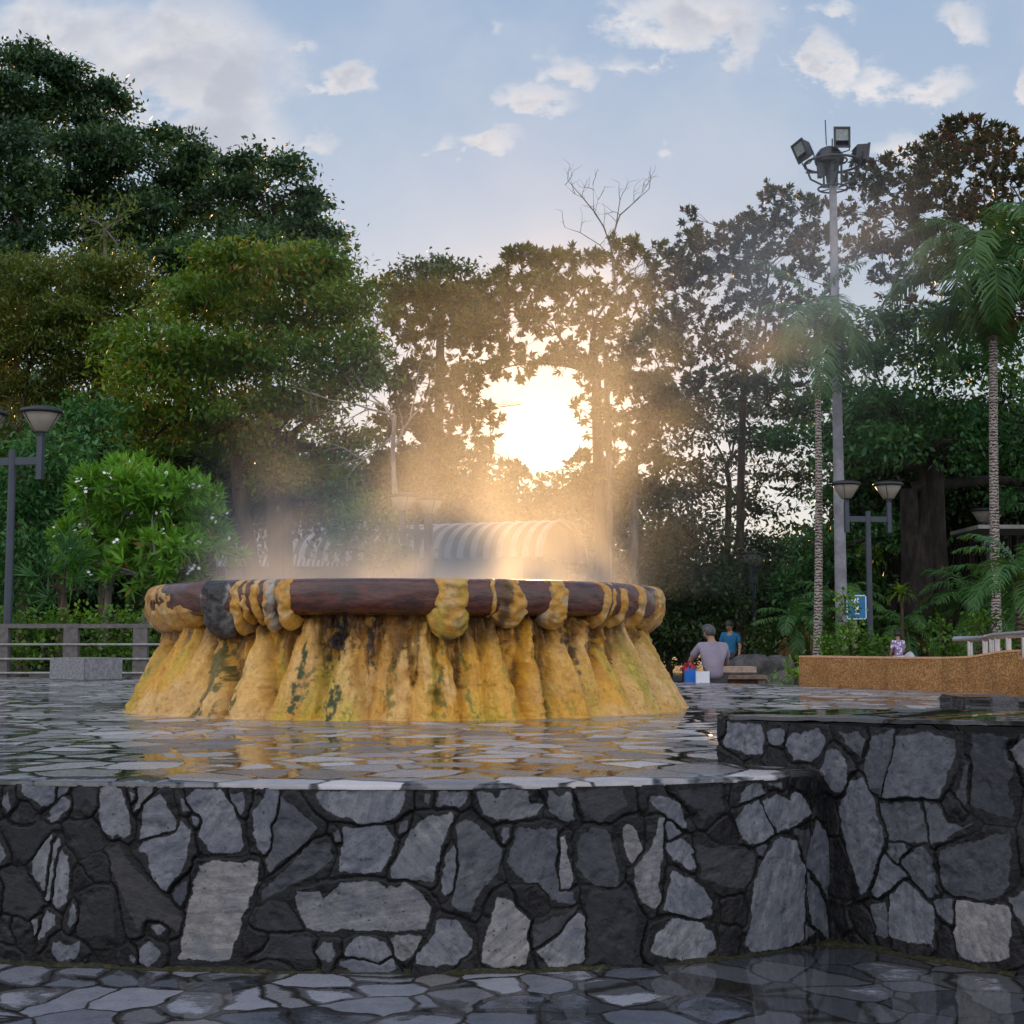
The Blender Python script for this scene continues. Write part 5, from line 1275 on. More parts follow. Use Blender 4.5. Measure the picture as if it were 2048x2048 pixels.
Yw2 = 34; h0 = P(1460, 1242, Yw2).z
person('standing person in a turquoise tunic, head bent down', None, (X(1459, Yw2), Yw2, h0 - 1.66), PI - .35, stand, M['turquoise'], M['trousers'], M['hair_dark'], 1.0, .75, True)
Yp = 30.5; h0 = P(1793, 1262, Yp).z
person('small person in a white printed shirt and striped shorts near the dracaena', None, (X(1793, Yp), Yp, h0 - 1.2), .4, stand, M['print'], M['stripe'], M['hair_dark'], .72, .7, False, True)

# ------------------------------------------------------------------ buildings behind the steam
def corr_sheet(name, rows, n=60, amp=.035, parent=None):
    """rows: list of (p_start, p_end, normal) across the corrugation's length"""
    V = []; Q = []
    m_ = len(rows); cnt = n * 6
    for a, b, nn_ in rows:
        a, b, nn_ = Vector(a), Vector(b), Vector(nn_)
        for i in range(cnt + 1):
            f = i / cnt; p = a.lerp(b, f) + nn_ * amp * math.sin(f * n * 2 * PI); V.append(p[:])
    Q = [(j * (cnt + 1) + i, j * (cnt + 1) + i + 1, (j + 1) * (cnt + 1) + i + 1, (j + 1) * (cnt + 1) + i) for j in range(m_ - 1) for i in range(cnt)]
    gv = np.array([.5 - .5 * math.sin(((i % cnt) + .5) / cnt * n * 2 * PI) for i in range(len(Q))])
    return world_part(link(name, quads_mesh(name, np.array(V), np.array(Q), {'groove_shade': gv}, smooth=True), M['roof_metal']), parent)
# barrel vaulted hall: gable end faces right-front, the vault runs back to the left
E = P(1130, 1120, 42); Rv = 1.95; Hv = 1.12
ax = Vector((-.93, .37, 0)).normalized(); cr = Vector((.37, .93, 0)).normalized()
hall = empty('vaulted_hall', (E.x, E.y, 0), 'low hall with a pale corrugated barrel roof behind the steam', 'building')
rows = []
for q in range(22):
    a = PI * q / 21; o_ = cr * (-math.cos(a) * Rv) + Vector((0, 0, math.sin(a) * Hv)); nn_ = (cr * (-math.cos(a) / Rv) + Vector((0, 0, math.sin(a) / Hv))).normalized(); p = E + o_
    rows.append((p, p + ax * 9.5, nn_))
corr_sheet('roof', rows, 24, .05, hall)
mb = MB(); vs = [E + ax * .25 + cr * (-math.cos(PI * q / 24) * (Rv - .1)) + Vector((0, 0, math.sin(PI * q / 24) * (Hv - .06))) for q in range(25)]
mb.add(vs, [tuple(range(25))]); world_part(mb.build('gable', M['arch_dark']), hall)
mb = MB(); mb.tube([E + cr * (-math.cos(PI * q / 24) * (Rv + .02)) + Vector((0, 0, math.sin(PI * q / 24) * (Hv + .02))) for q in range(25)], .05, 6); world_part(mb.build('roof_edge', M['rail']), hall)
mb = MB(); c = E + ax * 4.9; mb.box((c.x, c.y, E.z / 2 - .02), (8.6, Rv * 2 - .3, E.z), math.atan2(ax.y, ax.x)); world_part(mb.build('wall', M['plaster']), hall)
# pitched shed at the left
c = P(580, 1125, 44)
shed = empty('shed', (c.x, c.y, 0), 'low shed with a pitched corrugated roof between the leaning trunks', 'building')
l0, l1 = P(425, 1133, 42.5), P(760, 1133, 42.5); t0, t1 = P(462, 1038, 45.5), P(775, 1038, 45.5); b0, b1 = l0 + Vector((0, 6.2, 0)), l1 + Vector((0, 6.2, 0))
nn_ = Vector((0, -.7, .7)); corr_sheet('roof', [(l0, l1, nn_), (t0, t1, nn_)], 34, .03, shed); corr_sheet('roof', [(t0 + Vector((0, .02, 0)), t1 + Vector((0, .02, 0)), Vector((0, .7, .7))), (b0, b1, Vector((0, .7, .7)))], 34, .03, shed)
mb = MB(); mb.box(((l0.x + l1.x) / 2, l0.y + 3.1, l0.z / 2 - .06), (l1.x - l0.x - .6, 5.4, l0.z)); world_part(mb.build('wall', M['plaster']), shed)
# ------------------------------------------------------------------ trees and plants
SUNP = Vector((0, 0, CZ)); SUND = sd
def unit(v): return v / np.maximum(np.linalg.norm(v, axis=-1, keepdims=True), 1e-9)
def leaf_quads(B, D, Nn, L, W, droop=.15, fold=0.0):
    """kite leaves: base B, direction D, normal Nn (n,3), lengths L, widths W (n,)"""
    S_ = unit(np.cross(D, Nn)); L = L[:, None]; W = W[:, None]
    mid = B + D * L * .48
    return np.stack([B, mid + S_ * W * .5 + Nn * W * fold, B + D * L - Nn * L * droop, mid - S_ * W * .5 + Nn * W * fold], 1).reshape(-1, 3)
NL = []; DENS = 1.45
class Crown:
    def __init__(s): s.V = []; s.T = []
    def add(s, V, tone): s.V.append(V); s.T.append(tone)
    def build(s, name, mat, parent):
        V = np.concatenate(s.V); T = np.clip(np.concatenate(s.T), 0, 1); Q = np.arange(len(V)).reshape(-1, 4)
        o = link(name, quads_mesh(name, V, Q, {'tone': T}), mat); return world_part(o, parent)
def bez(a, b, c, n=7):
    return [a * (1 - t) ** 2 + b * 2 * t * (1 - t) + c * t * t for t in [i / (n - 1) for i in range(n)]]
def tree(name, label, group, base, Y, clumps, mat, leaf=(.2, .09), mode='spray', tw=12, lpt=18, barkm='bark', tr=.16, seed=0, depth=.6, spread=.32, fork=.45,
         lean=0.0, cat='tree', trunks=1, tone=(.42, .16, .16), sparse_twigs=8, gap=0.0, flat=.7, zbase=0.0, extra=None, up=.35, limb_r=.45, crown_name='crown', forkat=None, shrink=1.0, stray=(1, 4), hole=.345):
    rg = np.random.default_rng(seed + 100)
    bp_ = Vector((X(base, Y), Y, zbase)) if not isinstance(base, Vector) else base
    r = empty(name, bp_, label, cat, group)
    cl = []
    xsz = max(c[0] + c[2] for c in clumps) - min(c[0] - c[2] for c in clumps); half = xsz / 2 / FPX * Y
    for c in clumps:
        y = Y + rg.uniform(-1, 1) * depth * half; y = max(y, Y - half * .8)
        p = P(c[0], c[1], y); k_ = y / FPX; rx, rz = c[2] * k_ * shrink, c[3] * k_ * shrink
        cl.append((p, rx, rz, c[4] if len(c) > 4 else 1.0))
    for p, rx, rz, dn in list(cl):      # stray sprays break the outline
        for q in range(int(rg.integers(*stray))):
            d_ = Vector(rg.normal(0, 1, 3)).normalized(); d_.z = abs(d_.z) * 1.1 - .25
            if rx > .45: cl.append((p + Vector((d_.x * rx, d_.y * rx, d_.z * rz)) * rg.uniform(.95, 1.2), rx * rg.uniform(.2, .36), rz * rg.uniform(.2, .34), dn * 1.15))
    cr = Crown(); mbt = MB(); topz = max(p.z for p, *_ in cl)
    cenx = sum(p.x * rx for p, rx, *_ in cl) / sum(rx for _, rx, *_ in cl)
    ceny = sum(p.y for p, *_ in cl) / len(cl)
    lowz = min(p.z - rz for p, rx, rz, _ in cl)
    forkp = Vector((bp_.x + (cenx - bp_.x) * .6, bp_.y + (ceny - bp_.y) * .5, max(zbase + .4, lowz + (topz - lowz) * fork * .6)))
    if forkat: forkp = P(forkat[0], forkat[1], bp_.y)
    tks = []
    for q in range(trunks):
        b0 = bp_ + Vector((rg.uniform(-1, 1), rg.uniform(-.6, .6), 0)) * (.0 if trunks == 1 else .28 * trunks)
        f0 = forkp + Vector((rg.uniform(-1, 1) * .5, rg.uniform(-1, 1) * .4, rg.uniform(-.5, .6))) * (0 if trunks == 1 else 1.2)
        m_ = b0.lerp(f0, .5) + Vector((rg.uniform(-.2, .2) + lean, 0, 0)); pts = bez(b0 - Vector((0, 0, .2)), m_, f0, 9)
        mbt.tube(pts, [tr * (1.25 - .55 * i / 8) for i in range(9)], 10); tks.append(f0)
    # limbs grow from the forks to the nearest clump already reached
    nodes = [(f0, 0.0, tr * .62) for f0 in tks]; order = sorted(range(len(cl)), key=lambda i: min((cl[i][0] - f0).length for f0 in tks)); limbs = {}
    for i in order:
        p = cl[i][0]; bn_ = min(range(len(nodes)), key=lambda q: (nodes[q][0] - p).length + .30 * nodes[q][1] + (1.5 if nodes[q][0].z > p.z + cl[i][2] else 0))
        f0, pl_, r0 = nodes[bn_]; dlen = (p - f0).length
        a_ = f0.lerp(p, .33) + Vector((rg.normal(0, .10), rg.normal(0, .10), rg.uniform(.02, .16))) * dlen; b_ = f0.lerp(p, .68) + Vector((rg.normal(0, .09), rg.normal(0, .09), rg.uniform(0, .12))) * dlen
        lim = [f0 * (1 - t) ** 3 + a_ * 3 * t * (1 - t) ** 2 + b_ * 3 * t * t * (1 - t) + p * t ** 3 for t in [q / 8 for q in range(9)]]
        r1 = r0 * .58; mbt.tube(lim, [r0 * .9 + (r1 - r0 * .9) * q / 8 for q in range(9)], 6, False); limbs[i] = (lim, r0)
        nodes.append((p, pl_ + dlen, max(.014, r1)))
    for ci, (p, rx, rz, dn) in enumerate(cl):
        lim, r0 = limbs[ci]; lim = lim[1:]
        n = max(6, int(tw * DENS * PI * rx * rz * dn))
        d_ = unit(rg.normal(0, 1, (n, 3))); d_[:, 2] = np.where(rg.random(n) < up, np.abs(d_[:, 2]), d_[:, 2])
        rad = .35 + .65 * rg.random(n) ** .6; rad = rad * (1 + .22 * (rg.random(n) - .4))
        ry = (rx + rz) * .5
        tp = np.array(p) + d_ * np.array([rx, ry, rz]) * rad[:, None]
        # clumpy: pull twigs towards a few sprays and open holes
        nz_ = fbm(tp[:, 0] * 1.1 / max(.25, spread * 2), tp[:, 1] * 1.1 / max(.25, spread * 2), tp[:, 2] * 1.6 / max(.25, spread * 2), seed, 2)
        keep = nz_ > hole
        v0 = tp - np.array(SUNP); al = v0 @ np.array(SUND); dist = np.linalg.norm(v0 - al[:, None] * np.array(SUND), axis=1)
        if gap: keep &= dist > gap * (.96 + .12 * rg.random(n))
        if lowz < .3: keep &= tp[:, 2] > .05
        tp, d_ = tp[keep], d_[keep]; n = len(tp)
        if n == 0: continue
        out = unit(d_ * .7 + rg.normal(0, .35, (n, 3)) + np.array((0, 0, .25)))
        for q in rg.choice(n, min(n, sparse_twigs), replace=False):
            a_ = lim[int(rg.integers(3, 8))]; e_ = Vector(tp[q]); mbt.tube(bez(a_, a_.lerp(e_, .5) + Vector((0, 0, .12 * (e_ - a_).length)), e_, 4), [max(.006, r0 * .22), max(.005, r0 * .16), max(.004, r0 * .1), .004], 4, False)
        ctone = tone[0] + rg.normal(0, tone[1] * .5); ttone = ctone + rg.normal(0, tone[1], n)
        m_ = lpt
        Bc = np.repeat(tp, m_, 0); O = np.repeat(out, m_, 0); nn_ = n * m_
        tn = np.repeat(ttone, m_) + rg.normal(0, tone[2], nn_)
        L_ = leaf[0] * rg.uniform(.65, 1.25, nn_); W_ = leaf[1] * rg.uniform(.75, 1.2, nn_)
        if mode == 'spray':
            g_ = rg.normal(0, 1, (nn_, 3)) * spread; g_[:, 2] *= flat
            Bq = Bc + g_; D = unit(O * .5 + rg.normal(0, .6, (nn_, 3)) + np.array((0, 0, -.15)))
            Nn = unit(np.array((0, 0, .9)) + rg.normal(0, .55, (nn_, 3))); Nn = unit(Nn - D * np.sum(D * Nn, 1, keepdims=True))
        else:       # rosettes at the twig ends
            u_ = unit(np.cross(O, np.array((.3, .2, 1.0)))); v_ = np.cross(O, u_)
            an = np.tile(np.arange(m_) * 2.399963, n) + np.repeat(rg.uniform(0, 6, n), m_)
            el = np.tile(np.linspace(.15, 1.35, m_), n) + rg.normal(0, .15, nn_)
            rd_ = u_ * np.cos(an)[:, None] + v_ * np.sin(an)[:, None]
            D = unit(rd_ * np.sin(el)[:, None] + O * np.cos(el)[:, None]); Bq = Bc + O * (spread * .35 * (1.3 - el))[:, None] + rg.normal(0, spread * .08, (nn_, 3))
            Nn = unit(O * np.sin(el)[:, None] - rd_ * np.cos(el)[:, None] + rg.normal(0, .2, (nn_, 3))); Nn = unit(Nn - D * np.sum(D * Nn, 1, keepdims=True))
        cr.add(leaf_quads(Bq, D, Nn, L_, W_), tn)
    world_part(mbt.build('trunk', M[barkm], None), r)
    NL.append((name, sum(len(q) for q in cr.T)))
    cr.build(crown_name, M[mat], r)
    if extra: extra(r, cl, rg)
    return r

HILL = 'dark evergreens on the hillside'
hk = dict(mat='leaf_hill', leaf=(.30, .16), tw=14, lpt=24, spread=.42, tr=.28, depth=.35, sparse_twigs=6, flat=.40, gap=0, shrink=.84, stray=(3, 7), hole=.37, tone=(.45, .30, .16))
def hz(px, Y): return max(0, float(26 * sstep(8, -60, X(px, Y)) * sstep(54, 105, Y)) - .8)
tree('evergreen_tree', 'tall dark evergreen at the far left, highest crown on the hillside', HILL, 20, 72, [(-60,190,80,70),(20,130,50,30),(60,110,45,28),(110,140,50,35),(30,190,90,50),(90,230,60,45),(-10,260,90,70),(70,290,60,40,.8)], seed=1, zbase=hz(20, 72), **hk)
tree('evergreen_tree', 'dark evergreen with an umbrella shaped top and thin see through lower edge', HILL, 190, 74, [(150,175,55,25),(200,190,60,24),(235,212,30,16),(170,225,70,26,.5),(120,200,40,25,.6),(200,262,70,34),(250,275,40,30)], seed=2, zbase=hz(190, 74), **hk)
tree('evergreen_tree', 'broad dark evergreen in the middle of the hillside group', HILL, 190, 69, [(150,320,80,60),(210,300,80,55),(265,330,50,50),(120,400,80,60),(200,400,100,70),(280,430,70,60),(150,470,100,50,.7),(235,490,80,45,.8)], seed=3, zbase=hz(190, 69), **hk)
tree('evergreen_tree', 'dark evergreen with a lacy domed top right of the hillside middle', HILL, 350, 71, [(310,290,45,28,.8),(350,285,50,26,.8),(395,310,40,26,.9),(320,340,60,38,.8),(385,350,55,35),(350,400,80,50),(420,420,60,50),(340,470,90,45)], seed=4, zbase=hz(350, 71), **hk)
tree('evergreen_tree', 'lowest dark evergreen at the right end of the hillside, open branching top', HILL, 530, 68, [(490,335,40,28,.8),(530,315,50,24,.8),(570,345,45,28,.8),(595,395,42,30),(620,430,42,26),(510,380,60,40,.7),(560,430,70,50),(460,390,50,45),(480,460,80,50),(600,470,60,40),(645,470,40,18,.8)], seed=5, zbase=hz(530, 68), **hk)
tree('evergreen_tree', 'grey green evergreen against the left edge below the highest crown', HILL, 0, 64, [(-30,330,70,70),(30,300,60,60),(60,370,60,60),(0,430,90,70),(40,510,60,60,.9),(-40,540,80,80)], seed=6, zbase=hz(0, 64), **hk)
tree('evergreen_tree', 'shadowed evergreen low on the hillside behind the olive crown', HILL, 400, 63, [(300,540,90,60),(400,520,100,60),(520,510,110,50),(620,520,80,50),(180,560,80,60),(120,620,110,80),(20,640,110,90),(450,600,150,60)], seed=7, zbase=hz(400, 63), **hk)
tree('domed_tree', 'distant dark tree with a low domed top behind the sunlit haze', None, 875, 72, [(815,555,38,22),(860,540,45,22),(905,550,45,24),(940,580,40,30),(850,590,70,35),(900,620,80,40)], seed=8, **hk)

tree('slim_tree', 'slim pale barked tree with two thin leafy tufts above the olive bushes', None, 210, 44, [(180,440,30,34,.7),(205,470,24,20,.5),(245,440,26,40,.7),(235,490,20,20,.5),(160,480,26,22,.5)], mat='leaf_brown', leaf=(.24, .09), tw=12, lpt=12, spread=.3, tr=.07, barkm='bark_grey', seed=9, depth=.2, trunks=1, fork=.95, tone=(.7, .15, .15))

OL = dict(mat='leaf_olive', leaf=(.18, .075), tw=36, lpt=26, spread=.26, depth=.55, sparse_twigs=9, flat=.42, shrink=.88, stray=(3, 6), hole=.365)
tree('olive_crowned_tree', 'big rounded tree with dense olive green leaves tinged orange', None, 560, 35, [(520,535,110,55),(440,545,80,45),(600,545,90,60),(660,560,60,50),(390,620,100,70),(330,690,90,70),(490,620,140,80),(620,640,120,80),(700,640,60,80),(720,730,45,80),(560,740,150,90),(420,740,120,80),(290,770,90,70),(660,800,80,80),(500,840,130,70),(600,900,100,70,.8),(380,840,100,60,.8),(690,900,60,60,.7),(640,980,70,50,.6),(700,985,40,50,.5),(250,830,70,60),(300,880,80,60,.8),(450,900,110,60,.8),(560,960,90,50,.6),(230,700,50,60),(480,720,120,60)], seed=11, tr=.24, barkm='bark', trunks=3, lean=-.2, tone=(.38, .24, .16), **OL)
LB = dict(mat='leaf_brown', leaf=(.165, .065), tw=36, lpt=24, spread=.26, depth=.5, sparse_twigs=10, flat=.42, shrink=.9, stray=(3, 6), hole=.365)
tree('feathery_tree', 'dusty olive tree with fine leaves filling the left edge', 'dusty olive trees behind the lamp', 50, 38, [(20,560,80,60),(100,550,70,50),(60,630,100,60),(-20,660,80,80),(120,650,70,60),(60,730,100,60),(0,800,90,70),(-30,900,80,80)], seed=12, tr=.15, tone=(.5, .16, .16), **LB)
tree('feathery_tree', 'dusty olive tree between the left lamp and the rounded olive crown', 'dusty olive trees behind the lamp', 215, 39, [(180,560,70,50),(250,560,60,45),(210,630,90,60),(290,620,50,50),(160,720,90,70),(250,730,80,70),(190,810,100,70),(290,860,80,60),(120,880,90,70)], seed=13, tr=.15, tone=(.42, .16, .16), **LB)
tree('feathery_tree', 'bushy green tree low behind the left lamp head', 'dusty olive trees behind the lamp', 150, 31, [(170,850,60,40),(130,900,70,45),(60,930,80,60),(190,930,60,45),(20,1010,90,70),(110,1020,80,60),(60,1110,100,60),(150,1120,60,50),(0,1180,90,60)], seed=14, tr=.12, mat='leaf_green', leaf=(.17, .075), tw=28, lpt=22, spread=.25, depth=.5, tone=(.55, .2, .18))
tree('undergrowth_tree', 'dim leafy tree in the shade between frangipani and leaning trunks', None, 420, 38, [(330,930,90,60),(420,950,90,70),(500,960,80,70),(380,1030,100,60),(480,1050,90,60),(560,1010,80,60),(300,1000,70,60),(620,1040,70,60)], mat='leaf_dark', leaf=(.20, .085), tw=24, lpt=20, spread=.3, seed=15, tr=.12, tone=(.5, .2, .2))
# bare twisted branches in front of the olive crown
mb = MB(); rgb = np.random.default_rng(5)
def branchy(mb, p, d, L, r, lv):
    pts = [p]; q = p.copy(); dd = d.copy()
    for i in range(5):
        dd = (dd + Vector(rgb.normal(0, .22, 3)) * .8).normalized(); q = q + dd * L / 5; pts.append(q.copy())
    mb.tube(pts, [r * (1 - .13 * i) for i in range(6)], 5, False)
    if lv > 0:
        for i in (2, 3, 5):
            branchy(mb, pts[i], (dd + Vector(rgb.normal(0, .75, 3))).normalized(), L * .62, r * .5, lv - 1)
YB = 33
b0 = P(800, 1120, YB); st = empty('bare_shrub_tree', (b0.x, YB, 0), 'leafless pale tree with crooked twigs left of the sun', 'tree')
mb.tube([(b0.x, YB, -.1), P(790, 1000, YB), P(785, 900, YB), P(790, 830, YB)], [.09, .07, .055, .045], 7)
for a, b in ((P(790, 830, YB), Vector((-.9, 0, .25))), (P(788, 870, YB), Vector((-.6, .1, -.3))), (P(785, 900, YB), Vector((.4, 0, .6))), (P(790, 850, YB), Vector((-.5, .1, .8)))): branchy(mb, a, b.normalized(), 1.5, .035, 2)
world_part(mb.build('trunk', M['bark_pale']), st)

# frangipani
def blossoms(r, cl, rg):
    cr = Crown(); pts = []
    for p, rx, rz, _ in cl:
        for q in range(4):
            d_ = rg.normal(0, 1, 3); d_ /= np.linalg.norm(d_); d_[1] = -abs(d_[1]); d_[2] = abs(d_[2]) * .8; pts.append(np.array(p) + d_ * np.array((rx, (rx + rz) / 2, rz)) * 1.2)
    pts = np.array(pts)[rg.random(len(pts)) < .8]; pts = np.repeat(pts, 3, 0); pts = pts + rg.normal(0, .035, pts.shape); n = len(pts)
    B_ = np.repeat(pts, 5, 0); a = np.tile(np.arange(5) * 1.2566, n); up_ = unit(np.repeat(rg.normal(0, .5, (n, 3)) + np.array((0, -.5, .9)), 5, 0)); u_ = unit(np.cross(up_, np.array((1, .2, .1)))); v_ = np.cross(up_, u_)
    D = unit(u_ * np.cos(a)[:, None] + v_ * np.sin(a)[:, None] + up_ * .35); cr.add(leaf_quads(B_, D, up_, np.full(len(B_), .036), np.full(len(B_), .028)), np.zeros(len(B_))); cr.build('blossoms', M['white'], r)
tree('frangipani_tree', 'rounded bright green frangipani dotted with white blossoms left of the basin', None, 285, 23.5, [(270,960,70,35),(210,985,60,40),(330,985,70,40),(390,1010,50,35),(160,1030,50,40),(250,1030,80,50),(340,1045,80,50),(420,1060,45,45),(140,1080,45,40),(220,1095,80,45),(310,1105,80,45),(400,1115,60,40),(160,1130,55,35,.8),(280,1150,90,35,.6),(450,1105,25,25,.8),(370,1155,50,25,.5)],
     mat='leaf_frang', leaf=(.24, .058), mode='rosette', tw=58, lpt=15, spread=.14, barkm='bark_grey', tr=.06, seed=20, depth=.55, tone=(.42, .14, .16), trunks=3, extra=blossoms, sparse_twigs=12, fork=.3)
tree('fan_palm_bush', 'dark spiky bush in the shade under the frangipani', None, 125, 22.6, [(125,1130,45,40),(100,1170,40,35),(160,1180,50,30)], mat='leaf_green', leaf=(.42, .03), mode='rosette', tw=14, lpt=22, spread=.1, seed=21, tr=.04, cat='bush', tone=(.3, .2, .2))
HG = 'leafy hedge plants behind the cable fence'
for i, (px, lab) in enumerate(((40, 'hedge bush behind the fence nearest the left lamp pole'), (110, 'hedge bush behind the fence above the granite block'), (180, 'hedge bush behind the fence right of the granite block'), (250, 'hedge bush at the fence post below the frangipani'), (320, 'hedge bush half hidden by the left side of the basin'))):
    tree('hedge_bush', lab, HG, px, 21.5, [(px-20,1240,30,14),(px+20,1238,32,14),(px,1270,46,24),(px-20,1310,40,24),(px+20,1315,40,24)], mat='leaf_lime', leaf=(.09, .055), tw=60, lpt=16, spread=.12, seed=30 + i, tr=.025, cat='bush', depth=.6, tone=(.25, .18, .18), sparse_twigs=4)
tree('hedge_bush', 'yellow green bush in the steam behind the centre lamp', None, 745, 32, [(770,1000,30,22),(740,1030,40,30),(700,1060,40,30),(770,1060,50,40),(690,1100,50,30),(760,1110,60,35)], mat='leaf_lime', leaf=(.17, .07), tw=22, lpt=16, spread=.2, seed=37, tr=.06, cat='bush', tone=(.35, .15, .15))

# trees round the sun
CT = dict(mat='leaf_center', mode='rosette', leaf=(.205, .095), lpt=12, spread=.15, tw=58, depth=.5, sparse_twigs=14, up=.5, gap=1.0, hole=.385)
tree('broad_leaf_tree', 'sunlit tree with big rosettes of leaves standing right before the sun', None, 1222, 37, [(1050,520,50,26,.9),(1110,535,60,36),(1010,560,50,30,.9),(1060,590,70,40),(1150,590,60,40,.9),(980,600,50,40,.8),(1010,650,80,45,.9),(1110,660,70,45,.7),(1190,640,50,40,.8),(960,700,60,50,.9),(1030,730,60,40,.6),(1150,720,60,40,.6),(1200,760,50,50,.8),(940,770,60,50,.8),(960,850,45,50,.8),(1190,840,50,50,.9),(1150,940,60,35,.9),(1020,960,70,35,.9),(940,930,50,45,.9)], seed=40, tr=.17, barkm='bark', tone=(.5, .16, .16), limb_r=.4, forkat=(1192, 730), **CT)
tree('broad_leaf_tree', 'hazy tree with pale branches between the olive crown and the sun', None, 860, 40, [(770,590,40,36),(830,610,50,40),(890,600,55,40),(800,670,60,50,.7),(870,680,60,50,.7),(920,650,50,40,.9),(780,760,60,60,.8),(860,770,60,50,.9),(900,840,60,50,.9),(810,860,70,60),(880,920,70,50),(800,950,70,50),(950,1000,80,40),(860,1000,70,40)], seed=41, tr=.14, barkm='bark_grey', tone=(.4, .16, .16), **CT)
tree('broad_leaf_tree', 'tree with sparse leaf rosettes right of the sun under the bare branches', None, 1260, 38, [(1190,530,40,24,.9),(1250,500,45,24),(1300,500,30,22),(1270,540,50,30,.8),(1230,590,40,30,.5),(1290,620,60,50,.9),(1250,690,60,50,.9),(1310,720,60,60),(1270,790,70,60),(1320,840,60,50),(1250,880,60,50),(1230,960,60,50),(1320,930,50,40,.7),(1290,1000,60,45)], seed=42, tr=.13, barkm='bark_grey', tone=(.38, .16, .16), **CT)
# dead crown above it
YD = 37.5; dt = empty('dead_tree', (X(1236, YD), YD, 0), 'dead tree with bare forked branches reaching above the leafy crowns', 'tree'); mb = MB()
rgb = np.random.default_rng(12)
def pl(*q): return [P(a, b, YD) for a, b in q]
mb.tube([Vector((X(1215, YD), YD, -.1)), *pl((1218,900),(1210,700),(1190,640),(1232,575),(1225,520))], [.11, .09, .065, .05, .04, .035], 7)
for q, r_ in (((( 1225,520),(1222,495),(1208,455),(1190,425),(1165,395),(1136,361)), .042), (((1222,495),(1232,450),(1240,430),(1268,405),(1298,378)), .042), (((1208,455),(1188,425),(1186,370)), .018), (((1232,450),(1240,400),(1243,392)), .026), (((1225,520),(1200,490),(1160,465),(1130,455)), .026), (((1232,575),(1262,540),(1300,520)), .035), (((1165,395),(1150,388),(1130,370)), .012), (((1268,405),(1285,385),(1290,375)), .012), (((1190,425),(1196,400),(1188,380)), .01), (((1050,530),(1070,525),(1100,540)), .012)):
    p_ = pl(*q); mb.tube(p_, [.72 * r_ * (1 - .75 * i / (len(p_) - 1)) for i in range(len(p_))], 5, False)
    for i in range(1, len(p_)):
        branchy(mb, p_[i], Vector((rgb.normal(0, .6), rgb.normal(0, .3), .8)).normalized(), .45, .010, 1)
world_part(mb.build('trunk', M['bark_grey']), dt)

# sea almond trees on the right
AL = dict(mat='leaf_almond', mode='rosette', leaf=(.16, .075), lpt=12, spread=.14, tw=62, depth=.6, sparse_twigs=14, up=.5)
tree('sea_almond_tree', 'tall dark sea almond with reddish leaves beside the floodlights', 'sea almond trees', 2110, 33, [(1930,270,60,35),(1880,300,60,30,.9),(1990,300,60,40),(1830,325,60,30,.9),(1770,330,50,26,.8),(1920,340,90,40),(2020,370,60,60),(1740,370,45,28,.8),(1820,390,80,40),(1890,420,90,45),(1720,430,50,35,.7),(1790,460,80,45,.8),(1960,450,90,50),(1860,500,90,45,.8),(2060,480,60,80),(1740,510,70,45,.8),(1820,570,80,45,.7),(2040,600,60,60,.8)], seed=50, tr=.2, barkm='bark', forkat=(2075, 560), tone=(.48, .2, .2), **AL)
AL['tw'] = 66; AL['hole'] = .365
tree('sea_almond_tree', 'wide hazy sea almond left of the floodlight mast', 'sea almond trees', 1480, 41, [(1560,390,45,26,.8),(1600,420,60,30,.9),(1530,440,45,28,.8),(1380,440,26,24,.8),(1560,470,80,36),(1480,470,60,30,.9),(1400,480,45,24,.9),(1640,490,60,40),(1440,510,80,34),(1360,520,55,30),(1540,530,90,40,.9),(1620,560,80,45,.8),(1430,570,90,40,.9),(1340,580,50,40),(1520,610,90,45,.8),(1400,640,80,45,.9),(1340,660,40,40),(1600,640,80,45,.7),(1480,690,90,50,.7),(1390,720,70,50,.8),(1560,710,80,50,.7),(1640,720,60,50,.7),(1450,780,90,45,.7),(1370,800,60,45,.8),(1540,800,90,45,.6),(1620,810,60,40,.6)], seed=51, tr=.12, barkm='bark', tone=(.4, .2, .2), **AL)
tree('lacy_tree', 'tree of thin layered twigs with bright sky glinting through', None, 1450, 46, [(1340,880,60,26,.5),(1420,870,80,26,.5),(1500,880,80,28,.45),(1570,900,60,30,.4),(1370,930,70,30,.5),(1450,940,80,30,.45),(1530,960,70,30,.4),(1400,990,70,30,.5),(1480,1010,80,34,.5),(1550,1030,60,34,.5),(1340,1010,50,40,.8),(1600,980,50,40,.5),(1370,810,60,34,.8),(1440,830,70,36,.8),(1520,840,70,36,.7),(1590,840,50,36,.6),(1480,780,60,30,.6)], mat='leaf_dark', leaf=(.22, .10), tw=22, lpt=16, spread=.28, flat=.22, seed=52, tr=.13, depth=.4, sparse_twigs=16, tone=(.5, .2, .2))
GR = dict(mat='leaf_green', leaf=(.19, .09), tw=27, lpt=22, spread=.26, depth=.55, flat=.34, sparse_twigs=8, shrink=.92, stray=(2, 5), hole=.365)
tree('spreading_tree', 'deep green tree with layered sprays behind the ringed palm', 'deep green spreading trees', 1870, 35, [(1760,660,60,35),(1850,650,70,40),(1930,660,70,40),(2020,700,60,50),(1730,720,60,40),(1820,730,90,45),(1920,750,90,45),(1720,790,60,36),(1790,820,90,45),(1900,830,90,50),(2010,800,70,60),(1690,860,60,36),(1760,890,90,40,.9),(1870,910,80,40,.9),(1980,900,80,50),(2050,880,50,70),(1700,930,60,34,.7),(2040,980,50,50)], seed=55, tr=.3, barkm='bark_dark', trunks=3, tone=(.5, .2, .18), fork=.3, **GR)
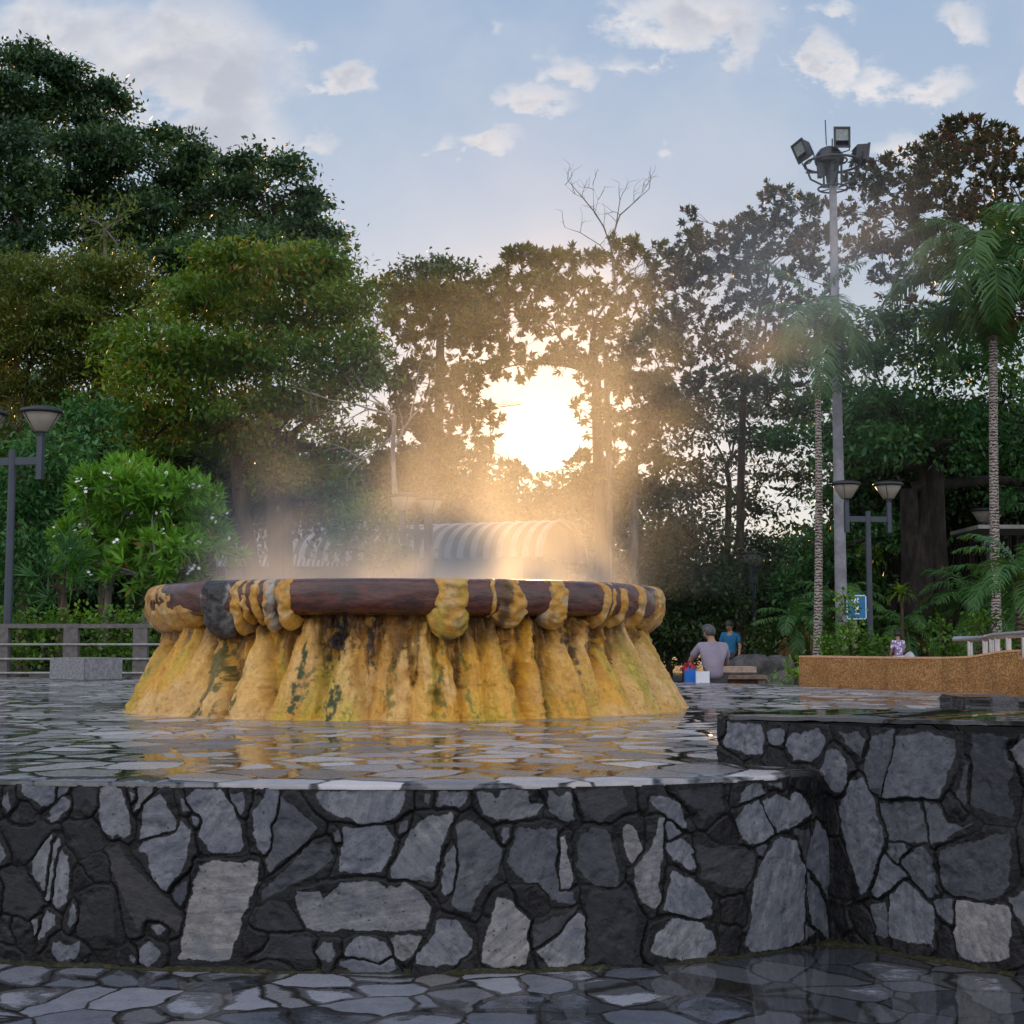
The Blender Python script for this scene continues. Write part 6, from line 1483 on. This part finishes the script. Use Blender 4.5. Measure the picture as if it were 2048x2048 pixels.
tree('spreading_tree', 'darker spreading tree between the mast and the right lamp', 'deep green spreading trees', 1640, 39, [(1600,740,50,36,.7),(1680,700,50,36,.7),(1650,790,50,36,.7),(1590,880,50,34,.6),(1640,900,50,36,.7),(1700,1000,70,50),(1780,990,70,50),(1720,1080,80,60),(1800,1080,70,60),(1640,1100,60,60),(1690,1170,80,50),(1600,1180,60,50)], seed=56, tr=.2, barkm='bark_dark', tone=(.35, .2, .18), **GR)
# hanging root banyan behind the right lamps
YBn = 40; bn = empty('banyan_tree', (X(1900, YBn), YBn, 0), 'dark banyan with a curtain of hanging roots behind the right lamps', 'tree'); mb = MB(); rgn = np.random.default_rng(8)
for px, wd in ((1838, .26), (1905, .42), (1960, .3), (2035, .34), (1780, .2)):
    for q in range(4):
        x = X(px, YBn) + rgn.normal(0, wd * .5); mb.tube([(x + rgn.normal(0, .2), YBn + rgn.normal(0, .3), -.1), (x, YBn, 2.0), (x + rgn.normal(0, .2), YBn, 4.2), (x + rgn.normal(0, .7), YBn, 6.2)], [wd * .55, wd * .3, wd * .26, wd * .2], 8)
for q in range(130):
    x = rgn.uniform(X(1760, YBn), X(2070, YBn)); z1 = rgn.uniform(4.2, 6); z0 = rgn.choice([0, rgn.uniform(.5, 3.2)]); yy_ = YBn + rgn.uniform(-.8, .8)
    mb.tube([(x, yy_, z1), (x + rgn.normal(0, .06), yy_, (z0 + z1) / 2), (x + rgn.normal(0, .08), yy_, z0)], rgn.uniform(.01, .035), 4, False)
world_part(mb.build('trunk', M['bark_dark']), bn)
cr = Crown(); n = 5200; tp = np.stack([rgn.uniform(X(1700, YBn), X(2110, YBn), n), YBn + rgn.uniform(-1.6, 2.6, n), rgn.uniform(4.6, 7.6, n)], 1)
m_ = 10; Bq = np.repeat(tp, m_, 0) + rgn.normal(0, .25, (n * m_, 3)); D = unit(rgn.normal(0, 1, (n * m_, 3)) + np.array((0, 0, -.3))); Nn = unit(np.array((0, 0, .9)) + rgn.normal(0, .5, (n * m_, 3))); Nn = unit(Nn - D * np.sum(D * Nn, 1, keepdims=True))
cr.add(leaf_quads(Bq, D, Nn, rgn.uniform(.12, .22, n * m_), rgn.uniform(.06, .1, n * m_)), rgn.uniform(0, .7, n * m_)); cr.build('crown', M['leaf_dark'], bn)

# bushes and woods behind, to the right of the basin and along the back
DK = dict(mat='leaf_dark', leaf=(.17, .08), tw=32, lpt=22, spread=.26, depth=.6, tr=.10, cat='bush', sparse_twigs=6)
BK = 'dark bushes right of the basin'
tree('dark_bush', 'dense dark bush rising directly behind the right side of the basin', BK, 1370, 38.5, [(1340,1080,50,40),(1400,1060,60,40),(1350,1140,60,50),(1420,1130,60,50),(1360,1210,70,50),(1430,1210,60,50),(1390,1270,80,30)], seed=60, tone=(.5, .22, .2), **DK)
tree('dark_bush', 'dark bush behind the slim twin lamp', BK, 1520, 44, [(1470,1100,50,36),(1530,1110,60,40),(1490,1170,60,50),(1560,1180,60,50),(1520,1240,80,50)], seed=61, tone=(.5, .22, .2), **DK)
tree('dark_bush', 'low dark bush behind the standing person in turquoise', BK, 1440, 42, [(1440,1230,50,36),(1480,1250,50,40),(1420,1290,40,20,.6),(1500,1290,40,24)], seed=62, tone=(.7, .22, .2), **dict(DK, depth=.2))
tree('dark_bush', 'leafy low bush at the foot of the slim twin lamp', BK, 1530, 31, [(1520,1275,26,22),(1550,1265,30,26),(1540,1300,36,20)], seed=63, tone=(.85, .2, .2), **dict(DK, spread=.12, stray=(0, 1), leaf=(.13, .06), tw=60))
FW = 'far trees along the back of the park'
rgw = np.random.default_rng(77)
for i, (px, top, wd) in enumerate(((-150,820,130),(30,880,120),(190,900,120),(350,880,110),(500,900,110),(640,940,100),(770,930,90),(890,935,85),(1000,960,80),(1110,975,80),(1220,950,80),(1320,1080,60),(1420,1150,70),(1530,1140,70),(1640,1060,80),(1760,960,100),(1900,900,120),(2060,860,130))):
    Yf = 56 + rgw.uniform(-3, 5)
    h_ = 1290 - top
    cl = [(px + rgw.uniform(-.6, .6) * wd, top + h_ * f + rgw.uniform(-.05, .05) * h_, wd * rgw.uniform(.45, .65), h_ * .18) for f in (.12, .22, .35, .5, .65, .8, .95) for _ in range(2)]
    spots = ['at the far left behind the feathery tree', 'behind the left lamp', 'behind the frangipani', 'behind the shed roof at the left', 'behind the shed between the trunks', 'behind the lamp in the steam', 'left of the vaulted hall', 'over the vaulted roof', 'over the vaulted gable', 'right below the sun', 'right of the vaulted gable', 'behind the lacy tree', 'behind the seated person', 'behind the slim twin lamp', 'behind the footpath sign', 'behind the dracaena', 'behind the ringed palm', 'behind the shelter roof']
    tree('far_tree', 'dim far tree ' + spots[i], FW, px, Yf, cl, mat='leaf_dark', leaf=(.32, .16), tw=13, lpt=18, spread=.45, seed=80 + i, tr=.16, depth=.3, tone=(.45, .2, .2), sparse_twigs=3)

# palms
def palm(name, label, px0, pxc, pyc, Y, nf, fl, lw, seed, trunkm, tr0, tr1, droop, mat='leaf_palm', group=None, crownshaft=True, dry=False, start=0.0, per=46, zb=0.0, plan=1.0, spread_el=(-.2, 1.3)):
    rg = np.random.default_rng(seed); c = P(pxc, pyc, Y); b = Vector((X(px0, Y), Y, zb))
    r = empty(name, b, label, 'palm', group); mb = MB(); pts = bez(b - Vector((0, 0, .1)), b.lerp(c, .5) + Vector((rg.uniform(-.1, .1), 0, 0)), c, 12)
    mb.tube(pts, [tr0 + (tr1 - tr0) * (i / 11) ** .7 for i in range(12)], 12); world_part(mb.build('trunk', M[trunkm]), r)
    if crownshaft:
        mb = MB(); mb.tube([c - Vector((0, 0, .1)), c + Vector((0, 0, .35)), c + Vector((0, 0, .8))], [tr1 * 1.25, tr1 * 1.15, tr1 * .5], 10); world_part(mb.build('crownshaft', M['leaf_lime']), r); c = c + Vector((0, 0, .65))
    for f in range(nf):
        az = f * 2.399963 + rg.uniform(-.2, .2); el = spread_el[1] + (spread_el[0] - spread_el[1]) * (f / nf) + rg.uniform(-.12, .12); L = fl * rg.uniform(.85, 1.1)
        hd = np.array((math.cos(az) * plan, math.sin(az), 0)); s = np.linspace(0, 1, per)
        ang = el - droop * s ** 1.3 * (1 + .3 * rg.normal()); ds = L / (per - 1)
        rp = np.cumsum(np.concatenate([[[0, 0, 0]], (hd * np.cos(ang)[:-1, None] + np.array((0, 0, 1)) * np.sin(ang)[:-1, None]) * ds]), 0) + np.array(c)
        tan = unit(np.gradient(rp, axis=0)); side = unit(np.cross(tan, np.array((0, 0, 1.0)) + 1e-4)); upv = np.cross(side, tan)
        V = []; T = []
        prof_ = np.sin(np.clip((s - .08) / .92, 0, 1) * PI * .93 + .12) ** .6 * (s > .08)
        for sg in (-1, 1):
            ll = fl * .26 * prof_ * rg.uniform(.85, 1.1, per) + 1e-4
            D = unit(side * sg * .85 + tan * .55 + upv * .22 + np.array((0, 0, -.30)) + rg.normal(0, .10, (per, 3)))
            Nn = unit(upv + rg.normal(0, .25, (per, 3))); Nn = unit(Nn - D * np.sum(D * Nn, 1, keepdims=True))
            # two segments, the outer half hanging
            S_ = np.cross(D, Nn); w_ = (lw * (.5 + .5 * prof_))[:, None]; h1 = rp + D * ll[:, None] * .55; D2 = unit(D + np.array((0, 0, -.65))); h2 = h1 + D2 * ll[:, None] * .45
            V.append(np.stack([rp - S_ * w_ * .3, rp + S_ * w_ * .3, h1 + S_ * w_ * .5, h1 - S_ * w_ * .5], 1).reshape(-1, 3)); V.append(np.stack([h1 - S_ * w_ * .5, h1 + S_ * w_ * .5, h2 + S_ * w_ * .06, h2 - S_ * w_ * .06], 1).reshape(-1, 3))
            T += [np.full(per, rg.uniform(.1, .6)) + rg.normal(0, .12, per)] * 2
        w2 = np.full((per - 1, 1), .012) * np.linspace(2.2, .5, per - 1)[:, None]
        V.append(np.stack([rp[:-1] - side[:-1] * w2, rp[:-1] + side[:-1] * w2, rp[1:] + side[1:] * w2, rp[1:] - side[1:] * w2], 1).reshape(-1, 3)); T.append(np.full(per - 1, .85))
        V = np.concatenate(V); T = np.clip(np.concatenate(T), 0, 1)
        dm = 'leaf_dry' if dry and f > nf * .8 else mat
        world_part(link('frond', quads_mesh('frond', V, np.arange(len(V)).reshape(-1, 4), {'tone': T}), M[dm]), r)
    return r, c
p1, c1 = palm('royal_palm', 'palm with a white ringed trunk and dry seed skirt beside the shelter', 1990, 1987, 600, 30, 25, 2.75, .05, 3, 'palm_trunk', .115, .085, 2.4, spread_el=(-.35, 1.4), per=60)
cr = Crown(); rgd = np.random.default_rng(2); n = 2600; c0 = c1 - Vector((0, 0, .95)); D = unit(rgd.normal(0, 1, (n, 3)) * np.array((1, 1, .7)) + np.array((0, 0, -.75))); B_ = np.array(c0) + rgd.normal(0, .10, (n, 3)); Nn = unit(rgd.normal(0, 1, (n, 3))); Nn = unit(Nn - D * np.sum(D * Nn, 1, keepdims=True))
cr.add(leaf_quads(B_, D, Nn, rgd.uniform(.25, .52, n), np.full(n, .018), .3), rgd.uniform(0, 1, n)); cr.build('seed_cluster', M['leaf_dry'], p1)
palm('royal_palm', 'slender palm with a speckled trunk just left of the floodlight mast', 1628, 1634, 705, 29.5, 17, 2.0, .036, 4, 'palm_trunk', .105, .06, 2.5, spread_el=(-.55, 1.3), per=50)
def spear(): pass
SP = 'small feathery palms low on the right'
sk = dict(trunkm='palm_trunk_brown', tr0=.10, tr1=.09, droop=1.7, crownshaft=False, group=SP, per=38)
palm('date_palm', 'small palm with yellowing lower fronds right of the boulders', 1590, 1592, 1250, 31, 22, 1.15, .03, 11, dry=True, spread_el=(-.6, 1.3), **sk)
palm('date_palm', 'bushy small palm behind the ringed palm trunk', 1950, 1955, 1215, 33, 24, 1.9, .035, 12, spread_el=(-.3, 1.35), **sk)
palm('date_palm', 'small palm behind the footpath sign', 1680, 1680, 1215, 34, 20, 1.5, .035, 13, spread_el=(-.3, 1.3), **sk)
palm('date_palm', 'drooping small palm by the person in the printed shirt', 1815, 1812, 1262, 33, 20, 1.2, .03, 14, dry=True, spread_el=(-.6, 1.2), **sk)
palm('date_palm', 'stout palm with a scaly trunk at the right edge', 2046, 2044, 1160, 24, 16, 1.4, .035, 15, spread_el=(-.2, 1.35), trunkm='palm_trunk_brown', tr0=.15, tr1=.14, droop=1.6, crownshaft=False, group=SP, per=38)
# dracaena
Yd = 31; c = P(1803, 1190, Yd); dr = empty('dracaena', (X(1804, Yd), Yd, 0), 'thin stemmed dracaena with one mop of arching sword leaves', 'plant'); mb = MB(); mb.tube([(X(1804, Yd), Yd, -.05), P(1805, 1260, Yd), c], [.045, .035, .03], 8); world_part(mb.build('stem', M['bark']), dr)
V = []; T = []; rgd = np.random.default_rng(6)
for q in range(70):
    az = q * 2.4; el = rgd.uniform(-.1, 1.4); L = rgd.uniform(.32, .5); s = np.linspace(0, 1, 7); ang = el - 1.7 * s ** 1.3; hd = np.array((math.cos(az), math.sin(az), 0))
    rp = np.cumsum(np.concatenate([[[0, 0, 0]], (hd * np.cos(ang)[:-1, None] + np.array((0, 0, 1)) * np.sin(ang)[:-1, None]) * L / 6]), 0) + np.array(c); side = np.array((-math.sin(az), math.cos(az), 0)); w_ = (.020 * (1 - s ** 2) + .002)[:, None]
    a_, b_ = rp - side * w_, rp + side * w_; V.append(np.stack([a_[:-1], b_[:-1], b_[1:], a_[1:]], 1).reshape(-1, 3)); T.append(np.full(6, rgd.uniform(.2, 1)))
V = np.concatenate(V); world_part(link('leaves', quads_mesh('leaves', V, np.arange(len(V)).reshape(-1, 4), {'tone': np.concatenate(T)}), M['leaf_lime']), dr)
LM = dict(mat='leaf_lime', leaf=(.10, .055), tw=70, lpt=16, spread=.11, depth=.6, tr=.035, cat='shrub', sparse_twigs=5)
SH = 'yellow green shrubs behind the orange wall'
tree('garden_shrub', 'pointed yellow green shrub overlapping the blue sign', SH, 1695, 26.6, [(1690,1195,10,14),(1690,1215,18,16),(1682,1240,26,18),(1705,1262,26,16),(1680,1270,34,20),(1715,1285,34,20),(1665,1300,30,18),(1740,1300,24,16),(1700,1310,50,16)], seed=110, tone=(.3, .2, .18), **LM)
tree('garden_shrub', 'narrow pointed shrub left of the handrail', SH, 1885, 25, [(1885,1243,10,12),(1880,1260,20,16),(1885,1280,26,18),(1870,1300,26,16),(1900,1305,26,16)], seed=111, tone=(.35, .2, .18), **LM)
tree('garden_shrub', 'loose yellow green shrub behind the handrail', SH, 1975, 24, [(1970,1236,18,12),(1950,1255,26,12),(1990,1250,28,12),(1960,1275,30,14),(2010,1262,26,12),(1990,1290,36,16)], seed=112, tone=(.4, .2, .18), **LM)
tree('garden_shrub', 'small lime shrub against the left end of the orange wall', SH, 1590, 19, [(1590,1330,14,9),(1602,1336,14,9),(1588,1350,16,10)], seed=113, tone=(.7, .2, .18), **LM)
tree('dark_bush', 'dark bush low between the basin edge and the seated person', BK, 1330, 40, [(1310,1270,40,30),(1350,1280,40,28),(1330,1310,50,20)], seed=64, tone=(.5, .22, .2), **DK)
# low woods that clothe the hill itself
rgh = np.random.default_rng(21); n = 5200; hx = rgh.uniform(-138, 8, n); hy = rgh.uniform(60, 150, n)
hzz = 26 * sstep(8, -60, hx) * sstep(54, 105, hy) - .6; ok = hzz > 1.5; hx, hy, hzz = hx[ok], hy[ok], hzz[ok]; n = len(hx); m_ = 16
lump = 1.2 + 5.5 * fbm(hx * .16, hy * .16, 0, 61, 3); tp = np.stack([hx, hy, hzz + lump * rgh.uniform(.3, 1, n)], 1)
Bq = np.repeat(tp, m_, 0) + rgh.normal(0, 1, (n * m_, 3)) * np.array((.9, .9, .45)); D = unit(rgh.normal(0, 1, (n * m_, 3)) + np.array((0, 0, -.2))); Nn = unit(np.array((0, -.2, .9)) + rgh.normal(0, .5, (n * m_, 3))); Nn = unit(Nn - D * np.sum(D * Nn, 1, keepdims=True))
Vw = leaf_quads(Bq, D, Nn, rgh.uniform(.4, .8, n * m_), rgh.uniform(.25, .45, n * m_))
tag(link('hillside_woods', quads_mesh('hillside_woods', Vw, np.arange(len(Vw)).reshape(-1, 4), {'tone': np.clip(np.repeat(rgh.normal(.4, .25, n), m_) + rgh.normal(0, .12, n * m_), 0, 1)}), M['leaf_hill']), 'dark green woods covering the hillside behind the tall evergreens', 'woods', kind='stuff')
# a strappy yellow plant
palm('strap_plant', 'yellow leaved strappy plant left of the person in the printed shirt', 1768, 1770, 1290, 32, 14, .5, .03, 17, trunkm='palm_trunk_brown', tr0=.04, tr1=.03, droop=2.0, crownshaft=False, mat='leaf_lime', per=20, spread_el=(.3, 1.4))

print('LEAVES', sum(n for _, n in NL))
# ------------------------------------------------------------------ steam
SX0, SX1, SY0, SY1, SZ0, SZ1 = -3.4, 4.5, 9.0, 15.6, 1.42, 6.2
mb = MB(); mb.box(((SX0 + SX1) / 2, (SY0 + SY1) / 2, (SZ0 + SZ1) / 2), (SX1 - SX0, SY1 - SY0, SZ1 - SZ0))
k = N('drifting_steam'); p = k.pos(); sx = k.n('ShaderNodeSeparateXYZ'); k.l(p, sx.inputs[0]); x, y, z = sx.outputs
q = k.vm('MULTIPLY', p, (1, 1, .62)); nA = k.noise(q, .85, 2.5, .6); nB = k.noise(q, 2.6, 2.5, .6)
nz = k.math('ADD', k.math('MULTIPLY', nA.outputs[0], .6), k.math('MULTIPLY', nB.outputs[0], .4))
wis = k.ss(nz, .40, .66)
def gauss(a, c, s): return k.math('POWER', 2.718, k.math('MULTIPLY', k.math('POWER', k.math('ABSOLUTE', k.math('DIVIDE', k.math('SUBTRACT', a, c), s)), 2.0), -1.0))
hgt = k.math('MAXIMUM', k.math('SUBTRACT', z, 1.5), 0.0)
rad = k.math('SQRT', k.math('ADD', k.math('POWER', k.math('SUBTRACT', x, FC.x + .1), 2.0), k.math('POWER', k.math('SUBTRACT', y, FC.y), 2.0)))
over = k.ss(rad, 1.35, 1.92, 1, 0)
low = k.math('MULTIPLY', k.math('MULTIPLY', over, k.math('POWER', 2.718, k.math('MULTIPLY', hgt, -1 / .34))), k.math('ADD', k.math('MULTIPLY', wis, .75), .25))
drift = k.math('MULTIPLY_ADD', hgt, .42, -.22)
wdt = k.math('MULTIPLY_ADD', hgt, .26, 1.15)
cx = k.math('DIVIDE', k.math('SUBTRACT', x, drift), wdt)
col = k.math('MULTIPLY', k.math('POWER', 2.718, k.math('MULTIPLY', k.math('MULTIPLY', cx, cx), -1.0)), k.math('MULTIPLY', gauss(y, 11.8, 2.0), k.math('POWER', 2.718, k.math('MULTIPLY', hgt, -1 / 2.4))))
col = k.math('MULTIPLY', col, k.math('ADD', k.math('MULTIPLY', wis, .8), .2))
plume = k.math('MULTIPLY', k.math('MULTIPLY', gauss(x, 2.55, 1.0), gauss(z, 4.6, .85)), k.math('MULTIPLY', gauss(y, 13.3, 1.3), k.ss(nz, .38, .66)))
fade = k.math('MULTIPLY', k.math('MULTIPLY', k.ss(z, SZ1 - 2.0, SZ1, 1, 0), k.ss(z, 1.44, 1.52)), k.math('MULTIPLY', k.ss(x, SX0, SX0 + .8), k.ss(x, SX1 - .8, SX1, 1, 0)))
fade = k.math('MULTIPLY', fade, k.math('MULTIPLY', k.ss(y, SY0, SY0 + .3), k.ss(y, SY1 - 1.2, SY1, 1, 0)))
den = k.math('ADD', k.math('MULTIPLY', low, .85), k.math('ADD', k.math('MULTIPLY', col, .115), k.math('MULTIPLY', plume, .30)))
den = k.math('MULTIPLY', den, fade)
# fine droplets: a broad lobe and a narrow forward one
lobes = []
for g_, f_ in ((.86, .15), (.20, .85)):
    vs = k.n('ShaderNodeVolumeScatter'); vs.inputs['Color'].default_value = (.98, .98, 1, 1); vs.inputs['Anisotropy'].default_value = g_
    k.l(k.math('MULTIPLY', den, f_), vs.inputs['Density']); lobes.append(vs.outputs[0])
ad = k.n('ShaderNodeAddShader'); k.l(lobes[0], ad.inputs[0]); k.l(lobes[1], ad.inputs[1])
sm = k.out(None, ad.outputs[0])
try: sm.cycles.volume_step_rate = 1.0
except Exception: pass
o = mb.build('steam', sm)
tag(o, 'white steam rising off the hot basin and drifting to the right', 'steam', kind='stuff')
